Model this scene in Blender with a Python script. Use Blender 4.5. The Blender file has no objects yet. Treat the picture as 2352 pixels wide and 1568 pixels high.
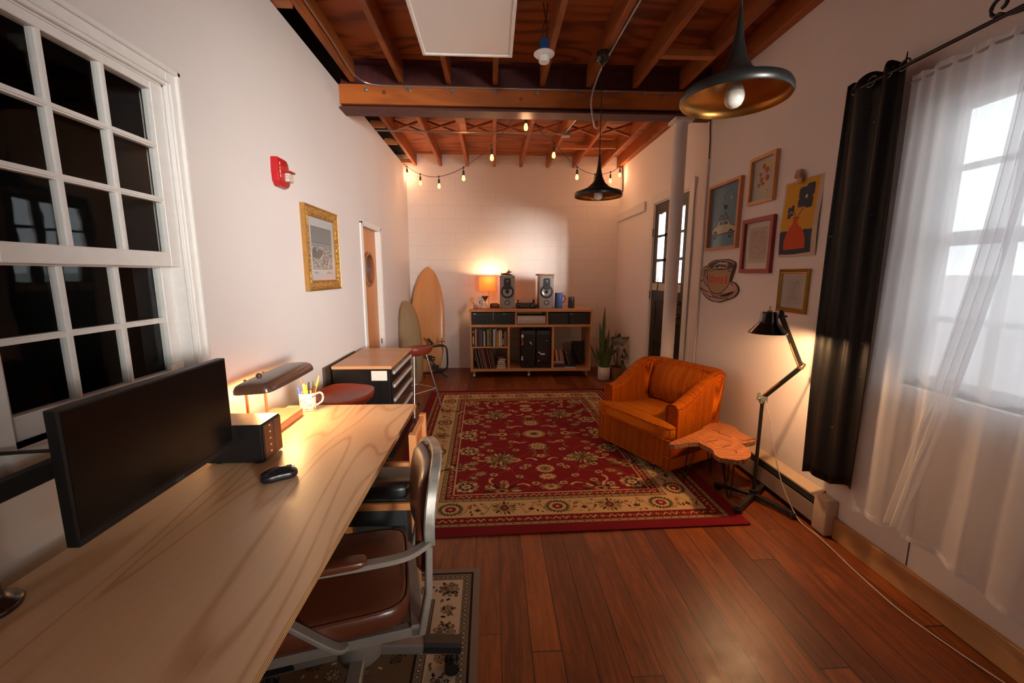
import bpy, bmesh, math, random
import numpy as np
from mathutils import Vector, Matrix, Euler
random.seed(7)
PI = math.pi
S = bpy.context.scene
COL = S.collection
R = math.radians

# ------------------------------------------------------------------ mesh helper
class MB:
    def __init__(s): s.bm = bmesh.new(); s.mi = 0; s.M = Matrix.Identity(4)
    def v(s, p): return s.bm.verts.new(s.M @ Vector(p))
    def f(s, vs):
        try:
            fc = s.bm.faces.new(vs); fc.material_index = s.mi; return fc
        except ValueError: return None
    def box(s, x0, x1, y0, y1, z0, z1, bev=0, seg=2, m=None):
        n0 = len(s.bm.verts); MM = s.M if m is None else s.M @ m
        P = [(x0,y0,z0),(x1,y0,z0),(x1,y1,z0),(x0,y1,z0),(x0,y0,z1),(x1,y0,z1),(x1,y1,z1),(x0,y1,z1)]
        vs = [s.bm.verts.new(MM @ Vector(p)) for p in P]
        fs = [s.f([vs[i] for i in q]) for q in ((3,2,1,0),(4,5,6,7),(0,1,5,4),(1,2,6,5),(2,3,7,6),(3,0,4,7))]
        if bev > 0:
            es = list({e for f in fs for e in f.edges})
            r = bmesh.ops.bevel(s.bm, geom=es, offset=bev, segments=seg, profile=0.5, affect='EDGES')
            for f in r['faces']: f.material_index = s.mi
        return s
    def cbox(s, c, sz, bev=0, rot=None, seg=2):
        m = Matrix.Translation(c)
        if rot is not None: m = m @ (rot if isinstance(rot, Matrix) else Euler(rot).to_matrix().to_4x4())
        a, b, d = sz[0]/2, sz[1]/2, sz[2]/2
        return s.box(-a, a, -b, b, -d, d, bev, seg, m)
    def bridge(s, A, B, close=True):
        n = len(A)
        for i in range(n if close else n-1):
            j = (i+1) % n; s.f([A[i], A[j], B[j], B[i]])
    def rings(s, RR, close=True, cap0=False, cap1=False, loop=False):
        V = [[s.v(p) for p in r] for r in RR]
        for a, b in zip(V, V[1:]): s.bridge(a, b, close)
        if loop: s.bridge(V[-1], V[0], close)
        if cap0: s.f(V[0][::-1])
        if cap1: s.f(V[-1])
        return V
    def lathe(s, prof, c=(0,0,0), n=24, m=None, cap0=False, cap1=False):
        MM = Matrix.Translation(c) if m is None else Matrix.Translation(c) @ m
        RR = [[MM @ Vector((r*math.cos(2*PI*i/n), r*math.sin(2*PI*i/n), z)) for i in range(n)] for r, z in prof]
        s.rings(RR, cap0=cap0, cap1=cap1); return s
    def cyl(s, a, b, r, r2=None, n=12, cap=True):
        a = Vector(a); b = Vector(b); r2 = r if r2 is None else r2
        q = (b-a).to_track_quat('Z', 'Y').to_matrix().to_4x4(); L = (b-a).length
        return s.lathe([(r,0),(r2,L)], a, n, q, cap, cap)
    def frames(s, P, up):
        P = [Vector(p) for p in P]; out = []
        for i, p in enumerate(P):
            t = (P[min(i+1,len(P)-1)] - P[max(i-1,0)]).normalized()
            u = up - t*up.dot(t)
            if u.length < 1e-4: u = Vector((1,0,0)) - t*t.x
            u.normalize(); out.append((p, t.cross(u), u))
        return out
    def tube(s, P, r, n=8, closed=False, cap=True, up=Vector((0.13,0.21,0.97))):
        rr = r if isinstance(r, (list, tuple)) else [r]*len(P)
        if closed:
            P = [Vector(p) for p in P]; L = len(P); F = []
            for i, p in enumerate(P):
                t = (P[(i+1)%L]-P[i-1]).normalized(); u = (up - t*up.dot(t)).normalized(); F.append((p, t.cross(u), u))
        else: F = s.frames(P, up)
        RR = [[p + a*(rr[k]*math.cos(2*PI*i/n)) + b*(rr[k]*math.sin(2*PI*i/n)) for i in range(n)] for k, (p, a, b) in enumerate(F)]
        s.rings(RR, cap0=cap and not closed, cap1=cap and not closed, loop=closed); return s
    def sweep(s, P, w, h, up=Vector((0,0,1)), bev=0.0, closed=False):
        up = Vector(up)
        if closed:
            P = [Vector(p) for p in P]; L = len(P); F = []
            for i, p in enumerate(P):
                t = (P[(i+1)%L]-P[i-1]).normalized(); u = (up - t*up.dot(t)).normalized(); F.append((p, t.cross(u), u))
        else: F = s.frames(P, up)
        a, b, c = w/2, h/2, bev
        if c: sec = [(a-c,-b),(a,-b+c),(a,b-c),(a-c,b),(-a+c,b),(-a,b-c),(-a,-b+c),(-a+c,-b)]
        else: sec = [(a,-b),(a,b),(-a,b),(-a,-b)]
        RR = [[p + A*x + B*y for x, y in sec] for p, A, B in F]
        s.rings(RR, cap0=not closed, cap1=not closed, loop=closed); return s
    def prism(s, pts, h, m=None, bev=0.0):
        """outline pts (x,y) extruded 0..h along local z"""
        m = Matrix.Identity(4) if m is None else m
        if bev:
            c = Vector((sum(p[0] for p in pts)/len(pts), sum(p[1] for p in pts)/len(pts)))
            def off(d):
                o = []
                L = len(pts)
                for i in range(L):
                    p = Vector(pts[i]); t = (Vector(pts[(i+1)%L]) - Vector(pts[i-1]))
                    nrm = Vector((t.y, -t.x)).normalized() if t.length else Vector((0,0))
                    o.append(p - nrm*d*s.orient(pts))
                return o
            RR = [[m @ Vector((p[0],p[1],z)) for p in off(d)] for d, z in ((bev,0),(bev*.3,bev*.3),(0,bev),(0,h-bev),(bev*.3,h-bev*.3),(bev,h))]
        else: RR = [[m @ Vector((p[0],p[1],z)) for p in pts] for z in (0,h)]
        s.rings(RR, cap0=True, cap1=True); return s
    @staticmethod
    def orient(pts):
        a = sum(pts[i-1][0]*pts[i][1] - pts[i][0]*pts[i-1][1] for i in range(len(pts)))
        return 1 if a > 0 else -1
    def pillow(s, pts, z0, z1, r, crown=0.0, c=None, m=None, nr=6, sag=0.0):
        """star-shaped outline turned into a cushion with rounded rim and crowned top"""
        m = Matrix.Identity(4) if m is None else m
        if c is None: c = (sum(p[0] for p in pts)/len(pts), sum(p[1] for p in pts)/len(pts))
        md = sum(math.hypot(p[0]-c[0], p[1]-c[1]) for p in pts)/len(pts)
        RR = []
        def ring(k, z): RR.append([m @ Vector((c[0]+(p[0]-c[0])*k, c[1]+(p[1]-c[1])*k, z)) for p in pts])
        for k in (.25,.6): ring(k*(1-r/md), z0)
        hh = min(r, (z1-z0)/2)
        for i in range(5):
            a = PI/2*i/4; ring(1-r/md*(1-math.sin(a)), z0+hh*(1-math.cos(a)))
        for i in range(5):
            a = PI/2*i/4; ring(1-r/md*(1-math.cos(a)), z1-hh*(1-math.sin(a)))
        k0 = 1-r/md
        for i in range(1, nr+1):
            t = 1 - i/(nr+.4); ring(k0*t, z1 + (crown-sag)*(1-t*t) )
        s.rings(RR, cap0=True, cap1=True); return s
    def sphere(s, c, r, n=12, sc=(1,1,1), m=None):
        MM = Matrix.Translation(c) @ (m or Matrix.Identity(4)) @ Matrix.Diagonal((*sc,1))
        k = n//2; pr = [(r*math.sin(PI*i/k), -r*math.cos(PI*i/k)) for i in range(1,k)]
        RR = [[MM @ Vector((q*math.cos(2*PI*i/n), q*math.sin(2*PI*i/n), z)) for i in range(n)] for q, z in pr]
        V = s.rings(RR); b = s.v(MM @ Vector((0,0,-r))); t = s.v(MM @ Vector((0,0,r)))
        for i in range(n):
            j = (i+1)%n; s.f([V[0][j], V[0][i], b]); s.f([V[-1][i], V[-1][j], t])
        return s
    def text(s, body, size, m, ext=0.0006, offset=0.0, shear=0):
        cu = bpy.data.curves.new('t', 'FONT'); cu.body = body; cu.size = size; cu.extrude = ext; cu.offset = offset; cu.shear = shear
        cu.align_x = 'CENTER'; cu.align_y = 'CENTER'; cu.resolution_u = 3
        ob = bpy.data.objects.new('t', cu); COL.objects.link(ob)
        dg = bpy.context.evaluated_depsgraph_get(); dg.update()
        me = bpy.data.meshes.new_from_object(ob.evaluated_get(dg))
        me.transform(s.M @ m)
        n0 = len(s.bm.faces); s.bm.from_mesh(me); s.bm.faces.ensure_lookup_table()
        for i in range(n0, len(s.bm.faces)): s.bm.faces[i].material_index = s.mi
        bpy.data.objects.remove(ob); bpy.data.curves.remove(cu); bpy.data.meshes.remove(me)
        return s
    def build(s, name, mat, parent=None, smooth=False, loc=None):
        bmesh.ops.recalc_face_normals(s.bm, faces=s.bm.faces[:])
        me = bpy.data.meshes.new(name); s.bm.to_mesh(me); s.bm.free()
        for m in (mat if isinstance(mat, (list,tuple)) else [mat]): me.materials.append(m)
        if smooth:
            for p in me.polygons: p.use_smooth = True
            try: me.set_sharp_from_angle(angle=R(42 if smooth is True else smooth))
            except Exception: pass
        o = bpy.data.objects.new(name, me); COL.objects.link(o)
        if parent: o.parent = parent
        if loc: o.location = loc
        return o

def tag(o, label=None, cat=None, group=None, kind=None):
    if label: o['label'] = label
    if cat: o['category'] = cat
    if group: o['group'] = group
    if kind: o['kind'] = kind
    return o
def thing(name, label, cat, loc=(0,0,0), rz=0, group=None, rot=None):
    o = bpy.data.objects.new(name, None); COL.objects.link(o); o.location = loc
    o.rotation_euler = rot if rot else (0,0,rz); o.empty_display_size = .05
    return tag(o, label, cat, group)
def struct(o): o['kind'] = 'structure'; return o
def copy_tree(o, parent=None):
    c = o.copy(); COL.objects.link(c)
    if parent: c.parent = parent
    for ch in list(o.children): copy_tree(ch, c)
    return c

# ------------------------------------------------------------------ node helper
def srgb(r, g, b):
    f = lambda c: (c/255/12.92) if c/255 <= .04045 else ((c/255+.055)/1.055)**2.4
    return (f(r), f(g), f(b), 1)
class NT:
    def __init__(s, name):
        s.m = bpy.data.materials.new(name); s.m.use_nodes = True; s.nt = s.m.node_tree; s.nt.nodes.clear()
        s.out = s.n('ShaderNodeOutputMaterial')
    def n(s, t, **k):
        x = s.nt.nodes.new(t)
        for a, b in k.items(): setattr(x, a, b)
        return x
    def l(s, a, b): s.nt.links.new(a, b)
    def val(s, inp, v):
        if isinstance(v, bpy.types.NodeSocket): s.l(v, inp)
        else: inp.default_value = v
    def math(s, op, a, b=0.0, c=None):
        x = s.n('ShaderNodeMath', operation=op); s.val(x.inputs[0], a); s.val(x.inputs[1], b)
        if c is not None: s.val(x.inputs[2], c)
        return x.outputs[0]
    def coord(s, out='Object', scale=(1,1,1), loc=(0,0,0), rot=(0,0,0)):
        c = s.n('ShaderNodeTexCoord'); mp = s.n('ShaderNodeMapping'); s.l(c.outputs[out], mp.inputs[0])
        mp.inputs['Scale'].default_value = scale; mp.inputs['Location'].default_value = loc; mp.inputs['Rotation'].default_value = rot
        return mp.outputs[0]
    def noise(s, vec, scale, detail=4, rough=.5, dist=0.0, out=0):
        x = s.n('ShaderNodeTexNoise'); s.l(vec, x.inputs['Vector']); x.inputs['Scale'].default_value = scale
        x.inputs['Detail'].default_value = detail; x.inputs['Roughness'].default_value = rough; x.inputs['Distortion'].default_value = dist
        return x.outputs[out]
    def wave(s, vec, scale, dist=0.0, detail=2, dscale=1.0, dirn='X', typ='BANDS', prof='SIN'):
        x = s.n('ShaderNodeTexWave', wave_type=typ, wave_profile=prof); s.l(vec, x.inputs['Vector'])
        if typ == 'BANDS': x.bands_direction = dirn
        else: x.rings_direction = dirn
        x.inputs['Scale'].default_value = scale; x.inputs['Distortion'].default_value = dist; x.inputs['Detail'].default_value = detail
        x.inputs['Detail Scale'].default_value = dscale; return x.outputs['Fac']
    def ramp(s, fac, stops, interp='LINEAR'):
        x = s.n('ShaderNodeValToRGB'); s.l(fac, x.inputs[0]); x.color_ramp.interpolation = interp
        e = x.color_ramp.elements
        while len(e) < len(stops): e.new(.5)
        for i, (p, c) in enumerate(stops):
            e[i].position = p; e[i].color = c if len(c) == 4 else (*c,1)
        return x.outputs[0]
    def mix(s, fac, a, b, mode='MIX'):
        x = s.n('ShaderNodeMix', data_type='RGBA', blend_type=mode); s.val(x.inputs[0], fac)
        s.val(x.inputs[6], a); s.val(x.inputs[7], b); return x.outputs[2]
    def bump(s, h, strength=.3, dist=.01, normal=None):
        x = s.n('ShaderNodeBump'); s.l(h, x.inputs['Height']); x.inputs['Strength'].default_value = strength; x.inputs['Distance'].default_value = dist
        if normal is not None: s.l(normal, x.inputs['Normal'])
        return x.outputs[0]
    def bsdf(s, color, rough=.5, metal=0.0, normal=None, coat=0.0, sheen=0.0, spec=None, trans=0.0, ior=None, emis=None, estr=0.0, croug=.1):
        b = s.n('ShaderNodeBsdfPrincipled'); s.val(b.inputs['Base Color'], color); s.val(b.inputs['Roughness'], rough)
        b.inputs['Metallic'].default_value = metal; b.inputs['Coat Weight'].default_value = coat; b.inputs['Coat Roughness'].default_value = croug
        b.inputs['Sheen Weight'].default_value = sheen; b.inputs['Transmission Weight'].default_value = trans
        if spec is not None: b.inputs['Specular IOR Level'].default_value = spec
        if ior: b.inputs['IOR'].default_value = ior
        if emis is not None: s.val(b.inputs['Emission Color'], emis); b.inputs['Emission Strength'].default_value = estr
        if normal is not None: s.l(normal, b.inputs['Normal'])
        s.l(b.outputs[0], s.out.inputs[0]); return b

MAT = {}
def simple(name, col, rough=.5, metal=0.0, var=.06, scale=30, bump=0.0, **k):
    """plain material with a slight procedural variation"""
    if name in MAT: return MAT[name]
    t = NT(name); v = t.coord(); nz = t.noise(v, scale, 3)
    c = col if len(col) == 4 else (*col,1)
    d = tuple(max(0,x*(1-var)) for x in c[:3])+(1,); e = tuple(min(1,x*(1+var)) for x in c[:3])+(1,)
    cc = t.ramp(nz, [(.3,d),(.7,e)])
    nm = t.bump(nz, bump, .002) if bump else None
    t.bsdf(cc, rough, metal, nm, **k); MAT[name] = t.m; return t.m
def wood(name, light, dark, axis='Y', scale=1.0, rough=.45, ring=6.0, coat=0.0, band=.5, knots=False):
    if name in MAT: return MAT[name]
    t = NT(name)
    st = {'X':(.22,1,1),'Y':(1,.22,1),'Z':(1,1,.22)}[axis]; st = tuple(a*scale for a in st)
    v = t.coord(scale=st)
    big = t.noise(v, 1.6, 3, .5, .4)
    g = t.n('ShaderNodeVectorMath', operation='SCALE'); t.l(v, g.inputs[0]); g.inputs['Scale'].default_value = 1
    add = t.math('MULTIPLY', big, ring); w = t.math('SINE', t.math('MULTIPLY', add, 6.283))
    w = t.math('MULTIPLY_ADD', w, .5, .5)
    w = t.math('POWER', w, 2.2)
    fs = {'X':(.6,18,18),'Y':(18,.6,18),'Z':(18,18,.6)}[axis]
    fine = t.noise(t.coord(scale=tuple(a*scale for a in fs)), 6, 4, .65)
    f = t.math('MULTIPLY_ADD', w, band, t.math('MULTIPLY', fine, .55))
    c = t.ramp(f, [(.12,light),(.62,tuple((a+b)/2 for a,b in zip(light,dark))),(.98,dark)])
    if knots:
        vo = t.n('ShaderNodeTexVoronoi'); t.l(t.coord(), vo.inputs['Vector']); vo.inputs['Scale'].default_value = 4.2
        c = t.mix(t.ramp(vo.outputs['Distance'], [(.06,(.85,.85,.85,1)),(.11,(0,0,0,1))]), c, srgb(66,26,10))
    t.bsdf(c, rough, 0, t.bump(fine, .08, .001), coat=coat); MAT[name] = t.m; return t.m
def attr_mat(name, attr='Col', rough=.9, sheen=0.0, bump=0.0, bscale=400):
    t = NT(name); a = t.n('ShaderNodeAttribute', attribute_name=attr); v = t.coord(); nz = t.noise(v, bscale, 2)
    c = t.mix(.18, a.outputs['Color'], t.mix(1.0, a.outputs['Color'], nz, 'MULTIPLY'))
    t.bsdf(c, rough, 0, t.bump(nz, bump, .002) if bump else None, sheen=sheen, spec=.2); return t.m

# ------------------------------------------------------------------ raster painter (pattern -> coloured mesh)
class Paint:
    def __init__(s, w, h, res, bg):
        s.w, s.h, s.res = w, h, res; s.nx, s.ny = int(round(w/res)), int(round(h/res))
        s.A = np.zeros((s.ny, s.nx, 3), np.float32); s.A[:] = bg[:3]
        s.X, s.Y = np.meshgrid((np.arange(s.nx)+.5)*w/s.nx, (np.arange(s.ny)+.5)*h/s.ny)
    def win(s, x0, y0, x1, y1):
        i0 = max(0, int(x0/s.w*s.nx)-1); i1 = min(s.nx, int(x1/s.w*s.nx)+2); j0 = max(0, int(y0/s.h*s.ny)-1); j1 = min(s.ny, int(y1/s.h*s.ny)+2)
        return slice(j0, max(j0,j1)), slice(i0, max(i0,i1))
    def rect(s, x0, y0, x1, y1, c):
        w = s.win(x0,y0,x1,y1); m = (s.X[w]>=x0)&(s.X[w]<x1)&(s.Y[w]>=y0)&(s.Y[w]<y1); s.A[w][m] = c[:3]
    def frame(s, d0, d1, c):
        D = np.minimum(np.minimum(s.X, s.w-s.X), np.minimum(s.Y, s.h-s.Y)); s.A[(D>=d0)&(D<d1)] = c[:3]
    def ell(s, x, y, a, b, c, rot=0, petals=0, amp=.3, ph=0, r0=0.0):
        q = max(a,b)*(1+amp); w = s.win(x-q,y-q,x+q,y+q); dx = s.X[w]-x; dy = s.Y[w]-y; cr, sr = math.cos(rot), math.sin(rot)
        u = (dx*cr+dy*sr)/a; v = (-dx*sr+dy*cr)/b; r = np.hypot(u,v)
        lim = 1.0
        if petals: lim = 1-amp + amp*np.abs(np.cos((np.arctan2(v,u)+ph)*petals/2))
        s.A[w][(r<=lim)&(r>=r0)] = c[:3]
    def poly(s, P, c):
        xs = [p[0] for p in P]; ys = [p[1] for p in P]; w = s.win(min(xs),min(ys),max(xs),max(ys)); X, Y = s.X[w], s.Y[w]
        m = np.zeros(X.shape, bool)
        for i in range(len(P)):
            (x1,y1),(x2,y2) = P[i-1], P[i]
            if y1 == y2: continue
            k = ((y1>Y)!=(y2>Y)) & (X < (x2-x1)*(Y-y1)/(y2-y1)+x1); m ^= k
        s.A[w][m] = c[:3]
    def line(s, P, th, c, taper=False):
        for k in range(len(P)-1):
            (x1,y1),(x2,y2) = P[k], P[k+1]; t_ = th*(1-k/len(P)*.7) if taper else th
            w = s.win(min(x1,x2)-t_,min(y1,y2)-t_,max(x1,x2)+t_,max(y1,y2)+t_); X, Y = s.X[w], s.Y[w]
            L = (x2-x1)**2+(y2-y1)**2 + 1e-12; t = np.clip(((X-x1)*(x2-x1)+(Y-y1)*(y2-y1))/L, 0, 1)
            s.A[w][np.hypot(X-x1-t*(x2-x1), Y-y1-t*(y2-y1)) < t_/2] = c[:3]
    def mesh(s, name, mat, parent=None, fn=None, loc=None, mask=None):
        """grid of faces at z=0 of local frame; fn maps (x,y arrays)->(N,3)"""
        nx, ny = s.nx, s.ny
        gx, gy = np.meshgrid(np.linspace(0,s.w,nx+1), np.linspace(0,s.h,ny+1)); gx = gx.ravel(); gy = gy.ravel()
        co = np.stack([gx, gy, np.zeros_like(gx)],1) if fn is None else fn(gx, gy)
        i, j = np.meshgrid(np.arange(nx), np.arange(ny)); b = (j*(nx+1)+i).ravel()
        F = np.stack([b, b+1, b+nx+2, b+nx+1],1); C = s.A.reshape(-1,3)
        if mask is not None:
            k = mask.ravel(); F = F[k]; C = C[k]
        me = bpy.data.meshes.new(name); me.vertices.add(len(co)); me.vertices.foreach_set('co', co.astype(np.float32).ravel())
        n = len(F); me.loops.add(n*4); me.loops.foreach_set('vertex_index', F.astype(np.int32).ravel())
        me.polygons.add(n); me.polygons.foreach_set('loop_start', np.arange(0,n*4,4,dtype=np.int32))
        try: me.polygons.foreach_set('loop_total', np.full(n,4,dtype=np.int32))
        except Exception: pass
        me.update(calc_edges=True); me.validate()
        at = me.attributes.new('Col', 'FLOAT_COLOR', 'FACE'); at.data.foreach_set('color', np.concatenate([C, np.ones((n,1),np.float32)],1).astype(np.float32).ravel())
        me.materials.append(mat); o = bpy.data.objects.new(name, me); COL.objects.link(o)
        if parent: o.parent = parent
        if loc: o.location = loc
        return o
def arc(cx, cy, r, a0, a1, n=14, ry=None):
    ry = r if ry is None else ry
    return [(cx+r*math.cos(R(a0+(a1-a0)*i/n)), cy+ry*math.sin(R(a0+(a1-a0)*i/n))) for i in range(n+1)]
def catmull(P, n=8, closed=False):
    P = [Vector(p) for p in P]; out = []; L = len(P)
    for i in range(L if closed else L-1):
        g = (lambda k: P[k % L]) if closed else (lambda k: P[min(max(k,0),L-1)])
        a, b, c, d = g(i-1), g(i), g(i+1), g(i+2)
        for j in range(n):
            t = j/n; out.append(.5*((2*b)+(c-a)*t+(2*a-5*b+4*c-d)*t*t+(3*b-a-3*c+d)*t**3))
    if not closed: out.append(P[-1])
    return out
def rrect(x0, y0, x1, y1, r, n=5):
    o = []
    for cx, cy, a in ((x1-r,y1-r,0),(x0+r,y1-r,90),(x0+r,y0+r,180),(x1-r,y0+r,270)):
        o += [(cx+r*math.cos(R(a+90*i/n)), cy+r*math.sin(R(a+90*i/n))) for i in range(n+1)]
    return o
# ================================================================== materials
def wall_mat(name, col, brick=False, rough=.85):
    t = NT(name); v = t.coord(); n1 = t.noise(v, 1.3, 3); n2 = t.noise(v, 60, 3)
    d = tuple(c*.95 for c in col[:3])+(1,)
    c = t.ramp(n1, [(.3,d),(.7,col)])
    if brick:
        b = t.n('ShaderNodeTexBrick'); mp = t.coord(loc=(.13,-.092,0), rot=(PI/2,0,0))
        cc = t.n('ShaderNodeTexCoord'); sx = t.n('ShaderNodeSeparateXYZ'); t.l(cc.outputs['Object'], sx.inputs[0])
        cb = t.n('ShaderNodeCombineXYZ'); t.l(t.math('ADD', sx.outputs[0], 10.1), cb.inputs[0]); t.l(t.math('ADD', sx.outputs[2], .11), cb.inputs[1])
        t.l(cb.outputs[0], b.inputs['Vector']); b.inputs['Scale'].default_value = 1; b.inputs['Brick Width'].default_value = .406; b.inputs['Row Height'].default_value = .203
        b.inputs['Mortar Size'].default_value = .0035; b.inputs['Mortar Smooth'].default_value = .6; b.inputs['Bias'].default_value = 0
        h = t.math('SUBTRACT', t.math('MULTIPLY', n2, .25), b.outputs['Fac'])
        c = t.mix(t.math('MULTIPLY', b.outputs['Fac'], t.math('MULTIPLY', t.noise(v, 2.5, 2), .55)), c, tuple(x*.66 for x in col[:3])+(1,))
        nm = t.bump(h, .55, .004)
    else: nm = t.bump(n2, .05, .002)
    t.bsdf(c, rough, 0, nm, spec=.3); return t.m
M_wallL = wall_mat('painted_plaster', (.70,.64,.62,1))
M_wallR = wall_mat('painted_drywall', (.82,.74,.70,1))
M_wallB = wall_mat('painted_concrete_block', (.82,.75,.71,1), True)
M_trim = simple('white_trim_paint', (.74,.72,.70), .45, var=.03)
M_trimR = simple('cream_trim_paint', (.70,.66,.61), .5, var=.03)
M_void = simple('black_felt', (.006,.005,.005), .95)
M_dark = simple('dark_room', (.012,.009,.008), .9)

def floor_mat():
    t = NT('old_floor_planks'); c = t.n('ShaderNodeTexCoord'); s = t.n('ShaderNodeSeparateXYZ'); t.l(c.outputs['Object'], s.inputs[0])
    X = t.math('DIVIDE', t.math('ADD', s.outputs[0], 6.0-.271), .1225); idx = t.math('FLOOR', X); fx = t.math('FRACT', X)
    wn = t.n('ShaderNodeTexWhiteNoise', noise_dimensions='1D'); t.l(idx, wn.inputs['W']); r1 = wn.outputs['Value']
    Y = t.math('DIVIDE', t.math('ADD', s.outputs[1], t.math('MULTIPLY', r1, 7.0)), 2.7); idy = t.math('FLOOR', Y); fy = t.math('FRACT', Y)
    wn2 = t.n('ShaderNodeTexWhiteNoise', noise_dimensions='2D'); cb = t.n('ShaderNodeCombineXYZ'); t.l(idx, cb.inputs[0]); t.l(idy, cb.inputs[1]); t.l(cb.outputs[0], wn2.inputs['Vector']); r2 = wn2.outputs['Value']
    ex = t.math('MINIMUM', fx, t.math('SUBTRACT', 1, fx)); ey = t.math('MULTIPLY', t.math('MINIMUM', fy, t.math('SUBTRACT', 1, fy)), 22)
    e = t.math('MINIMUM', ex, ey)
    gw = t.math('MULTIPLY_ADD', r1, .018, .008)
    seam = t.math('LESS_THAN', e, gw)
    cb2 = t.n('ShaderNodeCombineXYZ'); t.l(t.math('MULTIPLY', s.outputs[0], 14), cb2.inputs[0]); t.l(t.math('MULTIPLY', s.outputs[1], 1.1), cb2.inputs[1]); t.l(t.math('MULTIPLY', r2, 40), cb2.inputs[2])
    g = t.noise(cb2.outputs[0], 3, 6, .65, .8); big = t.noise(t.coord(), .9, 4, .6); sp = t.noise(t.coord(), 9, 6, .7)
    f = t.math('ADD', t.math('MULTIPLY', g, .55), t.math('ADD', t.math('MULTIPLY', r2, .15), t.math('MULTIPLY', big, .38)))
    col = t.ramp(f, [(.25,srgb(62,28,14)),(.48,srgb(104,50,20)),(.66,srgb(146,76,28)),(.85,srgb(176,98,42))])
    blot = t.ramp(sp, [(.28,(1,1,1,1)),(.40,(0,0,0,1))])
    col = t.mix(t.math('MULTIPLY', blot, .45), col, srgb(48,24,16))
    wear = t.ramp(t.noise(t.coord(scale=(1,.35,1)), 5, 5, .6), [(.66,(0,0,0,1)),(.74,(1,1,1,1))])
    col = t.mix(t.math('MULTIPLY', wear, .35), col, srgb(190,110,60))
    fleck = t.ramp(t.noise(t.coord(), 120, 1, .3), [(.80,(0,0,0,1)),(.82,(1,1,1,1))])
    col = t.mix(t.math('MULTIPLY', fleck, .5), col, srgb(190,170,160))
    col = t.mix(seam, col, (.008,.004,.003,1))
    ro = t.math('MULTIPLY_ADD', sp, .3, .24)
    h = t.math('SUBTRACT', t.math('MULTIPLY', g, .12), t.math('MULTIPLY', seam, 1.0))
    t.bsdf(col, ro, 0, t.bump(h, .35, .004), spec=.45); return t.m
M_floor = floor_mat()
M_joist = wood('fir_joist', srgb(168,90,36), srgb(104,46,16), 'Y', 2.2, .6, 5, band=.45)
M_beamw = wood('fir_beam', srgb(188,102,38), srgb(120,56,18), 'X', 1.6, .5, 5, band=.4, knots=True)
M_ply = wood('roof_plywood', srgb(182,98,44), srgb(104,48,20), 'X', 1.2, .6, 9, band=.6)
M_purple = simple('oxide_steel', srgb(80,34,34), .6, var=.25, scale=14)
M_conduit = simple('galvanized', (.42,.40,.38), .35, .85)
M_white_pl = simple('white_plastic', (.80,.78,.75), .3)
M_black = simple('black_metal', (.012,.012,.013), .35)
M_blackm = simple('matte_black', (.014,.013,.013), .6)
M_chrome = simple('chrome', (.75,.74,.72), .12, 1.0, var=.02)
def glass_mat():
    t = NT('window_glass'); tr = t.n('ShaderNodeBsdfTransparent'); gl = t.n('ShaderNodeBsdfGlossy'); gl.inputs['Roughness'].default_value = .02
    lw = t.n('ShaderNodeLayerWeight'); lw.inputs[0].default_value = .5; fr = t.n('ShaderNodeMath', operation='MULTIPLY_ADD'); t.l(t.math('POWER', lw.outputs['Facing'], 4.0), fr.inputs[0]); fr.inputs[1].default_value = .3; fr.inputs[2].default_value = .012; tr.inputs[0].default_value = (.93,.95,.95,1)
    nz = t.noise(t.coord(), 5, 2); b = t.bump(nz, .05, .01); t.l(b, gl.inputs['Normal'])
    mx = t.n('ShaderNodeMixShader'); t.l(fr.outputs[0], mx.inputs[0]); t.l(tr.outputs[0], mx.inputs[1]); t.l(gl.outputs[0], mx.inputs[2]); t.l(mx.outputs[0], t.out.inputs[0]); return t.m
M_glass = glass_mat()

# ================================================================== room shell
LW, RW, BW, FW, TOP = -1.28, 1.97, 6.68, -2.6, 3.26
b = MB(); b.box(LW-.6, RW+.15, FW-.15, BW+.15, -.12, 0); struct(b.build('floor', M_floor))
b = MB()   # left wall around window and door
def wall_x(b, x0, x1, y0, y1, z0, z1, holes):
    ys = sorted({y0, y1, *[h[0] for h in holes], *[h[1] for h in holes]}); zs = sorted({z0, z1, *[h[2] for h in holes], *[h[3] for h in holes]})
    for i in range(len(ys)-1):
        for j in range(len(zs)-1):
            cy, cz = (ys[i]+ys[i+1])/2, (zs[j]+zs[j+1])/2
            if any(h[0] < cy < h[1] and h[2] < cz < h[3] for h in holes): continue
            b.box(x0, x1, ys[i], ys[i+1], zs[j], zs[j+1])
WINL = (1.12, 1.835, 1.03, 2.22); DRL = (4.30, 4.98, 0, 1.985)
wall_x(b, LW-.13, LW, FW, BW, 0, 3.06, [WINL, DRL]); bmesh.ops.remove_doubles(b.bm, verts=b.bm.verts[:], dist=1e-5)
struct(b.build('wall_left', M_wallL))
WINR = (.72, 1.93, .985, 2.27); DRR = (4.27, 5.20, 0, 2.34); WIN_ADDED = (-2.45, -.75, .955, 2.35)
b = MB(); wall_x(b, RW, RW+.13, FW, BW, 0, TOP, [WINR, DRR, WIN_ADDED]); bmesh.ops.remove_doubles(b.bm, verts=b.bm.verts[:], dist=1e-5)
struct(b.build('wall_right', M_wallR))
b = MB(); b.box(LW-.6, RW+.13, BW, BW+.13, 0, TOP); struct(b.build('wall_back', M_wallB))
b = MB(); b.box(LW-.6, RW+.13, FW-.13, FW, 0, TOP); struct(b.build('wall_front', M_wallL))
b = MB(); b.box(LW-.6, RW+.13, FW-.13, BW+.13, TOP, TOP+.05); struct(b.build('ceiling', M_ply))
b = MB()   # black panels closing the gap above the left wall
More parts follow.
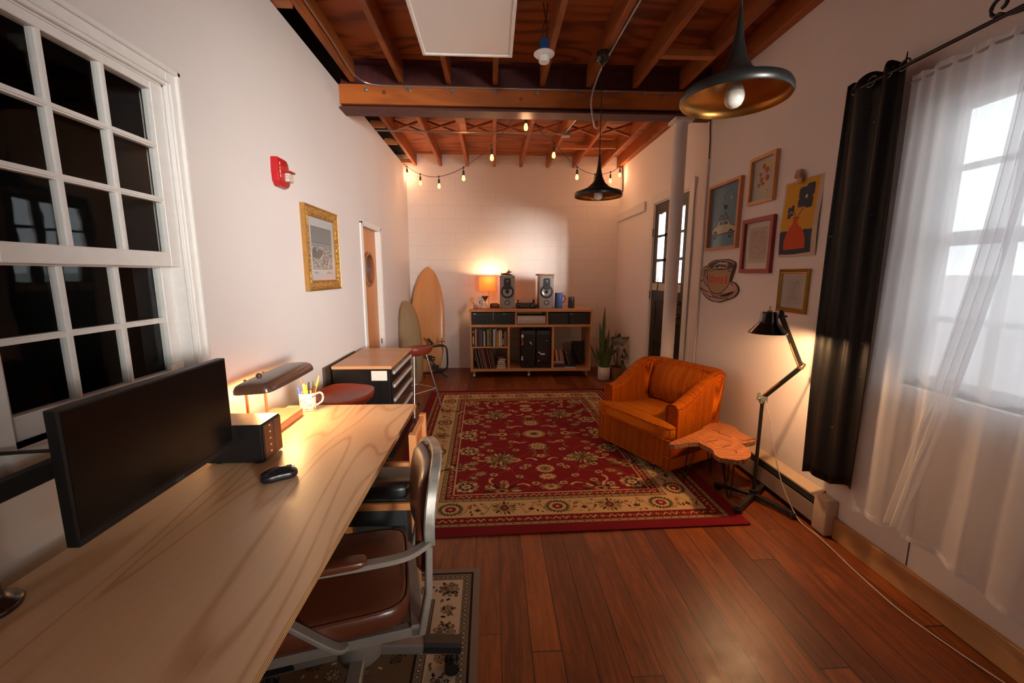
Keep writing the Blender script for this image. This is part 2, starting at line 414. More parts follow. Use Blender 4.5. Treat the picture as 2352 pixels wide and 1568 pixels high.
b.box(LW-.6, LW-.50, FW, BW, 2.9, TOP); b.box(LW-.5, LW-.13, FW, BW, 2.95, 3.0); b.box(LW-.5, LW+.087, FW, BW, TOP-.012, TOP-.002)
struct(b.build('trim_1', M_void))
# neighbouring room behind the left window and door, its darkness put into the wall colour
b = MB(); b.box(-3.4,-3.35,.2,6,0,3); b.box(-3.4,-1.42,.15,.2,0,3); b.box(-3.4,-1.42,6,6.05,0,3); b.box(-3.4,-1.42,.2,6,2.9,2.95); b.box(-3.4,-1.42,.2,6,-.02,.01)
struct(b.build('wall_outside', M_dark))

# ---- ceiling framing: every joist is its own object
JX = [-1.19+.0, -.785, -.385, .011, .414, .815, 1.218, 1.63]
k = 0
for bay, (y0, y1) in enumerate(((FW, 3.90), (4.02, BW))):
    for i, x in enumerate(JX):
        b = MB(); xx = x + (0 if bay == 0 else (.03 if i == 0 else 0)); b.box(xx, xx+.042, y0, y1, 3.09, TOP, .003, 1)
        k += 1; struct(b.build('trim_%d' % (k+1), M_joist))
b = MB()
for x in (JX[7]+.15,): b.box(1.90, RW, FW, 3.88, 3.10, TOP, .003, 1)
b.box(1.90, RW, 4.02, BW, 3.10, TOP, .003, 1); struct(b.build('trim_18', M_joist))
bm_ = thing('ceiling_beam', 'heavy orange timber and purple steel beam crossing the room under the joists', 'beam', (0,3.95,2.87))
b = MB(); b.box(LW, RW, -.07, -.025, .045, .20, .004, 1); b.box(LW,RW,.03,.07,.045,.20,.004,1); b.build('timber_plank', M_beamw, bm_)
b = MB(); b.box(LW, RW, -.085, .085, 0, .018); b.box(LW, RW, -.01, .01, .018, .37); b.box(LW,RW,-.085,.085,.372,.388); b.build('steel_flange', M_purple, bm_)
for i in range(8):
    b = MB(); x = -1.05+.36*i; b.cyl((x,-.07,.155+.005*(i%2)), (x,-.082,.155+.005*(i%2)), .017, n=10); b.cyl((x,-.08,.155), (x,-.092,.155), .009, n=6); b.build('bolt', M_conduit, bm_)
BLK = M_joist
def block(p, d, lab):
    b = MB(); b.box(*p); o = b.build('wood_block', wood('fir_block', srgb(190,116,62), srgb(130,66,28), 'X', 2.5, .6, 4), loc=d); tag(o, lab, 'wood block', None); return o
block((0,.40,-.03,.03,0,.045), (1.26,3.35,3.085), 'pale wood block nailed between two joists right of the white pipe, near the hanging lamp')
block((0,.34,-.03,.03,0,.04), (.86,5.55,3.05), 'pale horizontal board nailed under the joists behind the far pendant cord')
block((0,.40,-.02,.02,0,.10), (1.26,5.8,3.13), 'dark blocking board between the joists near the back right corner')
block((0,.13,-.04,.04,0,.12), (-1.32,2.83,3.07), 'wood block in the black gap above the left wall, nearest the camera')
block((0,.15,-.03,.03,0,.06), (-1.31,4.95,3.07), 'short wood block in the black gap just past the beam')
block((0,.15,-.03,.03,0,.06), (-1.31,5.55,3.07), 'short wood block in the middle of the far black gap')
block((0,.15,-.03,.03,0,.05), (-1.31,6.45,3.07), 'short wood block at the back corner above the left wall')
block((-.035,.035,-.3,.3,0,.05), (-.31,4.75,3.05), 'short pale board scabbed under the third joist behind the beam')
# crossed bridging sticks between the far joists
n = 0
for i in range(7):
    x0 = JX[i]+.045+(.03 if i==0 else 0); x1 = JX[i+1]-.003
    for sgn in (0,1):
        b = MB(); a, c = ((x0,5.18,3.115),(x1,5.18,3.23)) if sgn == 0 else ((x0,5.23,3.23),(x1,5.23,3.115))
        o = None; m = Vector(((a[0]+c[0])/2,(a[1]+c[1])/2,(a[2]+c[2])/2))
        b.sweep([Vector(a)-m, Vector(c)-m], .035, .02, up=(0,0,1))
        o = b.build('bridging_stick', BLK, loc=m)
        tag(o, 'crossed bridging stick %s, %s' % (['in the leftmost bay','in the second bay from the left','in the third bay from the left','in the middle bay','in the third bay from the right','in the second bay from the right','in the rightmost bay'][i], ['rising to the right','falling to the right'][sgn]), 'wood bracing', 'bridging sticks between the far joists')

# ---- back ledge, baseboards and trims
b = MB(); b.box(RW-.03, RW, 5.5, BW, 2.30, 2.42, .006); struct(b.build('trim_20', M_trimR))
b = MB(); b.box(RW-.014, RW, 5.30, BW, 0, .17, .003,1); struct(b.build('baseboard_right', M_trimR))
b = MB(); b.box(RW-.022, RW, FW, 2.135, 0, .125, .003, 1); struct(b.build('baseboard_front', wood('pine_board', srgb(214,168,112), srgb(160,108,62), 'Y', 1.4, .5, 3)))
for i, (y, z0, z1) in enumerate(((1.73, .13, .89), (4.165, .0, 2.33))):
    b = MB(); b.box(RW-.0025, RW+.001, y-.0022, y+.0022, z0, z1); struct(b.build('trim_%d' % (21+i), simple('seam_shadow_gap', (.10,.08,.07), .9)))

# ---- conduits
def pipe(name, P, r, lab, mat=M_conduit, cat='conduit'):
    b = MB(); b.tube(P, r, 8); o = b.build(name, mat, smooth=True); tag(o, lab, cat); return o
c1 = pipe('electrical_conduit', catmull([(-1.128,FW,3.13),(-1.128,1.5,3.13),(-1.128,3.2,3.13),(-1.128,3.55,3.11),(-1.09,3.80,3.08),(-.95,3.868,3.058),(-.5,3.868,3.05),(.2,3.868,3.052),(1.0,3.868,3.052),(1.6,3.868,3.048)], 6), .0055, 'thin armoured cable running along the left joist and across the front of the beam')
for i in range(7):
    b = MB(); x = -.72+.34*i; b.cbox((x,3.874,3.05), (.014,.012,.03), .002); o = b.build('cable_clip', M_conduit, c1)
c2 = pipe('electrical_conduit', catmull([(.93,FW,3.13),(.93,1.0,3.13),(.90,2.6,3.13),(.855,3.3,3.08),(.84,3.55,3.05),(.84,3.75,3.0),(.85,3.84,2.93),(.88,3.88,2.84),(.93,4.02,2.81),(.98,4.10,2.84)], 6), .009, 'bent steel conduit passing the pendant canopy and dropping over the beam')
c3 = pipe('electrical_conduit', [(.92,4.12,3.065),(.86,4.6,3.065),(.82,4.98,3.06)], .009, 'short steel conduit behind the beam ending at the grey junction box')
c4 = pipe('electrical_conduit', [(LW,5.0,3.055),(.79,5.0,3.055)], .009, 'straight horizontal steel conduit under the far joists')
b = MB(); b.cbox((0,0,0), (.085,.085,.05), .006); b.cbox((0,0,-.028),(.09,.09,.006),.002); o = b.build('junction_box', M_conduit, loc=(.83,5.0,3.055)); tag(o, 'square grey junction box under the far joists where two conduits meet', 'junction box')
pipe('wall_conduit', [(RW-.012,3.935,0.02),(RW-.012,3.935,2.52)], .010, 'white painted thin conduit running down the right wall left of the framed prints', M_trimR)
o = pipe('wall_cable', catmull([(RW-.008,3.95,3.08),(RW-.010,3.955,2.85),(RW-.008,3.94,2.7),(RW-.008,3.935,2.53)],5), .005, 'dark cable dangling from the ceiling above the white wall conduit', M_blackm, 'cable')
pipe('wall_cable', catmull([(RW-.008,4.13,2.42),(RW-.01,4.15,2.2),(RW-.008,4.14,1.7),(RW-.008,4.16,1.0),(RW-.008,4.15,.2)],5), .004, 'loose grey cable running down the wall right of the black door', simple('grey_cable',(.3,.26,.24),.6), 'cable')
pipe('wall_cable', catmull([(RW-.02,6.55,3.1),(RW-.02,6.5,2.9),(RW-.016,6.5,2.72)],5), .008, 'black cable end hanging in the back right corner under the string light', M_blackm, 'cable')

# ---- white support pole
b = MB(); b.lathe([(.060,0),(.060,2.84)], n=28, cap0=True, cap1=True); b.cbox((0,0,2.855),(.17,.17,.03),.004)
o = b.build('support_pole', wall_mat('painted_pipe',(.74,.68,.64,1),rough=.5), smooth=True, loc=(1.70,3.97,0)); tag(o, 'tall round white painted support pole standing before the black door', 'pole')

# ---- left window
def grid_sash(parent, x, y0, y1, z0, z1, ncol, nrow, st, rt, rb, t=.035, mt=.02, name='sash'):
    b = MB(); b.box(x-t, x, y0, y0+st, z0, z1, .002,1); b.box(x-t, x, y1-st, y1, z0, z1, .002,1)
    b.box(x-t, x, y0+st, y1-st, z0, z0+rb, .002,1); b.box(x-t, x, y0+st, y1-st, z1-rt, z1, .002,1)
    gy0, gy1, gz0, gz1 = y0+st, y1-st, z0+rb, z1-rt
    for i in range(1, ncol):
        yy = gy0+(gy1-gy0)*i/ncol; b.box(x-t+.006, x-.008, yy-mt/2, yy+mt/2, gz0, gz1); b.box(x-.008, x-.001, yy-mt/4, yy+mt/4, gz0, gz1)
    for j in range(1, nrow):
        zz = gz0+(gz1-gz0)*j/nrow; b.box(x-t+.007, x-.007, gy0, gy1, zz-mt/2, zz+mt/2); b.box(x-.007, x-.0015, gy0, gy1, zz-mt/4, zz+mt/4)
    s = b.build(name, M_trim, parent)
    g = MB(); g.box(x-t*.6, x-t*.6+.003, gy0, gy1, gz0, gz1); g.build('glass_pane', M_glass, s)
    return s
w = struct(thing('window_1', None, None))
b = MB()
y0, y1, z0, z1 = WINL
b.box(LW, LW+.016, y0-.07, y0, z0-.02, z1+.06, .002,1); b.box(LW, LW+.016, y1, y1+.06, z0-.02, z1+.06, .002,1); b.box(LW, LW+.016, y0, y1, z1, z1+.06, .002,1)
for a in (.0,): 
    b.box(LW, LW+.028, y1+.048, y1+.068, z0-.02, z1+.072, .004,2); b.box(LW, LW+.028, y0-.078, y0-.058, z0-.02, z1+.072,.004,2); b.box(LW, LW+.028, y0-.078, y1+.068, z1+.052, z1+.072,.004,2)
    b.box(LW, LW+.022, y1+.012, y1+.020, z0-.02, z1+.01,.002,1); b.box(LW, LW+.022, y0, y1+.012, z1+.012, z1+.020,.002,1)
b.build('window_casing', M_trim, w)
b = MB(); b.box(LW-.20, LW-.085, y1-.010, y1+.05, z0, z1); b.box(LW-.20, LW-.085, y0-.05, y0+.010, z0, z1); b.box(LW-.20, LW-.085, y0, y1, z1-.010, z1+.05); b.box(LW-.20,LW-.085,y0,y1,z0-.06,z0+.004); b.build('darkened_outer_jamb', M_void, w)  # outer jamb coloured black, the dark outside put into its colour
b = MB(); b.box(LW-.085, LW+.0, y0-.001, y0+.008, z0, z1); b.box(LW-.085, LW, y1-.008, y1+.001, z0, z1); b.box(LW-.085, LW, y0, y1, z1-.006, z1+.001)
b.box(LW-.055, LW-.043, y1-.016, y1-.004, z0, z1); b.box(LW-.085, LW+.03, y0-.03, y1+.03, z0-.035, z0, .005,2); b.box(LW, LW+.015, y0-.02, y1+.02, z0-.10, z0-.035,.003,1)
b.build('window_sill', M_trim, w)
grid_sash(w, LW-.003, y0+.008, y1-.008, 1.526, 2.214, 3, 3, .052, .03, .056, name='upper_sash')
grid_sash(w, LW-.048, y0+.008, y1-.008, 1.031, 1.56, 3, 2, .052, .04, .072, name='lower_sash')
b = MB(); b.cbox((0,0,0), (.02,.07,.022), .003); o = b.build('window_sensor', M_white_pl, loc=(LW-.038,1.775,1.117)); tag(o, 'small white window sensor on the bottom rail of the left window', 'sensor')

# ---- left door with porthole
d = struct(thing('door_1', None, None))
b = MB(); y0, y1, _, z1 = DRL
b.box(LW-.13, LW+.012, y0-.0, y0+.02, 0, z1); b.box(LW-.13, LW+.012, y1-.02, y1, 0, z1); b.box(LW-.13, LW+.012, y0, y1, z1-.02, z1)
b.box(LW, LW+.014, y0-.055, y0, 0, z1+.02, .002,1); b.box(LW, LW+.014, y1, y1+.03, 0, z1+.02,.002,1); b.box(LW, LW+.014, y0-.055, y1+.03, z1, z1+.03,.002,1); b.build('door_frame', M_trim, d)
b = MB(); N=40; cy, cz, rr = 4.645, 1.545, .155
xo, xi = LW-.048, LW-.088
m = Matrix.Translation((xi,0,0)) @ Matrix(((0,0,1,0),(1,0,0,0),(0,1,0,0),(0,0,0,1)))
ring_in = [(cy+rr*math.cos(2*PI*i/N), cz+rr*math.sin(2*PI*i/N)) for i in range(N)]
def sq(i):
    a = 2*PI*i/N; c, s = math.cos(a), math.sin(a); hy = .32; k = min(hy/abs(c) if abs(c)>1e-6 else 9, .32/abs(s) if abs(s)>1e-6 else 9); return (cy+c*k, cz+s*k)
ring_out = [sq(i) for i in range(N)]
A = [b.v((xo,p[0],p[1])) for p in ring_in]; B = [b.v((xo,p[0],p[1])) for p in ring_out]; C = [b.v((xi,p[0],p[1])) for p in ring_in]
b.bridge(A, B); b.bridge(A, C); b.box(xi, xo-.0005, y0+.021, y1-.021, .01, cz-.3195); b.box(xi, xo-.0005, y0+.021, y1-.021, cz+.3195, z1-.021); b.box(xi, xo-.0005, y0+.021, cy-.3195, cz-.32, cz+.32); b.box(xi, xo-.0005, cy+.3195, y1-.021, cz-.32, cz+.32)
b.build('door_leaf', wood('birch_door', srgb(206,138,82), srgb(160,94,50), 'Z', 1.0, .45, 4, band=.35), d)
b = MB(); mm = Matrix.Translation((xo,cy,cz)) @ Matrix(((0,0,1,0),(1,0,0,0),(0,1,0,0),(0,0,0,1)))
b.lathe([(.150,-.03),(.150,.012),(.158,.020),(.178,.020),(.188,.010),(.190,0)], n=40, m=mm, c=(0,0,0)); b.build('porthole_ring', wood('walnut_ring', srgb(170,100,58), srgb(96,50,26),'Z',1,.35,3), d, smooth=True)
b = MB(); b.lathe([(.0001,-.02),(.155,-.02)], n=40, m=mm); b.build('porthole_glass', simple('smoked_glass', (.10,.095,.095), .1), d)
b = MB(); b.cbox((LW-.022,y1-.021,.72),(.022,.006,.06),.001); b.build('strike_plate', M_conduit, d)

# ---- right door, black with glass panes
d = struct(thing('door_2', None, None)); y0, y1, _, z1 = DRR
b = MB(); b.box(RW-.014, RW, y0-.10, y0, 0, z1+.10,.003,1); b.box(RW-.014, RW, y1, y1+.08, 0, z1+.10,.003,1); b.box(RW-.014, RW, y0, y1, z1, z1+.10,.003,1)
b.box(RW, RW+.13, y0, y0+.015, 0, z1); b.box(RW, RW+.13, y1-.015, y1, 0, z1); b.box(RW, RW+.13, y0, y1, z1-.015, z1); b.build('door_frame', M_trimR, d)
M_bdoor = simple('black_door_paint', (.018,.015,.013), .38, var=.2)
b = MB(); X0, X1 = RW+.008, RW+.05; cols = [(4.39,4.56),(4.66,4.80),(4.89,5.08)]; rows = [(1.41,1.65),(1.68,1.935),(1.96,2.205)]
a0, a1 = y0+.016, y1-.016
b.box(X0, X1, a0, cols[0][0], .01, z1-.016,.002,1); b.box(X0, X1, cols[2][1], a1, .01, z1-.016,.002,1)
b.box(X0, X1, cols[0][0], cols[2][1], rows[2][1], z1-.016); b.box(X0, X1, cols[0][0], cols[2][1], .01, rows[0][0])
for q in range(2): b.box(X0+.004, X1-.004, cols[q][1], cols[q+1][0], rows[0][0], rows[2][1])
for q in range(2): b.box(X0+.004, X1-.004, cols[0][0], cols[2][1], rows[q][1], rows[q+1][0])
for (pz0,pz1) in ((.25,.72),(.82,1.20)):
    for (py0,py1) in ((4.44,4.70),(4.80,5.05)):
        for q in ((py0,py1,pz0,pz0+.018),(py0,py1,pz1-.018,pz1),(py0,py0+.018,pz0,pz1),(py1-.018,py1,pz0,pz1)): b.box(X0-.006, X0+.001, *q)
lf = b.build('door_leaf', M_bdoor, d)
b = MB()
for cy_ in cols:
    for rz_ in rows: b.box(X0+.02, X0+.023, cy_[0], cy_[1], rz_[0], rz_[1])
b.build('glass_pane', M_glass, d)
b = MB(); b.prism([(4.37,1.31),(4.47,1.31),(4.45,1.395),(4.37,1.395)][::1], .003, Matrix.Translation((X0-.004,0,0)) @ Matrix(((0,0,1,0),(1,0,0,0),(0,1,0,0),(0,0,0,1))))
for P in ([(4.50,1.31),(4.98,1.31),(4.96,1.395),(4.48,1.395)],[(5.02,1.31),(5.17,1.31),(5.17,1.395),(5.0,1.395)]):
    b.prism(P, .003, Matrix.Translation((X0-.004,0,0)) @ Matrix(((0,0,1,0),(1,0,0,0),(0,1,0,0),(0,0,0,1))))
b.build('weather_strip', simple('beige_tape',(.55,.47,.40),.8), d)
b = MB()
for zz, rr_ in ((1.20,.022),(1.06,.026),(.96,.012)):
    b.cyl((X0,4.365,zz),(X0-.035,4.365,zz),rr_,n=14); b.sphere((X0-.045,4.365,zz), rr_*1.1)
b.cyl((X0,4.47,1.06),(X0-.02,4.47,1.06),.018,n=12); b.build('door_knob', simple('brass',(.45,.30,.12),.25,1.0), d, smooth=True)
b = MB()
for zz in (2.0,1.25,.35): b.cbox((RW-.005,y1+.002,zz),(.02,.02,.09),.002); b.cyl((RW-.016,y1-.004,zz-.05),(RW-.016,y1-.004,zz+.05),.006)
b.build('hinge', M_conduit, d)

# ---- right window (seen through the sheers) and an unseen twin added behind the camera to light the room
def right_window(name, W, oy):
    w = struct(thing(name, None, None)); y0, y1, z0, z1 = W; X = RW+.085
    b = MB(); b.box(RW-.012, RW, y0-.07, y0, z0-.02, z1+.07,.002,1); b.box(RW-.012, RW, y1, y1+.06, z0-.02, z1+.07,.002,1); b.box(RW-.012, RW, y0, y1, z1, z1+.07,.002,1)
    b.box(RW-.03, RW+.13, y0-.08, y1+.07, z0-.035, z0,.004,2); b.box(RW-.012, RW, y0-.06, y1+.05, z0-.09, z0-.035,.002,1)
    b.box(RW,RW+.13,y1-.02,y1,z0,z1); b.box(RW,RW+.13,y0,y0+.02,z0,z1); b.box(RW,RW+.13,y0,y1,z1-.02,z1); b.build('window_casing', M_trimR, w)
    b = MB(); m_ = .03
    b.box(X, X+.03, y0+.02, y1-.02, z0, z0+.05); b.box(X, X+.03, y0+.02, y1-.02, z1-.06, z1-.02); b.box(X, X+.03, y0+.02, y0+.06, z0, z1-.02); b.box(X, X+.03, y1-.06, y1-.02, z0, z1-.02)
    for yy in (y1-.30, y1-.58, y1-.86): b.box(X+.002, X+.028, yy-.014, yy+.014, z0+.05, z1-.06)
    for zz, hh in ((1.965,.012),(1.66,.03),(1.30,.013)): b.box(X+.004, X+.026, y0+.06, y1-.06, zz-hh, zz+hh)
    b.build('window_frame', M_trimR, w)
    b = MB(); b.box(X+.012, X+.015, y0+.06, y1-.06, z0+.05, z1-.06); b.build('glass_pane', M_glass, w)
right_window('window_2', WINR, 0); right_window('added_window_3', WIN_ADDED, 0)
b = MB(); b.box(RW+.14, RW+2.4, -.02, .12, -.3, 4.2); struct(b.build('wall_sky_blocker', simple('pale_concrete',(.55,.55,.56),.9)))  # unseen fin, added to keep the bright sky patch off the right window
# snow-bright street wall outside the right side windows
b = MB(); b.box(RW+2.6, RW+2.7, -5, 9, -.3, 1.50); b.box(RW+.14,RW+2.7,-5,9,-.4,-.3)
struct(b.build('ground_outside', simple('pale_concrete',(.55,.55,.56),.9)))
def point(name, loc, col, watts, r=.03, parent=None):
    l = bpy.data.lights.new(name,'POINT'); l.color = col; l.energy = watts; l.shadow_soft_size = r
    o = bpy.data.objects.new(name, l); COL.objects.link(o); o.location = loc
    if parent: o.parent = parent
    return o
# ================================================================== rugs
def rug_main():
    W, H = 2.27, 3.06; P = Paint(W, H, .0042, srgb(122,18,28))
    red = srgb(122,20,26); dred = srgb(110,22,22); cream = srgb(196,160,112); tan = srgb(152,122,80); grn = srgb(78,66,40); drk = srgb(52,34,22); pink = srgb(196,130,96); olive = srgb(120,98,60)
    rnd = random.Random(3)
    P.frame(0, .078, srgb(112,10,22)); P.frame(.078, .083, drk); P.frame(.083, .110, tan); P.frame(.110, .176, dred); P.frame(.176,.181,cream); P.frame(.181, .365, cream); P.frame(.362,.366,drk); P.frame(.366, .394, tan); P.frame(.394, .446, dred); P.frame(.452, .460, red)
    def along(d, step, fn, off=0):
        """place motifs along the 4 sides at distance d from the edge"""
        for sd in range(4):
            L = W if sd < 2 else H; n_ = max(1, int(round((L-2*d)/step)))
            for i in range(n_):
                s_ = d + (L-2*d)*(i+.5+off)/n_
                if s_ > L-d: continue
                if sd == 0: fn(s_, d, 0, i)
                elif sd == 1: fn(s_, H-d, PI, i)
                elif sd == 2: fn(d, s_, -PI/2, i)
                else: fn(W-d, s_, PI/2, i)
    def T(x, y, a, u, v): return (x+u*math.cos(a)-v*math.sin(a), y+u*math.sin(a)+v*math.cos(a))
    along(.0965, .055, lambda x,y,a,i: P.ell(x,y,.006,.006, drk if i%2 else dred))
    along(.380, .055, lambda x,y,a,i: P.ell(x,y,.006,.006, drk if i%2 else dred))
    along(.456, .016, lambda x,y,a,i: P.ell(x,y,.004,.004, cream)); along(.178, .016, lambda x,y,a,i: P.ell(x,y,.004,.004, dred))
    def small(x, y, a, i):
        k = i % 3
        if k == 0: P.ell(x,y,.013,.013,pink,a,4,.2); P.ell(x,y,.006,.006,dred)
        elif k == 1: P.line([T(x,y,a,-.022,-.012), T(x,y,a,0,.014), T(x,y,a,.022,-.012)], .009, pink); P.ell(*T(x,y,a,0,-.008),.007,.007,grn)
        else: P.line([T(x,y,a,-.02,.014), T(x,y,a,0,-.012), T(x,y,a,.02,.014)], .008, cream); P.ell(*T(x,y,a,0,.01),.007,.006,grn)
        P.ell(*T(x,y,a,.026,.0),.006,.004,pink,a+.8)
    along(.143, .058, small); along(.420, .055, small)
    def big(x, y, a, i):
        if i % 2 == 0:
            P.ell(x,y,.086,.078,grn,a,22,.22); P.ell(x,y,.060,.054,cream,a,18,.2); P.ell(x,y,.040,.036,dred,a,12,.25); P.ell(x,y,.016,.014,pink,a,6,.3)
        else:
            for q in range(16):
                t_ = 2*PI*q/16; P.ell(*T(x,y,a,.062*math.cos(t_),.058*math.sin(t_)), .022,.008, [olive,drk,tan][q%3], a+t_)
            P.ell(x,y,.044,.044,tan,a,10,.12); P.ell(x,y,.028,.034,dred,a,4,.1); P.ell(x,y,.012,.014,olive,a)
    def fill(x, y, a, i):
        P.line([T(x,y,a,-.12,-.06+.02*math.sin(q)) for q in (0,)] + [T(x,y,a,-.10+.02*q,(.06*math.cos(q*.9))*(1 if i%2 else -1)) for q in range(11)], .009, tan)
        for q in range(9):
            u, v = rnd.uniform(-.09,.09), rnd.uniform(-.07,.07); P.ell(*T(x,y,a,u,v),.009+.006*rnd.random(),.007,[dred,olive,drk,tan][q%4],rnd.random()*3)
        P.ell(*T(x,y,a,0,-.02),.020,.018,drk,a,4,.4); P.ell(*T(x,y,a,0,-.02),.009,.009,dred); P.ell(*T(x,y,a,-.05,.03),.014,.012,dred,a); P.ell(*T(x,y,a,-.05,.03),.007,.006,cream); P.ell(*T(x,y,a,.05,.02),.014,.012,olive,a); P.ell(*T(x,y,a,.05,.02),.006,.006,cream)
    along(.272, .34, fill, .5); along(.272, .34, big)
    cx, cy = W/2, H/2
    P.rect(.462,.462,W-.462,H-.462, red)
    # ---- field, mirrored into four quarters
    def sym(fn, x, y, **k):
        for sx in ((1,-1) if x else (1,)):
            for sy in ((1,-1) if y else (1,)): fn(cx+sx*x, cy+sy*y, sx, sy)
    def vine(pts, th=.006):
        C = catmull([(p[0],p[1],0) for p in pts], 8)
        for sx in (1,-1):
            for sy in (1,-1): P.line([(cx+sx*p.x, cy+sy*p.y) for p in C], th, srgb(150,62,48))
    vine([(0,.08),(.10,.02),(.20,-.06),(.34,-.14),(.52,-.10),(.64,.0)]); vine([(0,.30),(.08,.40),(.17,.50),(.26,.52),(.34,.53)])
    vine([(.0,.66),(.12,.60),(.22,.64),(.26,.74),(.20,.86),(.12,.92),(.16,1.02),(.34,1.08)]); vine([(.34,.53),(.46,.62),(.54,.74),(.60,.86),(.65,.98)])
    vine([(0,.86),(.06,.95),(0,1.02)]); vine([(.26,.74),(.40,.80),(.44,.90),(.34,.97),(.21,.89)]); vine([(.34,.0),(.42,.16),(.56,.22),(.66,.34),(.60,.46)]); vine([(.10,.14),(.2,.22),(.34,.0)])
    vine([(.34,.53),(.30,.36),(.42,.30),(.52,.36)])
    P.ell(cx,cy,.112,.100,tan,0,18,.14); P.ell(cx,cy,.082,.072,cream,0,18,.1); P.ell(cx,cy,.05,.044,olive,0,12,.2); P.ell(cx,cy,.026,.022,drk,0,8,.3)
    def pal(x, y, sx, sy):
        P.ell(x,y,.088,.080,tan,0,14,.26,.2); P.ell(x,y,.062,.058,cream,0,8,.12); P.ell(x,y,.042,.040,olive); P.ell(x,y,.028,.028,cream); P.ell(x,y,.014,.014,olive)
        for q in (-1,1): P.ell(x+q*.072,y+sy*.01,.016,.012,drk,0,4,.3)
        P.ell(x,y+sy*.09,.010,.014,drk)
    sym(pal, 0, .29)
    def tri(x, y, sx, sy):
        P.ell(x,y,.044,.034,cream,0,5,.4,.3); P.ell(x,y,.014,.012,drk,0,3,.4)
    sym(tri, 0, .49); sym(tri, .21, .56)
    def bigp(x, y, sx, sy):
        P.ell(x,y,.135,.105,drk,.5*sx*sy); 
        for q in range(20):
            t_ = 2*PI*q/20; P.ell(x+.108*math.cos(t_), y+.082*math.sin(t_), .030,.012,[cream,olive,tan][q%3], t_)
        for q in range(13):
            t_ = 2*PI*q/13; P.ell(x+.058*math.cos(t_), y+.044*math.sin(t_), .022,.010,[tan,olive][q%2], t_)
        P.line([(x-.05,y-.01*sy),(x,y),(x+.05,y+.02*sy)],.010,cream); P.ell(x,y,.016,.012,srgb(140,60,30))
        P.ell(x,y+sy*.15,.022,.030,olive,0,5,.3); P.ell(x+.02,y+sy*.12,.02,.012,tan)
    sym(bigp, .34, .53)
    def ros(x, y, sx, sy):
        P.ell(x,y,.074,.070,cream,0,14,.2); P.ell(x,y,.048,.046,olive,0,10,.3); P.ell(x,y,.030,.030,tan,0,8,.2); P.ell(x,y,.014,.014,drk)
    sym(ros, 0, .72)
    def star(x, y, sx, sy): P.ell(x,y,.068,.048,cream,0,12,.35); P.ell(x,y,.018,.014,srgb(150,70,50)); P.ell(x,y,.009,.007,cream)
    sym(star, 0, .85)
    def pal2(x, y, sx, sy):
        P.ell(x,y,.086,.046,tan,0,10,.4); P.ell(x,y+sy*.01,.05,.036,cream,0,7,.2); P.ell(x,y,.022,.018,olive)
    sym(pal2, 0, 1.0)
    def corner(x, y, sx, sy):
        for q in range(11):
            t_ = 2*PI*q/11; P.ell(x+.066*math.cos(t_), y+.060*math.sin(t_), .026,.020, cream if q%2 else tan, t_)
        P.ell(x,y,.060,.054,drk,0,9,.3); P.ell(x,y,.038,.034,cream,0,7,.2); P.ell(x,y,.018,.016,olive,0,4,.3)
    sym(corner, .60, .97); sym(corner, .62, .02); sym(corner, .60, .36)
    def half(x, y, sx, sy):
        for q in range(9):
            t_ = PI*q/8; P.ell(x+.10*math.cos(t_), y-sy*.075*math.sin(t_), .034,.013,[cream,olive,drk][q%3], -sy*t_)
        P.ell(x,y,.052,.032,tan,0,8,.2); P.ell(x,y,.02,.014,drk)
    sym(half, .35, 1.045); sym(half, .66, .70)
    def leaf(x, y, sx, sy):
        P.ell(x,y,.050,.036,tan,.4*sx*sy,7,.4); P.ell(x+sx*.05,y+sy*.06,.042,.026,olive,-.6*sx*sy,5,.35); P.ell(x+sx*.05,y+sy*.06,.018,.012,cream)
    sym(leaf, .50, .78); sym(leaf, .44, .22); sym(leaf, .56, .60)
    def sm(x, y, sx, sy): P.ell(x,y,.034,.026,cream,.3*sx,6,.35); P.ell(x,y,.017,.013,grn,0,4,.3)
    for q in ((.21,.84),(.33,.92),(.40,.80),(.44,.98),(.20,.36),(.13,.66),(.30,.10),(.22,.18),(.50,.44),(.10,.95),(.56,.12),(.40,.66),(.54,.50),(.17,.70),(.42,.36),(.16,.0),(.48,.06),(.30,.70)): sym(sm, *q)
    def side(x, y, sx, sy):
        P.ell(x,y,.050,.042,cream,0,8,.25); P.ell(x,y,.026,.022,drk,0,6,.3); P.ell(x+sx*.07,y,.045,.034,tan,0,9,.35); P.ell(x+sx*.12,y,.02,.012,cream)
    sym(side, .30, .0)
    def crescent(x, y, a, r=.06):
        pts = []
        for q in range(9): t_ = a + 1.9*q/8; pts.append((x+r*math.cos(t_), y+r*math.sin(t_)))
        return pts
    for (x, y, a, r) in ((.14,.42,2.4,.10),(.20,1.0,3.6,.05),(.38,.90,5.4,.055),(.14,.15,.6,.06),(.22,.05,2.9,.07),(.58,.84,.4,.07),(.48,.50,.9,.06),(.30,.26,2.2,.07),(.10,.58,3.4,.05)):
        pts = crescent(x, y, a, r)
        for sx in (1,-1):
            for sy in (1,-1): P.line([(cx+sx*p[0], cy+sy*p[1]) for p in pts], .022, cream if r<.065 else olive, True)
    P.frame(.446,.452,cream); P.frame(.394,.398,drk)
    P.A *= (1 + .10*(np.random.RandomState(1).rand(P.ny,P.nx,1)-.5)).astype(np.float32)
    return P
P = rug_main(); M_rug = attr_mat('rug_pile', rough=.95, sheen=.0, bump=.25, bscale=260)
t_ = thing('area_rug', 'large red oriental rug with cream floral border in the middle of the room', 'rug', (.385,3.775,.0), R(1.4))
b = MB(); b.box(-1.135,1.135,-1.53,1.53,.001,.011,.003,1); b.build('backing', simple('rug_edge', srgb(104,10,20), .95), t_)
P.mesh('woven_pattern', M_rug, t_, loc=(-1.135,-1.53,.0116))
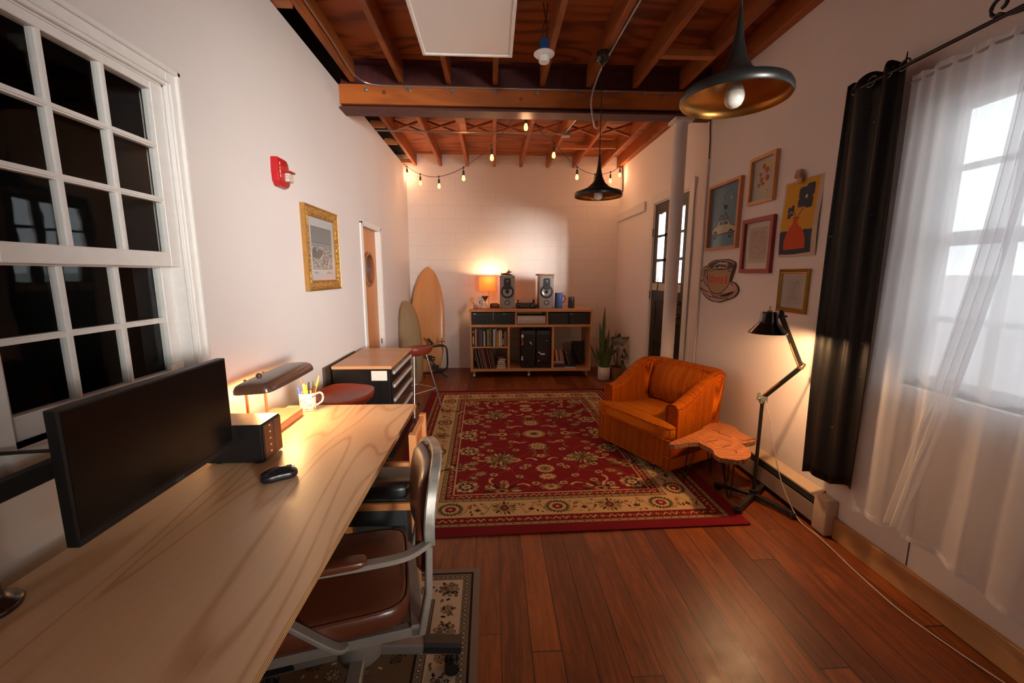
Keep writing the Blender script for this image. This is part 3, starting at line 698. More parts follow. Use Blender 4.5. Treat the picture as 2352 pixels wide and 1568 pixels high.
def rug_small():
    W, H = 1.2, 1.75; P = Paint(W, H, .0036, srgb(110,92,74)); rnd = random.Random(9)
    drk = srgb(40,30,26); lt = srgb(196,176,152); gy = srgb(120,106,90); mid = srgb(104,84,66); ol = srgb(96,84,62)
    P.frame(0,.034,srgb(134,116,102)); P.frame(.034,.045,drk); P.frame(.045,.082,gy); P.frame(.082,.086,lt); P.frame(.086,.205,lt); P.frame(.205,.209,drk); P.frame(.209,.240,gy); P.frame(.240,.254,drk)
    D = np.minimum(np.minimum(P.X, W-P.X), np.minimum(P.Y, H-P.Y)); P.A[D>=.254] = mid[:3]
    def flower(x, y, r, a, b_):
        P.ell(x,y,r,r*.9,drk,0,9,.3); P.ell(x,y,r*.9,r*.8,a,0,9,.3)
        for q in range(8): t_ = 2*PI*q/8; P.ell(x+r*.55*math.cos(t_),y+r*.5*math.sin(t_),r*.2,r*.15,b_,t_,0,0,0,.55)
        P.ell(x,y,r*.3,r*.28,drk,0,5,.3); P.ell(x,y,r*.2,r*.18,a)
    def edge(d, step, fn):
        for sd in range(4):
            L = W if sd<2 else H; n_ = int(round((L-2*d)/step))
            for i in range(n_+1):
                s_ = d+(L-2*d)*i/n_; fn(*( (s_,d) if sd==0 else (s_,H-d) if sd==1 else (d,s_) if sd==2 else (W-d,s_)), i)
    edge(.146,.118, lambda x,y,i: flower(x,y,.050 if i%2==0 else .030, srgb(170,148,124), ol))
    edge(.146,.059, lambda x,y,i: [P.ell(x+rnd.uniform(-.04,.04),y+rnd.uniform(-.04,.04),.010,.006,[drk,ol,mid][k%3],rnd.random()*3) for k in range(6)])
    for d in (.064,.225): edge(d,.024, lambda x,y,i: (P.ell(x,y,.010,.008,drk,0,4,.4), P.ell(x,y,.006,.004,lt)))
    for i in range(90):
        x, y = rnd.uniform(.29,W-.29), rnd.uniform(.29,H-.29); r = rnd.uniform(.012,.034)
        flower(x,y,r,[gy,srgb(150,128,100),ol][i%3],drk)
    for i in range(260):
        x, y = rnd.uniform(.27,W-.27), rnd.uniform(.27,H-.27); P.ell(x,y,rnd.uniform(.004,.014),.004,[drk,ol,gy,lt][i%4],rnd.random()*3)
    P.A *= (1 + .12*(np.random.RandomState(2).rand(P.ny,P.nx,1)-.5)).astype(np.float32)
    return P
P = rug_small(); W_, H_ = 1.2, 1.75
t_ = thing('small_rug', 'faded grey and cream floral rug under the brown swivel desk chair', 'rug', (-.66,1.08,0), R(.6))
b = MB(); b.box(-.6,.6,-.875,.875,.001,.008,.002,1); b.build('backing', simple('small_rug_edge', srgb(120,104,92), .95), t_)
P.mesh('woven_pattern', M_rug, t_, loc=(-.6,-.875,.0084))

# ================================================================== armchair
def cord_mat(name, ax, light=srgb(230,118,4), dark=srgb(124,40,0), freq=82):
    t = NT(name); c = t.n('ShaderNodeTexCoord'); s = t.n('ShaderNodeSeparateXYZ'); t.l(c.outputs['Object'], s.inputs[0])
    nz = t.noise(t.coord(), 5, 3); x = s.outputs[ax]
    x = t.math('ADD', x, t.math('MULTIPLY', nz, .006))
    w = t.math('MULTIPLY_ADD', t.math('SINE', t.math('MULTIPLY', x, freq*6.283)), .5, .5)
    w2 = t.math('FLOOR', t.math('MULTIPLY', x, freq)); wn = t.n('ShaderNodeTexWhiteNoise', noise_dimensions='1D'); t.l(w2, wn.inputs['W'])
    f = t.math('MULTIPLY', t.math('POWER', w, .6), t.math('MULTIPLY_ADD', wn.outputs['Value'], .6, .45))
    f = t.math('ADD', t.math('MULTIPLY', f, .85), t.math('MULTIPLY', nz, .25))
    col = t.ramp(f, [(.08,dark),(.5,tuple((a+b)/2 for a,b in zip(light,dark))),(.9,light)])
    t.bsdf(col, .7, 0, t.bump(w, 1.0, .006), spec=.15); return t.m
C_front, C_seat, C_plain = cord_mat('orange_corduroy_upright', 0), cord_mat('orange_corduroy_across', 1, srgb(238,138,8), srgb(170,74,0), 82), cord_mat('orange_velvet', 0, srgb(214,96,0), srgb(150,52,0), 30)  # seat cords lighter, front darker: light and shade put into the colours
C_arm = cord_mat('orange_corduroy_arm', 1, srgb(228,120,2), srgb(150,58,0), 82)
# local frame: x = width (0 at the far/left side of the seat front), y = depth towards the back
ang = math.atan2(-.894, .448)
ch = thing('armchair', 'low orange corduroy armchair with sloping arms at the rug corner', 'armchair', (.948,3.568,0), ang)
Wc, D0, Dp = .787, .055, .66
def base_outline(off=0, y0=0.0):
    return [(-off,y0-off),(Wc+off,y0-off)] + [(Wc+off-.12+.12*math.cos(R(a)), Dp+off-.12+.12*math.sin(R(a))) for a in range(0,91,15)] + [(-off+.12-.12*math.cos(R(a)), Dp+off-.12+.12*math.sin(R(a))) for a in range(90,-1,-15)]
b = MB(); b.prism(base_outline(), .235, Matrix.Translation((0,0,.070)), .012); b.build('seat_base', C_front, ch, smooth=True)
b = MB(); b.prism(base_outline(.004), .092, Matrix.Translation((0,0,.066)), .006); b.build('skirt_band', C_front, ch, smooth=True)
b = MB(); b.tube([(p[0],p[1],.160) for p in base_outline(.006)], .0045, 6, closed=True); b.tube([(p[0],p[1],.068) for p in base_outline(.004)], .005, 6, closed=True); b.build('piping', C_plain, ch, smooth=True)
# wrap-around shell: arms and back
TH = .105
path = [(Wc-TH/2, D0)] + [(Wc-TH/2, D0+(Dp-.17-D0)*i/9) for i in range(1,10)] + [(Wc-.17+.1175*math.cos(R(a)), Dp-.17+.1175*math.sin(R(a))) for a in range(15,91,15)]
path += [(Wc-.17-(Wc-.34)*i/8, Dp-.0525) for i in range(1,9)] + [(.17-.1175*math.cos(R(a)), Dp-.17+.1175*math.sin(R(a))) for a in range(75,-1,-15)] + [(TH/2, D0+(Dp-.17-D0)*i/9) for i in range(8,-1,-1)]
def top_h(y):
    s_ = min(1, max(0, (y-.10)/(.50-.10))); return .548 + .20*(s_**1.5*(1.9-.9*s_))
def shell(name, i0, i1, mat):
    b = MB(); RR = []; L = len(path); outer = []; inner = []
    for i in range(i0, i1+1):
        p = Vector(path[i]); t_ = (Vector(path[min(i+1,L-1)])-Vector(path[max(i-1,0)])).normalized(); nrm = Vector((t_.y,-t_.x))   # outward
        h = top_h(p.y); x, y = p; w = TH/2; lean = .03*max(0,(h-.56)/.2)
        sec = [(-w,.30),(-w,h-.045),(-w*.92,h-.018),(-w*.6,h-.002),(0,h+.004),(w*.6,h-.002),(w*.92,h-.018),(w,h-.045),(w,.30),(w*.98,.10)]
        RR.append([(x+nrm.x*(u+lean*(z-.4)*2), y+nrm.y*(u+lean*(z-.4)*2), z) for u, z in sec])
        outer.append((x+nrm.x*(w*.96+lean*(h-.42)*2), y+nrm.y*(w*.96+lean*(h-.42)*2), h-.022)); inner.append((x-nrm.x*(w*.96-lean*(h-.42)*2), y-nrm.y*(w*.96-lean*(h-.42)*2), h-.022))
    b.rings(RR, cap0=True, cap1=True); o = b.build(name, mat, ch, smooth=60)
    c = MB(); c.tube(outer, .0055, 6); c.tube(inner, .0055, 6)
    if i0 == 0 or i1 == L-1:
        e = RR[0] if i0 == 0 else RR[-1]; c.tube([Vector(q)+Vector((0,-.002,0)) for q in e[:9]], .0055, 6)
    c.build('piping', C_plain, o, smooth=True); return o
shell('arm', 0, 8, C_arm); shell('backrest', 8, len(path)-9, C_front); shell('arm', len(path)-9, len(path)-1, C_arm)
seat = [(-.006,-.035),(-.012,.045),(TH+.004,.05),(TH+.006,.50),(Wc-TH-.006,.50),(Wc-TH-.004,.05),(Wc+.012,.045),(Wc+.006,-.035)]
def dens(P, n=6):
    o = []
    for i in range(len(P)):
        a, b_ = Vector(P[i]), Vector(P[(i+1)%len(P)])
        for k in range(n): q = a.lerp(b_, k/n); o.append((q.x,q.y))
    return o
def soften(P, it=2):
    for _ in range(it): P = [((P[i-1][0]+2*P[i][0]+P[(i+1)%len(P)][0])/4, (P[i-1][1]+2*P[i][1]+P[(i+1)%len(P)][1])/4) for i in range(len(P))]
    return P
so = soften(dens(seat, 6), 3)
b = MB(); b.pillow(so, .288, .398, .035, .030, c=(Wc/2,.14)); sc_ = b.build('seat_cushion', C_seat, ch, smooth=70)
b = MB(); c0 = (Wc/2,.14); b.tube([(p[0],p[1],.388) for p in [((q[0]-c0[0])*.985+c0[0],(q[1]-c0[1])*.985+c0[1]) for q in so]], .0055, 6, closed=True); b.tube([(p[0],p[1],.298) for p in so], .005, 6, closed=True); b.build('piping', C_plain, sc_, smooth=True)
bo = soften(dens([(TH+.02,0),(TH-.005,.16),(TH+.03,.27),(.25,.305),(.40,.30),(.55,.305),(Wc-TH-.03,.27),(Wc-TH+.005,.16),(Wc-TH-.02,0)],6),3)
mb_ = Matrix.Translation((0,.505,.405)) @ Euler((R(78),0,0)).to_matrix().to_4x4() @ Matrix.Diagonal((1,1.10,1.1,1))
b = MB(); b.pillow(bo, -.055, .055, .045, .05, c=(Wc/2,.15), m=mb_); bc = b.build('back_cushion', C_front, ch, smooth=70)
b = MB(); b.tube([mb_ @ Vector(((q[0]-Wc/2)*.99+Wc/2,(q[1]-.15)*.99+.15,.035)) for q in bo], .0055, 6, closed=True); b.build('piping', C_plain, bc, smooth=True)
for (x, y) in ((.07,.05),(Wc-.20,.05),(.07,.58),(Wc-.09,.50)):
    b = MB(); b.sphere((x,y,.040), .026, 12); b.cyl((x,y,.05),(x,y,.075),.014); b.build('caster', M_chrome, ch, smooth=True)

# ================================================================== live-edge side table
TZ = .38
tb = thing('side_table', 'live-edge wood slab side table on thin hairpin legs beside the orange armchair', 'side table', (1.5,2.66,0))
raw = [(1.181,2.634),(1.259,2.695),(1.427,2.80),(1.545,2.90),(1.648,3.00),(1.749,3.01),(1.80,2.942),(1.775,2.80),(1.795,2.72),(1.815,2.686),(1.784,2.640),(1.718,2.618),(1.669,2.615),(1.663,2.576),(1.666,2.538),(1.655,2.477),(1.584,2.388),(1.505,2.356),(1.456,2.371),(1.400,2.395),(1.395,2.441),(1.424,2.523),(1.399,2.587),(1.390,2.645),(1.310,2.638),(1.219,2.607),(1.175,2.616)]
rq = [(x-1.5, y-2.66) for x, y in soften(dens(raw, 4), 2)]
rnd = random.Random(5); rq = [(x+rnd.uniform(-.0035,.0035), y+rnd.uniform(-.0035,.0035)) for x, y in rq]
def slab_mat():
    t = NT('slab_wood'); v = t.coord(loc=(-.04,.0,0)); n1 = t.noise(v, 4, 4, .6, .6)
    s = t.n('ShaderNodeVectorMath', operation='LENGTH'); t.l(v, s.inputs[0]); rr_ = t.math('ADD', s.outputs['Value'], t.math('MULTIPLY', n1, .12))
    w = t.math('MULTIPLY_ADD', t.math('SINE', t.math('MULTIPLY', rr_, 260)), .5, .5)
    f = t.math('ADD', t.math('MULTIPLY', w, .25), t.math('MULTIPLY', n1, .7))
    c = t.ramp(f, [(.2,srgb(190,124,76)),(.55,srgb(162,94,50)),(.85,srgb(126,64,30))]); ck = t.noise(t.coord(scale=(1,3,1)), 5, 5, .7, 1.5)
    crack = t.ramp(ck, [(.30,(1,1,1,1)),(.335,(0,0,0,1))]); c = t.mix(crack, c, srgb(70,34,16))
    t.bsdf(c, .42, 0, t.bump(n1, .1, .003)); return t.m
M_slab = slab_mat()
M_bark = simple('rough_bark', srgb(150,106,70), .9, var=.45, scale=90, bump=.8)
b = MB(); b.prism(rq, .030, Matrix.Translation((0,0,TZ-.030))); o = b.build('tabletop', [M_slab, M_bark], tb)
for p in o.data.polygons:
    if abs(p.normal.z) < .5: p.material_index = 1
M_crack = simple('dark_crack', srgb(60,30,16), .9)
for C in ([(1.60,2.86),(1.63,2.83),(1.615,2.80),(1.64,2.76),(1.66,2.72)],[(1.44,2.64),(1.48,2.655),(1.54,2.68)],[(1.50,2.55),(1.54,2.57),(1.58,2.585)],[(1.54,2.46),(1.555,2.48),(1.55,2.50)],[(1.70,2.66),(1.76,2.668),(1.81,2.684)]):
    q = catmull([(x-1.5,y-2.66,TZ+.0006) for x,y in C],4); b = MB(); b.sweep(q, .005, .0012); b.build('crack', M_crack, tb)
M_hair = simple('raw_steel', (.10,.09,.085), .35, .9)
for (a, c, f) in (((1.336,2.668),(1.386,2.662),(1.372,2.785)),((1.434,2.442),(1.51,2.42),(1.595,2.58)),((1.60,2.74),(1.66,2.72),(1.70,2.80)),((1.55,2.86),(1.61,2.88),(1.66,2.95))):
    b = MB(); A = Vector((a[0]-1.5,a[1]-2.66,TZ-.03)); Cc = Vector((c[0]-1.5,c[1]-2.66,TZ-.03)); F = Vector((f[0]-1.5,f[1]-2.66,.029 if f[0] < 1.4 else .016)); d_ = (Cc-A)*.12
    b.tube([A, F-d_, F+Vector((0,0,-.012)), F+d_, Cc], .0045, 8); b.cbox((A+Cc)/2+Vector((0,0,-.002)), (.10,.04,.004)); b.build('leg', M_hair, tb, smooth=True)

# ================================================================== floor lamp
lp = thing('floor_lamp', 'black swing-arm floor lamp on a four-footed stand beside the wood slab table', 'floor lamp', (1.752,2.566,0))
M_lampb = simple('gloss_black_enamel', (.008,.010,.009), .14, coat=.6)
b = MB(); hub = Vector((0,0,.035))
for (fx, fy) in ((1.591,2.72),(1.905,2.690),(1.544,2.397),(1.862,2.335)):
    f = Vector((fx-1.752, fy-2.566, .032)); b.sweep([hub, f], .032, .028, bev=.004); b.cbox((f.x,f.y,.020), (.040,.040,.040), .005)
b.cyl((0,0,.02),(0,0,.075),.026,n=16); b.build('base', M_black, lp, smooth=True)
b = MB(); b.cyl((0,0,.05),(0,0,.69),.0115,n=14); b.build('pole', M_black, lp, smooth=True)
O = Vector((1.752,2.566,0)); J0 = Vector((1.757,2.566,.715))-O; J1 = Vector((1.885,2.44,.938))-O; J2 = Vector((1.700,2.40,1.262))-O
side = Vector((.02,-.02,0))
M_lbrz = simple('bronze_spring', srgb(150,108,70), .3, .8)
M_greyp = simple('grey_bracket', (.16,.17,.16), .4)
b = MB(); b.cbox(J0+Vector((0,0,-.018)), (.045,.022,.05), .004); b.cyl(J0+Vector((-.035,0,-.01)), J0+Vector((.01,0,-.01)), .008); b.prism([(-.045,-.02),(.01,-.03),(.012,.03),(-.02,.012),(-.03,.035),(-.04,.03)], .008, Matrix.Translation(J0+Vector((0,.004,0))) @ Euler((PI/2,0,0)).to_matrix().to_4x4()); b.build('bracket', M_greyp, lp)
def two_bar(P, Q, name, o=.008, mat=M_black):
    d = (Q-P).normalized(); n_ = d.cross(Vector((0,1,0))).normalized()*o
    b = MB(); b.sweep([P+n_, Q+n_], .008, .014, up=n_); b.sweep([P-n_, Q-n_], .008, .014, up=n_); a = b.build(name, mat, lp)
    b = MB()
    for s_, e_ in ((.04,.48),):
        A, B = P.lerp(Q, s_)+n_*1.9, P.lerp(Q, e_)+n_*1.6; b.tube([A,B], .0052, 8)
        N_ = 40; X = (B-A).normalized(); U = X.cross(Vector((0,1,0))).normalized(); V = X.cross(U)
        b.tube([A.lerp(B,k/(N_*4))+U*.0056*math.cos(k*PI/2)+V*.0056*math.sin(k*PI/2) for k in range(N_*4+1)], .0012, 4)
    b.build('spring', M_lbrz, a, smooth=True); return a
two_bar(J0, J1, 'lower_arm'); two_bar(J1+Vector((.0,0,.01)), J2, 'upper_arm')
b = MB(); b.sweep([J1+Vector((-.018,0,.0)), J1+Vector((.0,0,.036)), J1+Vector((.028,0,.018)), J1+Vector((.012,0,-.008)), J1+Vector((-.018,0,.0))], .010, .008, up=(0,1,0)); b.cyl(J1+Vector((-.008,-.012,0)), J1+Vector((-.008,.012,0)), .008); b.build('elbow_joint', M_lbrz, lp)
SC = Vector((1.628,2.40,1.158))-O
b = MB(); b.cbox(J2, (.022,.022,.036), .004); b.prism([(-.02,-.012),(.014,-.02),(.016,.014),(0,.034),(-.012,.03)], .012, Matrix.Translation(J2+Vector((0,.006,0))) @ Euler((PI/2,0,0)).to_matrix().to_4x4()); b.cyl(J2+Vector((.028,0,-.006)), SC+Vector((.035,0,.098)), .005); b.cyl(J2+Vector((.014,0,-.006)), J2+Vector((.034,0,-.006)), .009,n=10); b.build('shade_joint', M_black, lp)
b = MB(); b.lathe([(.103,0),(.104,.004),(.058,.058),(.050,.070),(.043,.118),(.038,.127),(.0001,.129)], SC, 32); b.build('lamp_shade', M_lampb, lp, smooth=50)
b = MB(); b.lathe([(.102,.001),(.056,.057),(.048,.070),(.041,.116),(.0001,.122)], SC, 32); b.build('shade_lining', simple('white_enamel', (.7,.66,.6), .5), lp, smooth=50)
b = MB(); b.cyl(SC+Vector((0,0,.127)), SC+Vector((0,0,.135)), .014,n=14); b.cyl(SC+Vector((0,0,.133)), SC+Vector((.001,0,.155)), .003); b.sphere(SC+Vector((.001,0,.156)), .0045, 8); b.build('switch', M_lbrz, lp, smooth=True)
def emit(name, col, s):
    if name in MAT: return MAT[name]
    t = NT(name); nz = t.noise(t.coord(), 20, 1); e = t.n('ShaderNodeEmission'); e.inputs[0].default_value = (*col,1); t.l(t.math('MULTIPLY_ADD', nz, s*.1, s), e.inputs[1]); t.l(e.outputs[0], t.out.inputs[0]); MAT[name] = t.m; return t.m
b = MB(); b.sphere(SC+Vector((0,0,.052)), .026, 14); b.lathe([(.013,.07),(.013,.118)], SC, 12); b.build('light_bulb', emit('warm_bulb', (1,.55,.22), 12), lp, smooth=True)
point('floor_lamp_light', (1.628,2.40,1.178), (1,.56,.26), 15, .025)
cordp = catmull([(1.765,2.56,.70),(1.78,2.53,.60),(1.80,2.48,.40),(1.83,2.42,.20),(1.86,2.34,.06),(1.875,2.27,.006),(1.88,2.15,.005),(1.845,1.85,.005),(1.83,1.60,.005),(1.86,1.40,.005),(1.90,1.22,.005),(1.93,1.0,.005)], 8)
b = MB(); b.tube(cordp, .0032, 6); o = b.build('power_cord', simple('white_cord', (.55,.45,.38), .5), smooth=True); tag(o, 'thin white power cord hanging from the floor lamp and running over the floor', 'cord')

# ================================================================== baseboard heater
hh = thing('baseboard_heater', 'long beige baseboard heater along the right wall behind the floor lamp', 'heater', (RW,2.135,0))
M_beige = simple('beige_enamel', srgb(196,172,146), .5); M_beige2 = simple('grey_enamel', srgb(150,130,120), .5)
XZ = Matrix(((1,0,0,0),(0,0,1,0),(0,1,0,0),(0,0,0,1)))
def ext(b, P, y0, y1): b.prism(P, y1-y0, Matrix.Translation((0,y0,0)) @ XZ)
b = MB(); ext(b, [(-.001,.02),(-.010,.02),(-.010,.232),(-.001,.236)], .10, 2.15); ext(b, [(-.001,.236),(-.012,.232),(-.060,.205),(-.060,.196),(-.052,.199),(-.010,.222),(-.001,.226)], .10, 2.15); b.build('top_cover', M_beige, hh)
b = MB(); ext(b, [(-.064,.150),(-.067,.150),(-.067,.045),(-.055,.030),(-.052,.033),(-.064,.048)], .10, 2.15); b.build('front_panel', M_beige2, hh)
b = MB(); ext(b, [(-.012,.03),(-.056,.03),(-.056,.185),(-.012,.205)], .101, 2.149); b.build('element', M_blackm, hh)
b = MB()
for zz in (.162,.176,.190): ext(b, [(-.058,zz),(-.062,zz),(-.062,zz+.003),(-.058,zz+.003)], .10, 2.15)
b.build('louvre', simple('louvre_steel',(.12,.11,.10),.4,.5), hh)
b = MB(); b.box(-.070,-.001,.0,.102,.008,.225,.010,3); b.build('end_cap', M_beige, hh, smooth=True)

# ================================================================== desk
dk = thing('desk', 'long plywood desk along the left wall with a bare top and black legs', 'desk', (-.81,.9,0))
def desk_mat():
    t = NT('pine_plywood'); v = t.coord(scale=(1,.13,1)); n1 = t.noise(v, 2.6, 2, .45, .5)
    w = t.math('MULTIPLY_ADD', t.math('SINE', t.math('MULTIPLY', n1, 105)), .5, .5); w = t.math('POWER', w, 5)
    fine = t.noise(t.coord(scale=(20,.8,1)), 5, 4, .6); n2 = t.noise(t.coord(scale=(1,.5,1)), 1.2, 2)
    f = t.math('ADD', t.math('MULTIPLY', w, .26), t.math('ADD', t.math('MULTIPLY', fine, .22), t.math('MULTIPLY', n2, .42)))
    c = t.ramp(f, [(.18,srgb(236,200,160)),(.45,srgb(226,182,136)),(.62,srgb(204,154,106)),(.85,srgb(160,106,62))])
    t.bsdf(c, t.math('MULTIPLY_ADD', fine, .2, .30), 0, t.bump(fine, .06, .001), coat=.15, croug=.3); return t.m
def edge_mat():
    t = NT('plywood_edge'); c = t.n('ShaderNodeTexCoord'); s = t.n('ShaderNodeSeparateXYZ'); t.l(c.outputs['Object'], s.inputs[0])
    w = t.math('FRACT', t.math('MULTIPLY', s.outputs[2], 1/.0075)); nz = t.noise(t.coord(scale=(1,.3,1)), 30, 3)
    f = t.math('ADD', t.math('MULTIPLY', t.math('GREATER_THAN', w, .5), .45), t.math('MULTIPLY', nz, .5))
    t.bsdf(t.ramp(f, [(.2,srgb(206,160,108)),(.8,srgb(110,68,34))]), .6); return t.m
b = MB(); b.box(-.364,.361,-1.9,1.49,.728,.75); o = b.build('desktop', [desk_mat(), edge_mat()], dk)
for p in o.data.polygons:
    if abs(p.normal.z) < .5: p.material_index = 1
for (x, y) in ((-.30,1.46),(.115,1.462),(-.30,-.6),(.115,-.6)):
    b = MB(); b.box(x-.025,x+.025,y-.025,y+.025,.0,.728,.003,1); b.build('leg', M_blackm, dk)
b = MB(); b.box(-.33,.15,1.44,1.48,.68,.728); b.box(-.33,.15,-.62,-.58,.68,.728); b.box(-.32,-.28,-.6,1.38,.68,.728); b.build('frame', M_blackm, dk)

# monitor on arm
mo = thing('monitor', 'wide flat black computer monitor floating over the desk before the left window', 'monitor', (-1.0,1.28,1.02), 0)
M_bez = simple('monitor_bezel', (.009,.009,.0095), .45)
tilt = Euler((0,R(0.0),0)).to_matrix().to_4x4()
b = MB(); b.box(-.030,.0,-.308,.310,-.177,.168,.003,2); b.build('casing', M_bez, mo)
b = MB(); b.box(0,.0012,-.300,.302,-.150,.161); b.build('screen', simple('dark_screen', (.004,.003,.003), .28, spec=.3), mo)
b = MB(); b.box(0,.004,-.306,.308,-.175,-.156,.0015,1); b.build('lower_bezel', M_bez, mo)
b = MB(); b.mi = 0; b.text('ASUS', .016, Matrix.Translation((.0045,.02,-.165)) @ Matrix(((0,0,1,0),(1,0,0,0),(0,1,0,0),(0,0,0,1))), .0002); b.build('logo', simple('grey_print',(.12,.12,.12),.5), mo)
b = MB(); b.box(-.055,-.029,-.12,.12,-.09,.09,.01,2); b.build('rear_housing', M_bez, mo)
b = MB(); b.M = Matrix.Translation((-.13,-.45,-.27)); b.box(-.03,.03,-.16,-.10,0,.012); b.cyl((0,-.13,.01),(0,-.13,.30),.016,n=14); b.build('arm_post', M_black, mo, smooth=True)
b = MB(); b.M = Matrix.Translation((-.13,-.45,-.27)); b.box(-.035,-.005,-.16,.42,.222,.272,.006,2); b.cbox((.03,.40,.248),(.085,.03,.05),.004); b.build('arm', M_blackm, mo)
# dark turned wood lamp base at the left edge
tw = thing('turned_wood_stand', 'dark turned wooden stand on the desk at the far left edge', 'stand', (-1.140,.885,.75))
M_dkw = wood('mahogany', srgb(62,30,22), srgb(30,14,10), 'Z', 1.5, .25, 3, coat=.3)
b = MB(); b.lathe([(.0,0),(.062,0),(.065,.007),(.060,.014),(.052,.018),(.044,.024),(.036,.034),(.032,.05),(.029,.16),(.026,.36),(.030,.37),(.024,.38),(.0,.385)], n=32); b.build('base', M_dkw, tw, smooth=60)
b = MB(); b.tube(catmull([(-1.24,.86,1.10),(-1.235,.98,1.075),(-1.20,1.08,1.045),(-1.09,1.15,1.02),(-1.036,1.17,1.01)],8), .005, 8); o = b.build('monitor_cable', M_blackm, smooth=True); tag(o, 'black cable running from the window sill to the back of the monitor', 'cable')

# PC box
pc = thing('computer_case', 'small black computer case with a perforated front standing behind the mouse', 'computer', (-.912,1.62,.75))
M_pcm = simple('pc_black', (.010,.010,.011), .35)
b = MB(); b.box(-.215,0,0,.148,.006,.162,.003,2); b.cbox((-.18,.02,.004),(.02,.02,.008)); b.cbox((-.03,.02,.004),(.02,.02,.008)); b.cbox((-.03,.13,.004),(.02,.02,.008)); b.build('case', M_pcm, pc)
b = MB(); b.box(-.214,-.001,.002,.146,.162,.1635); b.build('top_panel', simple('pale_metal_top', srgb(150,128,112), .35, .6), pc)  # top panel coloured paler than the black case
def mesh_mat():
    t = NT('copper_mesh'); v = t.n('ShaderNodeTexVoronoi', feature='F1'); c = t.coord(rot=(PI/4,0,0)); t.l(c, v.inputs['Vector']); v.inputs['Scale'].default_value = 260; v.inputs['Randomness'].default_value = 0
    f = t.ramp(v.outputs['Distance'], [(.30,(0,0,0,1)),(.40,(1,1,1,1))]); t.bsdf(t.mix(f, (.006,.005,.005,1), srgb(120,72,44)), .35, .5); return t.m
M_mesh = mesh_mat()
b = MB(); b.box(0,.006,.004,.144,.010,.158,.002,1); b.build('front_frame', M_pcm, pc)
b = MB(); b.box(.006,.0072,.010,.080,.014,.154); b.box(.006,.0072,.090,.140,.014,.154); b.build('grille', M_mesh, pc)
b = MB(); b.box(.006,.0085,.080,.090,.012,.156,.001,1); b.build('front_strip', simple('navy_strip', (.02,.025,.05), .3), pc)
b = MB()
for k in range(5): b.cyl((.007,.05,.145-.027*k),(.010,.05,.145-.027*k),.0035,n=10)
b.build('indicator', simple('pale_button', (.75,.6,.5), .4), pc, smooth=True)
# bankers style lamp
dl = thing('desk_lamp', 'brown mid-century desk lamp with a long arched shade on two copper posts', 'desk lamp', (-1.10,2.08,.75))
M_brown = simple('brown_enamel', srgb(84,58,44), .28, coat=.25, var=.03); M_cop = simple('copper', srgb(196,120,80), .3, .7)
M_lbase = simple('salmon_enamel', srgb(196,118,84), .35)
b = MB(); b.prism(rrect(-.075,-.13,.085,.14,.014), .042, Matrix.Translation((0,0,0)), .006); b.build('base', M_lbase, dl, smooth=True)
for (x, y) in ((-.090,.07),(-.088,-.095)):
    b = MB(); b.cyl((x+.02,y,.04),(x+.02,y,.255),.0065,n=12); b.build('post', M_cop, dl, smooth=True)
b = MB(); RR = []; Ls = .245; zz0 = .222; cx_ = .028; tiltm = Matrix.Translation((cx_,.012,zz0)) @ Euler((0,R(-4),R(0))).to_matrix().to_4x4()
def sh_sec(sc, y, dz=0):
    hw = .087*sc; h = .048*sc; P = [(-hw,0),(-hw*.99,h*.35),(-hw*.86,h*.74),(-hw*.6,h*.95),(-hw*.2,h*1.02),(hw*.2,h*1.02),(hw*.6,h*.95),(hw*.86,h*.74),(hw*.99,h*.35),(hw,0)]
    return [tiltm @ Vector((x, y, z+dz)) for x, z in P]
ys = [(-Ls,.60),(-Ls*.985,.80),(-Ls*.94,.93),(-Ls*.86,1.0),(-.12,1.04),(0,1.06),(.12,1.04),(Ls*.86,1.0),(Ls*.94,.93),(Ls*.985,.80),(Ls,.60)]
b.rings([sh_sec(s_, y) for y, s_ in ys], close=False, cap0=True, cap1=True)
b.rings([[Vector(q)+Vector((0,0,-.0015)) for q in sh_sec(s_*.985, y*.99, 0)] for y, s_ in ys], close=False, cap0=True, cap1=True)
b.build('lamp_shade', M_brown, dl, smooth=50)
b = MB(); b.sphere(tiltm @ Vector((-.03,-.10,.052)), .014, 10); b.build('knob', M_brown, dl, smooth=True)
b = MB(); A_, B_ = tiltm @ Vector((0,-.20,.018)), tiltm @ Vector((0,.20,.018)); b.cyl(A_, B_, .012, n=12); b.build('tube_bulb', emit('desk_tube', (1,.60,.26), 14), dl, smooth=True)
for yy in (-.13, 0, .13): point('desk_lamp_light', tiltm @ Vector((0,yy,.0)) + Vector((-1.10,2.08,.75)), (1,.56,.22), 2.3, .02)
# mug and pens
mg = thing('mug', 'cream mug with dark floral print holding pens at the far end of the desk', 'mug', (-1.030,2.31,.75))
def mug_mat():
    t = NT('floral_china'); v = t.n('ShaderNodeTexVoronoi', feature='DISTANCE_TO_EDGE'); c = t.coord(); t.l(c, v.inputs['Vector']); v.inputs['Scale'].default_value = 34
    nz = t.noise(c, 28, 2); s = t.n('ShaderNodeTexCoord'); z = t.n('ShaderNodeSeparateXYZ'); t.l(s.outputs['Object'], z.inputs[0])
    ring = t.math('COMPARE', v.outputs['Distance'], .12, .035); sel = t.math('GREATER_THAN', nz, .52); band = t.math('MULTIPLY', t.math('GREATER_THAN', z.outputs[2], .028), t.math('LESS_THAN', z.outputs[2], .082))
    f = t.math('MULTIPLY', t.math('MULTIPLY', ring, sel), band)
    low = t.math('MULTIPLY', t.math('COMPARE', z.outputs[2], .013, .0035), t.math('GREATER_THAN', t.noise(c, 190, 1), .5)); f = t.math('MAXIMUM', f, low)
    t.bsdf(t.mix(f, srgb(236,222,204), srgb(70,52,50)), .25, coat=.3); return t.m
M_mug = mug_mat()
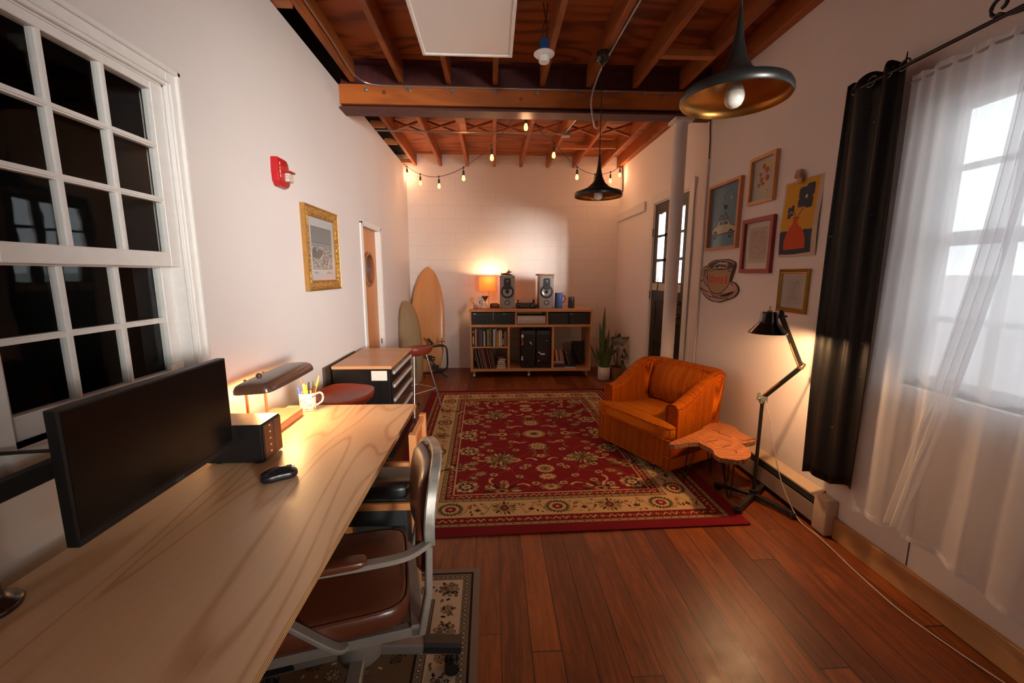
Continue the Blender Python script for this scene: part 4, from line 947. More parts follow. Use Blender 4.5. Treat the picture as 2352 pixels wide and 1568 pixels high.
b = MB(); b.lathe([(.0,.002),(.036,.0),(.042,.006),(.0425,.05),(.0425,.096),(.041,.099),(.039,.096),(.038,.012),(.0,.010)], n=32); b.build('body', M_mug, mg, smooth=60)
b = MB(); b.tube(catmull([(.035,.012,.085),(.062,.022,.092),(.074,.027,.07),(.066,.024,.04),(.037,.013,.022)],6), .0055, 8); b.build('handle', M_mug, mg, smooth=True)
def pen(name, off, tip, z1, r, mat, lab, cat='pen', top=None):
    o = thing(name, lab, cat, (-1.030+off[0],2.31+off[1],.766), 0, 'pens and pencils in the floral mug')
    a = Vector((0,0,0)); t_ = Vector(tip)
    b = MB(); b.cyl(a, t_, r, n=8); b.build('barrel', mat, o, smooth=True)
    if top: b = MB(); b.cyl(t_, t_*1.10, r*1.05, n=8); b.build(top[0], top[1], o, smooth=True)
    return o
col = lambda n_, c: simple(n_, c, .4)
yel = col('pencil_yellow', srgb(236,170,60))
pen('marker', (-.020,-.012), (-.018,-.006,.115), 0, .0062, col('marker_blue', srgb(60,90,190)), 'blue marker leaning left in the floral mug', 'marker')
pen('pencil', (-.012,.010), (-.020,.004,.155), 0, .0040, col('pencil_maroon', srgb(140,80,66)), 'maroon pencil standing tallest on the left of the mug', 'pencil')
pen('brush', (-.006,-.004), (-.004,-.010,.135), 0, .0055, col('cream_stick', srgb(226,196,140)), 'cream wooden brush handle leaning in the middle of the mug', 'brush')
pen('highlighter', (.0,-.012), (.002,-.004,.128), 0, .0062, col('hi_yellow', srgb(240,220,40)), 'bright yellow highlighter in the floral mug', 'highlighter')
pen('pen', (.006,.0), (.006,.0,.140), 0, .0050, col('pen_black', srgb(40,28,22)), 'black pen beside the yellow highlighter in the mug')
pen('pen', (.012,.012), (.018,.004,.142), 0, .0036, col('pen_olive', srgb(70,66,40)), 'thin olive pen leaning right in the mug')
pen('marker', (.016,-.006), (.030,.002,.118), 0, .0058, col('marker_brown', srgb(80,30,14)), 'short dark brown marker by the mug handle', 'marker')
pen('pencil', (.014,.004), (.048,.010,.160), 0, .0048, yel, 'tall yellow pencil with pink eraser leaning right in the mug', 'pencil', ('eraser', col('eraser_pink', srgb(226,120,84))))
# mouse
ms = thing('computer_mouse', 'black sculpted computer mouse lying on the plywood desk', 'mouse', (-.792,1.498,.75), R(-60))
P_ = [(p.x,p.y) for p in catmull([(0,.062,0),(.020,.056,0),(.030,.036,0),(.030,0,0),(.034,-.030,0),(.026,-.056,0),(0,-.062,0),(-.026,-.056,0),(-.036,-.026,0),(-.032,.004,0),(-.038,.028,0),(-.022,.054,0)],3,True)]
b = MB(); b.pillow(P_, 0, .030, .012, .016, nr=5); b.build('body', simple('mouse_black', (.010,.010,.012), .3), ms, smooth=True)
b = MB(); b.cbox((0,.034,.040), (.007,.018,.012), .003); b.build('scroll_wheel', M_blackm, ms)
b = MB(); b.box(-.0008,.0008,.012,.055,.036,.0405); b.tube(catmull([(-.03,.03,.02),(-.031,0,.022),(-.027,-.04,.02)],4), .0016, 6); b.build('seam', M_chrome, ms)

# ================================================================== swivel desk chair
sc = thing('desk_chair', 'brown leather swivel armchair with grey metal frame pushed under the desk', 'desk chair', (-.485,1.365,0), R(14))
def leather(name, col, rough=.3):
    t = NT(name); n1 = t.noise(t.coord(), 4, 4, .6); v = t.n('ShaderNodeTexVoronoi'); t.l(t.coord(), v.inputs['Vector']); v.inputs['Scale'].default_value = 220
    d = tuple(x*.55 for x in col[:3])+(1,)
    t.bsdf(t.ramp(n1, [(.3,d),(.7,col)]), t.math('MULTIPLY_ADD', n1, .25, rough-.05), 0, t.bump(v.outputs['Distance'], .08, .001), coat=.2, croug=.25); return t.m
M_lea = leather('brown_leather', srgb(98,46,24)); M_lea2 = leather('red_brown_leather', srgb(138,52,30), .3)
M_grym = simple('worn_grey_metal', (.20,.165,.14), .42, .15, var=.12, scale=9)
M_silv = simple('worn_silver', (.34,.32,.29), .36, .6, var=.3, scale=22, bump=.3)
so = soften(dens([(-.30,-.235),(.17,-.225),(.185,.225),(-.30,.235)],10),3)
b = MB(); b.pillow(so, .385, .475, .032, .018); b.build('seat', M_lea, sc, smooth=70)
b = MB(); b.tube([(p[0]*.985,p[1]*.985,.465) for p in so], .0042, 6, closed=True); b.build('piping', M_lea, sc, smooth=True)
b = MB(); b.box(-.28,.20,-.225,-.195,.355,.388,.004,1); b.box(-.28,.20,.195,.225,.355,.388,.004,1); b.box(-.29,-.26,-.2,.2,.355,.388,.004,1); b.box(.17,.215,-.225,.225,.350,.395,.004,1); b.box(-.08,.10,-.2,.2,.35,.386); b.build('seat_frame', M_grym, sc)
for sg in (-1, 1):
    b = MB(); y = sg*.245
    P_ = catmull([(-.02,y*.93,.385),(-.05,y,.40),(-.15,y*1.03,.50),(-.25,y*1.04,.60),(-.275,y*1.04,.640),(-.245,y*1.04,.662),(-.12,y*1.04,.660),(.06,y*1.03,.656),(.17,y*.99,.656),(.235,y*.86,.665)],6)
    b.sweep(P_, .034, .016, up=(0,0,1), bev=.003) if False else b.sweep(P_, .016, .034, up=(0,1,0), bev=.003)
    ar = b.build('armrest', M_grym, sc, smooth=True)
    b = MB(); b.pillow(soften(dens([(-.25,y*1.04-.026),(.055,y*1.04-.026),(.055,y*1.04+.026),(-.25,y*1.04+.026)],8),3), .664, .684, .010, .003, nr=3); b.build('arm_pad', M_lea, ar, smooth=70)
    b = MB(); b.sweep([(.205,y*.86,.36),(.232,y*.86,.50),(.236,y*.86,.66)], .022, .040, up=(0,1,0), bev=.004); b.build('back_post', M_grym, sc)
# backrest : pad + worn silver band
def back_pt(u, z, dx=0.0):   # u across, z up, curved back
    return Vector((.262+dx-.05*(1-(u/.2)**2)*0 + .035*((abs(u)/.2)**2)*-1 + .05*(z-.6), u, z))
bo = soften(dens([(-.195,.52),(.195,.52),(.205,.74),(.15,.865),(-.15,.865),(-.205,.74)],7),3)
b = MB(); n_ = len(bo); RR = []
for k, (sc_, dx) in enumerate(((.90,.004),(1.0,-.004),(1.0,-.016),(.93,-.034),(.75,-.046),(.5,-.052),(.25,-.054))):
    RR.append([back_pt(p[0]*sc_, .70+(p[1]-.70)*sc_, dx) for p in bo])
b.rings(RR, cap0=True, cap1=True); b.build('backrest', M_lea, sc, smooth=70)
bd = [(-.205,.655),(-.215,.74),(-.18,.835),(-.11,.878),(0,.888),(.11,.878),(.18,.835),(.215,.74),(.205,.655)]
b = MB(); b.sweep([back_pt(p.x, p.y, .012) for p in catmull([(x,y,0) for x,y in bd],5)], .020, .034, up=(1,0,0), bev=.004); b.build('back_frame', M_silv, sc, smooth=True)
b = MB(); b.cyl((0,0,.19),(0,0,.35),.028,n=18); b.lathe([(.062,.33),(.068,.345),(.068,.36)],n=24,cap1=True); b.lathe([(.078,.14),(.078,.20),(.070,.225),(.034,.235)],n=28,cap0=True,cap1=True); b.build('column', M_grym, sc, smooth=50)
cst = None
for k, a in enumerate((0, 90, 180, 270)):
    a = R(a-8); d_ = Vector((math.cos(a), math.sin(a), 0))
    b = MB(); b.sweep([d_*.06+Vector((0,0,.155)), d_*.22+Vector((0,0,.132)), d_*.345+Vector((0,0,.112))], .052, .040, bev=.005); lg = b.build('leg', M_grym, sc, smooth=True)
    b = MB(); b.sweep([d_*.225+Vector((0,0,.136)), d_*.36+Vector((0,0,.114))], .060, .046, bev=.010); b.build('end_cap', simple('black_rubber_cap',(.012,.012,.013),.35), lg, smooth=True)
    e = d_*.325; b = MB(); b.cyl(e+Vector((0,0,.06)), e+Vector((0,0,.10)), .009); t_ = Vector((-d_.y,d_.x,0)); b.cyl(e+t_*.016+Vector((0,0,.036)), e+t_*.030+Vector((0,0,.036)), .027,n=18); b.cyl(e-t_*.030+Vector((0,0,.036)), e-t_*.016+Vector((0,0,.036)), .027,n=18); b.cbox(e+Vector((0,0,.05)),(.03,.03,.02),.004); b.build('caster', M_black, lg, smooth=True)

# ---- wooden chair beyond and the dark bin under the desk
wc = thing('wooden_chair', 'light wooden chair with a dark grey seat tucked under the far end of the desk', 'chair', (-.585,1.99,0))
M_lw = wood('beech', srgb(206,138,84), srgb(160,94,52), 'Z', 2, .45, 3, band=.3)
for (x, y, h) in ((.215,-.13,.775),(.215,.15,.775),(-.20,-.13,.44),(-.20,.15,.44)):
    b = MB(); b.box(x-.016,x+.016,y-.018,y+.018,0,h,.002,1)
    o = b.build('leg', M_lw, wc)
    if h > .5:
        b = MB()
        for q in range(7):
            for r_ in (-.007,.007): b.cyl((x+.015,y+r_,.40+q*.04),(x+.0167,y+r_,.40+q*.04),.0022,n=8)
        b.build('peg_hole', M_void, o)
b = MB(); b.box(.200,.214,-.112,.132,.60,.735,.003,1); b.build('backrest', wood('brown_panel', srgb(170,96,52), srgb(120,62,32),'Y',1.5,.4,3), wc)
for q in ((.205,.226,-.112,.132,.745,.768),(-.20,.20,-.14,-.122,.40,.435),(-.20,.20,.142,.16,.40,.435),(-.02,.20,-.142,-.122,.620,.640)):
    b = MB(); b.box(*q,.002,1); b.build('rail', M_lw, wc)
b = MB(); b.pillow(soften(dens([(-.22,-.112),(.185,-.112),(.185,.132),(-.22,.132)],8),3), .44, .50, .02, .008); b.build('seat', simple('charcoal_vinyl', (.02,.022,.024), .4), wc, smooth=70)
b = MB(); b.box(-.18,.17,-.108,.128,.30,.44,.004,1); b.build('seat_apron', simple('slate_panel', (.035,.04,.042), .5), wc)
bn = thing('storage_bin', 'dark slate storage bin on the floor beneath the desk', 'bin', (-.62,2.163,0))
b = MB(); b.box(-.12,.16,-.066,.066,.001,.26,.012,2); b.build('body', simple('slate_plastic', (.03,.034,.036), .4), bn)
b = MB(); b.box(-.125,.165,-.072,.072,.26,.28,.006,2); b.build('lid', simple('slate_lid', (.02,.022,.024), .35), bn)

# ================================================================== stools
def stool(loc, rz, label):
    o = thing('bar_stool', label, 'bar stool', loc, rz, None); SZ = .70
    P_ = [(p.x,p.y) for p in catmull([(-.02,.185,0),(.10,.165,0),(.165,.07,0),(.165,-.07,0),(.10,-.165,0),(-.02,-.185,0),(-.13,-.14,0),(-.175,0,0),(-.13,.14,0)],4,True)]
    b = MB(); RR = []
    for k, z, q in ((.55,-.068,0),(.80,-.064,0),(.95,-.042,0),(1.0,-.008,0),(.992,.004,0),(.96,.003,0),(.85,-.008,.3),(.65,-.016,.6),(.4,-.02,.8),(.15,-.021,1)):
        RR.append([(p[0]*k, p[1]*k, SZ+z+(.020*(abs(p[1])/.185)**2*k*k)+(.030*max(0,p[0])/.165*k)) for p in P_])
    b.rings(RR, cap0=True, cap1=True); b.build('seat', M_lea2, o, smooth=70)
    b = MB(); b.tube([(p[0]*.98,p[1]*.98,SZ+.004+.020*(abs(p[1])/.185)**2+(.030*max(0,p[0])/.165)) for p in P_], .003, 6, closed=True); b.build('piping', M_lea2, o, smooth=True)
    F = [(.19,.20),(.19,-.20),(-.19,-.20),(-.19,.20)]; T_ = [(x*.42,y*.42) for x,y in F]
    for (fx,fy),(tx,ty) in zip(F,T_):
        b = MB(); b.cyl((fx,fy,.02),(tx,ty,SZ-.045),.0085,n=10); lg = b.build('leg', M_chromeS, o, smooth=True)
        b = MB(); b.cyl((fx*1.004,fy*1.004,0),(fx*.985,fy*.985,.035),.012,n=10); b.build('rubber_foot', M_blackm, lg, smooth=True)
    k = .26/.66; R4 = [((fx+(tx-fx)*k),(fy+(ty-fy)*k),.27) for (fx,fy),(tx,ty) in zip(F,T_)]
    for i in range(4): b = MB(); b.cyl(R4[i], R4[(i+1)%4], .0065, n=8); b.build('foot_rail', M_chromeS, o, smooth=True)
    return o
M_chromeS = simple('satin_chrome', (.62,.60,.58), .25, .9, var=.03)
stool((-.985,2.745,0), R(72), 'brown leather bar stool between the far end of the desk and the drawer cabinet')
stool((-.83,4.45,0), R(-38), 'brown leather bar stool standing past the drawer cabinet at the edge of the red rug')

# ================================================================== drawer cabinet
dc = thing('drawer_cabinet', 'black tool drawer cabinet with a plywood top and long pale handles', 'cabinet', (-1.01,3.6,0))
M_blkg = simple('gloss_black_steel', (.010,.008,.008), .22, coat=.3)
b = MB(); b.box(-.222,.215,-.395,.395,.05,.775,.004,2); b.build('body', M_blkg, dc)
b = MB(); b.box(-.225,.232,-.40,.40,.775,.80,.004,2); b.build('top', wood('birch_top', srgb(206,150,104), srgb(166,108,66),'X',1.2,.35,4,band=.3), dc)
for z0, z1 in ((.66,.762),(.545,.655),(.40,.54),(.24,.395),(.07,.235)):
    b = MB(); b.box(.215,.228,-.375,.375,z0,z1,.002,1); dr = b.build('drawer', M_blkg, dc)
    b = MB(); b.box(.228,.243,-.35,.35,z1-.040,z1-.012,.003,1); b.build('handle', simple('pale_aluminium', (.62,.58,.55), .4, .3), dr)
b = MB(); b.cyl((.228,-.02,.764),(.236,-.02,.764),.009,n=12); b.build('lock', M_chrome, dc, smooth=True)
for x in (-.17,.17):
    for y in (-.33,.33): b = MB(); b.cyl((x-.015,y,.026),(x+.015,y,.026),.026,n=14); b.build('caster', M_blackm, dc, smooth=True)
b = MB(); b.box(.075,.195,-.402,-.395,.685,.762,.002,1); o = b.build('note_card', simple('card', (.72,.66,.60), .7), loc=(-1.01,3.6,0)); tag(o, 'small blank white card stuck to the side of the black drawer cabinet', 'card')
b = MB(); b.box(0,.018,-.36,.36,0,.80,.002,1); o = b.build('leaning_board', simple('dark_panel', srgb(72,54,44), .6), loc=(-1.276,3.50,0)); tag(o, 'thin dark brown board standing against the left wall behind the drawer cabinet', 'board')

# ================================================================== surfboards
def surf(name, loc, rot, L, Wd, mat, lab, nose=1.0, mat2=None, logo=False, th=.05):
    o = thing(name, lab, 'surfboard', loc, 0, None, rot); b = MB(); RR = []; N_ = 28
    for i in range(N_+1):
        t_ = i/N_; w = Wd/2*( (math.sin(PI*min(1,(t_*.86+.14)))**.55) if t_ < .5 else (1-((t_-.5)/.5)**2.2)**(.62*nose)); w = max(w, .004)
        w *= 1 if t_ > .02 else .8
        z = L*t_; rk = .03*(t_-.5)**2*4; h = th/2*min(1,(1-t_)*6+.1,(t_)*6+.25)
        RR.append([(w*x, -h*y+rk, z) for x, y in ((-1,0),(-.93,.55),(-.75,.85),(-.4,1),(0,1.05),(.4,1),(.75,.85),(.93,.55),(1,0),(.93,-.6),(.6,-.9),(0,-1),(-.6,-.9),(-.93,-.6))])
    b.rings(RR, cap0=True, cap1=True); d = b.build('deck', [mat, mat2 or mat], o, smooth=60)
    if mat2:
        for p in d.data.polygons:
            if p.normal.y > .2: p.material_index = 1
    if logo:
        b = MB(); m = Matrix.Translation((.0,-th/2-.002+.008,L*.685)) @ XZr
        b.prism([(-.045,-.012),(-.03,.0),(-.02,-.006),(-.008,.014),(.004,.006),(.016,.028),(.024,.01),(.036,.004),(.046,-.012)], .001, m); b.build('logo', M_blackm, o)
    return o
XZr = Matrix(((1,0,0,0),(0,0,-1,0),(0,1,0,0),(0,0,0,1)))
M_sb1 = wood('balsa_board', srgb(218,154,96), srgb(176,108,58), 'Z', .9, .35, 4, coat=.15, band=.35)
M_sb2 = wood('olive_board', srgb(140,110,72), srgb(104,78,46), 'Z', .9, .6, 4, coat=0, band=.3)
surf('surfboard', (-.985,6.36,.0), (R(-7.5),0,R(0)), 1.625, .50, M_sb1, 'tall varnished pale wood surfboard with a pointed nose leaning on the back wall', 1.0, None, True)
surf('surfboard', (-1.075,5.72,.0), (R(-6),R(-2.5),R(24)), 1.15, .31, M_sb2, 'shorter dull brown surfboard leaning in the corner left of the tall one', .8, simple('dark_board_bottom',(.02,.016,.018),.4))

# ================================================================== camera stabiliser frame
gm = thing('camera_stabiliser', 'black tube-framed camera stabiliser standing on the floor before the tall surfboard', 'camera rig', (-.88,6.15,0))
b = MB(); b.tube(catmull([(-.20,0,.33),(-.215,0,.10),(-.17,0,.045),(-.05,0,.045),(.10,0,.06),(.17,0,.09),(.205,0,.16),(.205,0,.36),(.19,0,.43),(.15,0,.455),(.06,0,.45),(-.10,0,.43),(-.16,0,.43),(-.2,0,.39),(-.20,0,.33)],5), .0135, 10); b.build('frame', M_black, gm, smooth=True)
b = MB(); b.cyl((-.02,0,.44),(-.02,0,.49),.014); b.cyl((.0,0,.48),(-.07,-.01,.56),.019); b.build('grip', M_blackm, gm, smooth=True)
b = MB(); b.cbox((.12,0,.465),(.07,.03,.02),.003); b.cyl((.13,0,.47),(.13,0,.57),.005); b.cyl((.10,0,.515),(.18,0,.52),.006); b.build('clamp', M_black, gm)
b = MB(); b.cbox((-.06,0,.28),(.09,.05,.05),.006); b.cbox((-.01,-.01,.245),(.08,.02,.02),.004); b.cyl((-.04,0,.26),(.02,0,.17),.012); b.cbox((.03,0,.13),(.10,.05,.07),.01); b.cbox((.09,0,.09),(.16,.06,.03),.006); b.cyl((-.07,0,.30),(.03,0,.275),.012); b.build('gimbal_head', M_blackm, gm)
b = MB(); b.sweep([(-.15,0,.05),(-.11,-.13,.012)], .016,.012); b.sweep([(.10,0,.05),(.21,-.11,.012)], .016,.012); b.sweep([(0,0,.05),(0,.12,.012)], .016,.012); b.build('foot', M_black, gm)
b = MB(); b.box(-.04,.04,-.03,.03,.0,.30,.03,3); o = b.build('padded_case', M_blackm, loc=(-1.145,6.32,.001)); tag(o, 'small black padded case on the floor left of the camera stabiliser', 'case')

# ================================================================== media cabinet
YF, YB = 6.0, 6.60
mc = thing('media_cabinet', 'long open plywood media cabinet on casters against the back wall', 'cabinet', (.555,6.0,0))
M_mc = wood('pine_cabinet', srgb(208,152,104), srgb(168,112,68), 'X', 1.0, .45, 4, band=.3); M_mcz = wood('pine_cabinet_upright', srgb(208,152,104), srgb(168,112,68), 'Z', 1.0, .45, 4, band=.3)
def mcb(name, x0, x1, z0, z1, mat=M_mc, y0=YF, y1=YB):
    b = MB(); b.box(x0-.555, x1-.555, y0-6.0, y1-6.0, z0, z1, .002, 1); b.build(name, mat, mc)
mcb('top', -.335, 1.445, .965, 1.0, M_mc, YF-.012, YB+.01); mcb('bottom_board', -.325, 1.435, .095, .130)
mcb('side_panel', -.325, -.303, .13, .965, M_mcz); mcb('side_panel', 1.414, 1.435, .13, .965, M_mcz)
mcb('shelf', -.303, 1.414, .745, .782); mcb('divider', .322, .346, .782, .965, M_mcz); mcb('divider', .775, .799, .782, .965, M_mcz)
mcb('divider', .214, .246, .13, .745, M_mcz); mcb('divider', .860, .890, .13, .745, M_mcz); mcb('shelf', -.303, .214, .440, .458); mcb('side_panel', -.303,-.285,.13,.44,M_mcz)
for x in (-.27,.53,1.38):
    for y in (.04, .43):
        b = MB(); b.cbox((x-.555,y,.088),(.05,.05,.008)); b.cyl((x-.555,y,.085),(x-.555,y,.062),.012); b.cyl((x-.575,y-.008,.032),(x-.545,y-.004,.032),.031,n=18); b.cbox((x-.56,y,.058),(.03,.035,.016),.003); b.build('caster', M_conduit, mc, smooth=True)
def onm(name, bm, mat, loc, lab, cat, group=None, smooth=False):
    o = bm.build(name, mat, None, smooth, loc); tag(o, lab, cat, group); return o
# black crates
crl = ['black ridged storage drawer in the top row of the media cabinet, leftmost','black ridged storage drawer with a green sticker left of the silver receiver','black ridged storage drawer right of the silver receiver','black ridged storage drawer in the top row of the media cabinet, rightmost']
for i, (x0, x1) in enumerate(((-.298,.006),(.012,.316),(.806,1.102),(1.108,1.408))):
    cr = thing('storage_crate', crl[i], 'storage box', ((x0+x1)/2,6.012,.783), 0, 'black storage drawers in the media cabinet'); hw = (x1-x0)/2
    b = MB(); b.box(-hw,hw,0,.34,0,.165,.004,1)
    for k in range(6): b.box(-hw+.01,hw-.01,-.003,.001,.02+k*.019,.027+k*.019)
    b.box(-.07,.07,-.004,.001,.122,.135); b.build('body', simple('black_crate', (.012,.011,.012), .35), cr)
    b = MB(); b.box(-hw,hw,-.002,.0,.148,.160); b.build('rim', simple('crate_rim', (.07,.065,.065), .4), cr)
    if i == 1: b = MB(); b.box(-.012,.014,-.0035,-.002,.142,.163); b.build('sticker', simple('green_sticker', (.10,.45,.08), .5), cr)
    if i == 0: b = MB(); b.box(-.13,-.09,-.0035,-.002,.148,.158); b.build('sticker', simple('white_sticker', (.8,.78,.74), .5), cr)
    if i == 3: b = MB(); b.box(-.14,-.11,-.0035,-.002,.148,.156); b.build('sticker', simple('white_sticker', (.8,.78,.74), .5), cr)
# receiver
rc = thing('stereo_receiver', 'silver vintage stereo receiver with a row of knobs in the media cabinet', 'receiver', (.56,6.02,.783))
M_silf = simple('silver_face', (.50,.46,.43), .35, .4)
b = MB(); b.box(-.205,.205,.004,.33,.006,.125,.004,1); b.build('case', simple('grey_case',(.16,.15,.14),.5), rc)
b = MB(); b.box(-.205,.205,-.004,.005,.008,.125,.002,1); b.build('face', M_silf, rc)
b = MB(); b.box(-.19,.18,-.006,-.003,.068,.100); b.build('dial_window', simple('dial', (.62,.58,.54), .2), rc)
for k, (x, r) in enumerate(((-.165,.006),(-.14,.006),(-.095,.010),(-.06,.010),(-.025,.010),(.012,.010),(.06,.006),(.11,.017),(.165,.017))):
    b = MB(); b.cyl((x,-.004,.036),(x,-.022,.036),r,n=16); b.build('knob', simple('knob_silver',(.72,.68,.64),.25,.6), rc, smooth=True)
# books
def book(x, w, h, d, c, lab, grp, z=.459, lean=0, name='book', cat='book', y=6.03):
    o = thing(name, lab, cat, (x,y,z), 0, grp, (0,lean,0)); t = .0018
    b = MB(); b.box(0,w,0,d,0,h,.001,1); 
    b.build('cover', simple('cover_%s'%name+str(int(c[0]*255))+str(int(c[1]*255))+str(int(c[2]*255)), c, .5), o)
    b = MB(); b.box(t,w-t,.003,d+.0005,h-.0005,h+.0005); b.build('pages', simple('paper', (.6,.54,.46), .8), o); return o
bk = [(185,240,'dark slate book with a pale spine label, first on the upper shelf',(30,40,48),.265,1),(246,281,'orange book with small white marks on its spine',(216,128,20),.262,1),(286,325,'dark maroon and navy book beside the orange one',(60,22,34),.258,0),(328,365,'purple-blue book on the upper shelf',(70,62,120),.252,0),(370,388,'thin grey book right of the purple one',(120,118,110),.248,0),(391,418,'dark olive book, thin, left of the short cream book',(44,40,28),.262,0),(420,452,'short cream book on the upper shelf',(190,172,150),.228,0),(456,486,'black book left of the two-tone grey book',(16,14,14),.25,0),(489,531,'grey book with a pale top on its spine',(128,116,100),.256,1),(535,583,'wide olive green book in the middle of the shelf',(98,92,44),.268,0),(585,609,'narrow black book right of the olive one',(14,10,16),.25,0),(613,650,'lavender-white tall book on the upper shelf',(206,196,206),.252,0),(652,686,'grey-violet book with a taller back',(138,124,130),.266,0),(691,723,'mustard yellow book on the upper shelf',(190,138,30),.222,0),(727,756,'white book with dark lettering beside the mustard one',(208,196,176),.240,1),(761,790,'cream book left of the black spine with dots',(216,200,178),.232,0),(794,831,'black book with a round white mark on the spine',(22,18,18),.208,1),(834,888,'wide tan book, last on the upper shelf',(136,108,88),.216,0)]
for (a, c, lab, cl, h, mk) in bk:
    x0 = -.301+(a/8.25-22.4)*.00592; x1 = -.301+(c/8.25-22.4)*.00592; o = book(x0, x1-x0-.001, h, .19, srgb(*cl)[:3], lab, 'books on the upper shelf of the media cabinet')
    if mk: b = MB(); w = x1-x0; b.cyl((w/2,.0005,h*.82),(w/2,-.0008,h*.82),w*.28,n=12); b.box(w*.3,w*.7,-.0006,.0004,h*.12,h*.55) if mk and cl[0]<40 else b.cyl((w/2,.0005,h*.2),(w/2,-.0008,h*.2),w*.25,n=12); b.build('spine_mark', simple('white_print',(.65,.62,.58),.6), o)
# records
rcols = [(30,24,22),(150,130,100),(24,20,20),(120,104,84),(70,40,30),(168,110,96),(150,84,76),(96,60,44),(60,36,28),(130,84,60),(70,44,34),(150,72,50),(110,92,66)]
rlab = ['black','sand','charcoal','stone grey','dark brown','dusty pink','rose','brown','deep umber','caramel','chestnut','brick red','khaki']
for i, cl in enumerate(rcols):
    w = .011 if i % 3 else .016; x = -.221+i*.0205
    book(x, w, .296, .29, srgb(*cl)[:3], '%s record sleeve leaning on the lower left shelf, %s' % (rlab[i], 'in the left half' if i < 6 else 'in the right half'), 'record sleeves leaning on the lower shelf', .131, R(-12), 'record_sleeve', 'record')
mgc = [((226,214,196),'white'),((40,34,34),'black'),((190,176,160),'pale grey'),((60,50,60),'dark plum'),((150,96,76),'terracotta'),((90,60,48),'brown'),((206,190,176),'cream'),((46,40,44),'charcoal'),((196,184,170),'off-white')]
z = .1315
for i, (cl, nm) in enumerate(mgc):
    h = .012 if i % 2 else .018; o = thing('magazine', '%s magazine in the flat stack beside the records, %s' % (nm, ['lowest','second from the bottom','third from the bottom','fourth from the bottom','in the middle','fourth from the top','third from the top','second from the top','topmost'][i]), 'magazine', (.128,6.13,z), R([0,3,-4,6,-2,5,-6,2,8][i]), 'stack of magazines on the lower shelf')
    b = MB(); ww = .072-.003*i; b.box(-ww,ww,-.09,.11,0,h-.0006,.001,1); b.build('cover', simple('mag%d'%i, srgb(*cl), .5), o)
    b = MB(); b.box(-ww+.001,ww-.001,-.0905,-.0895,.003,h-.003); b.build('pages', simple('paper', (.6,.54,.46), .8), o); z += h
# hard cases
M_case = simple('case_black', (.013,.012,.014), .35, bump=.2, scale=120)
for i, (x, lab) in enumerate(((.520,'black hard equipment case with pink and white stickers, left of the two'),(.745,'black hard equipment case with a white label across its front, right of the two'))):
    hc = thing('hard_case', lab, 'case', (x,6.05,.1305), 0, 'black hard cases in the media cabinet')
    b = MB(); b.prism(rrect(-.108,.0,.108,.565,.025,5), .30, XZr @ Matrix.Translation((0,0,-.30)), .01); b.build('shell', M_case, hc, smooth=50)
    b = MB(); b.box(-.085,.085,-.006,.004,.10,.50,.004,1); b.box(-.06,.06,-.012,.0,.44,.47,.003,1); b.build('ribs', M_case, hc)
    b = MB()
    if i == 0: b.box(-.105,-.070,-.0085,-.0055,.455,.500); b.box(-.10,-.088,-.008,-.0055,.42,.44); b.box(.0,.05,-.008,-.0055,.36,.375, m=Matrix.Translation((.04,0,.01)) @ Euler((0,R(50),0)).to_matrix().to_4x4() @ Matrix.Translation((-.03,0,-.37)) @ Matrix.Translation((0,0,.0))) if False else None; b.cbox((.035,-.0075,.375),(.05,.002,.016),0,(0,R(55),0)); b.box(-.10,-.08,-.0085,-.0055,.12,.18)
    else: b.box(-.08,.02,-.0085,-.0055,.20,.222); b.box(-.08,-.05,-.0085,-.0055,.20,.245); b.cbox((-.07,-.0075,.11),(.03,.002,.01)); b.box(.03,.06,-.0085,-.0055,.405,.410)
    b.build('sticker', simple('white_sticker', (.8,.78,.74), .5), hc)
    if i == 0: b = MB(); b.box(-.095,-.075,-.0085,-.0055,.35,.405); b.box(-.105,-.085,-.0085,-.0055,.345,.362); b.build('sticker', simple('pink_sticker', (.8,.05,.12), .5), hc)
# right compartment
z = .1315
for i, (cl, w, h, nm) in enumerate((((196,120,80),.165,.014,'salmon book at the bottom of the flat pile in the right bay'),((28,30,44),.17,.022,'dark navy book second from the bottom in the right bay'),((60,60,96),.165,.024,'slate blue book in the middle of the flat pile'),((130,100,104),.16,.018,'mauve book lying under the upright books'),((186,176,170),.155,.020,'pale grey book on top of the flat pile'))):
    o = thing('book', nm, 'book', (.975,6.14,z), R([1,-2,2,-1,0][i]), 'flat pile of books in the right bay'); b = MB(); b.box(-w/2,w/2,-.10,.12,0,h-.0006,.001,1); b.build('cover', simple('fl%d'%i, srgb(*cl), .5), o)
    b = MB(); b.box(-w/2+.002,w/2+.0005,-.095,.118,.003,h-.003); b.build('pages', simple('paper', (.6,.54,.46), .8), o); z += h
ub = [((150,24,20),.018,'red book with white dots standing on the flat pile'),((214,188,40),.018,'yellow book standing right of the red one'),((140,140,160),.018,'grey-blue book standing on the flat pile'),((50,36,48),.008,'thin dark book standing among the pale ones'),((196,70,60),.012,'coral red thin book standing on the pile'),((200,180,160),.012,'cream thin book standing on the pile'),((120,96,76),.010,'brown thin book standing on the pile'),((190,160,140),.009,'pinkish thin book leaning on the pile')]
x = .917
for i, (cl, w, nm) in enumerate(ub): book(x, w, .175-.005*(i%3), .15, srgb(*cl)[:3], nm, 'upright books in the right bay', z+.001, R(-7), y=6.06); x += w+.003
for i in range(4): book(1.125+i*.0165, .012, .26-.02*i, .20, srgb(*[(60,44,40),(150,120,100),(40,36,34),(90,80,70)][i])[:3], ['dark brown','tan','charcoal','grey-brown'][i]+' folder slanting right of the flat book pile', 'slanting folders in the right bay', .131, R(-16), 'folder', 'folder', 6.10)
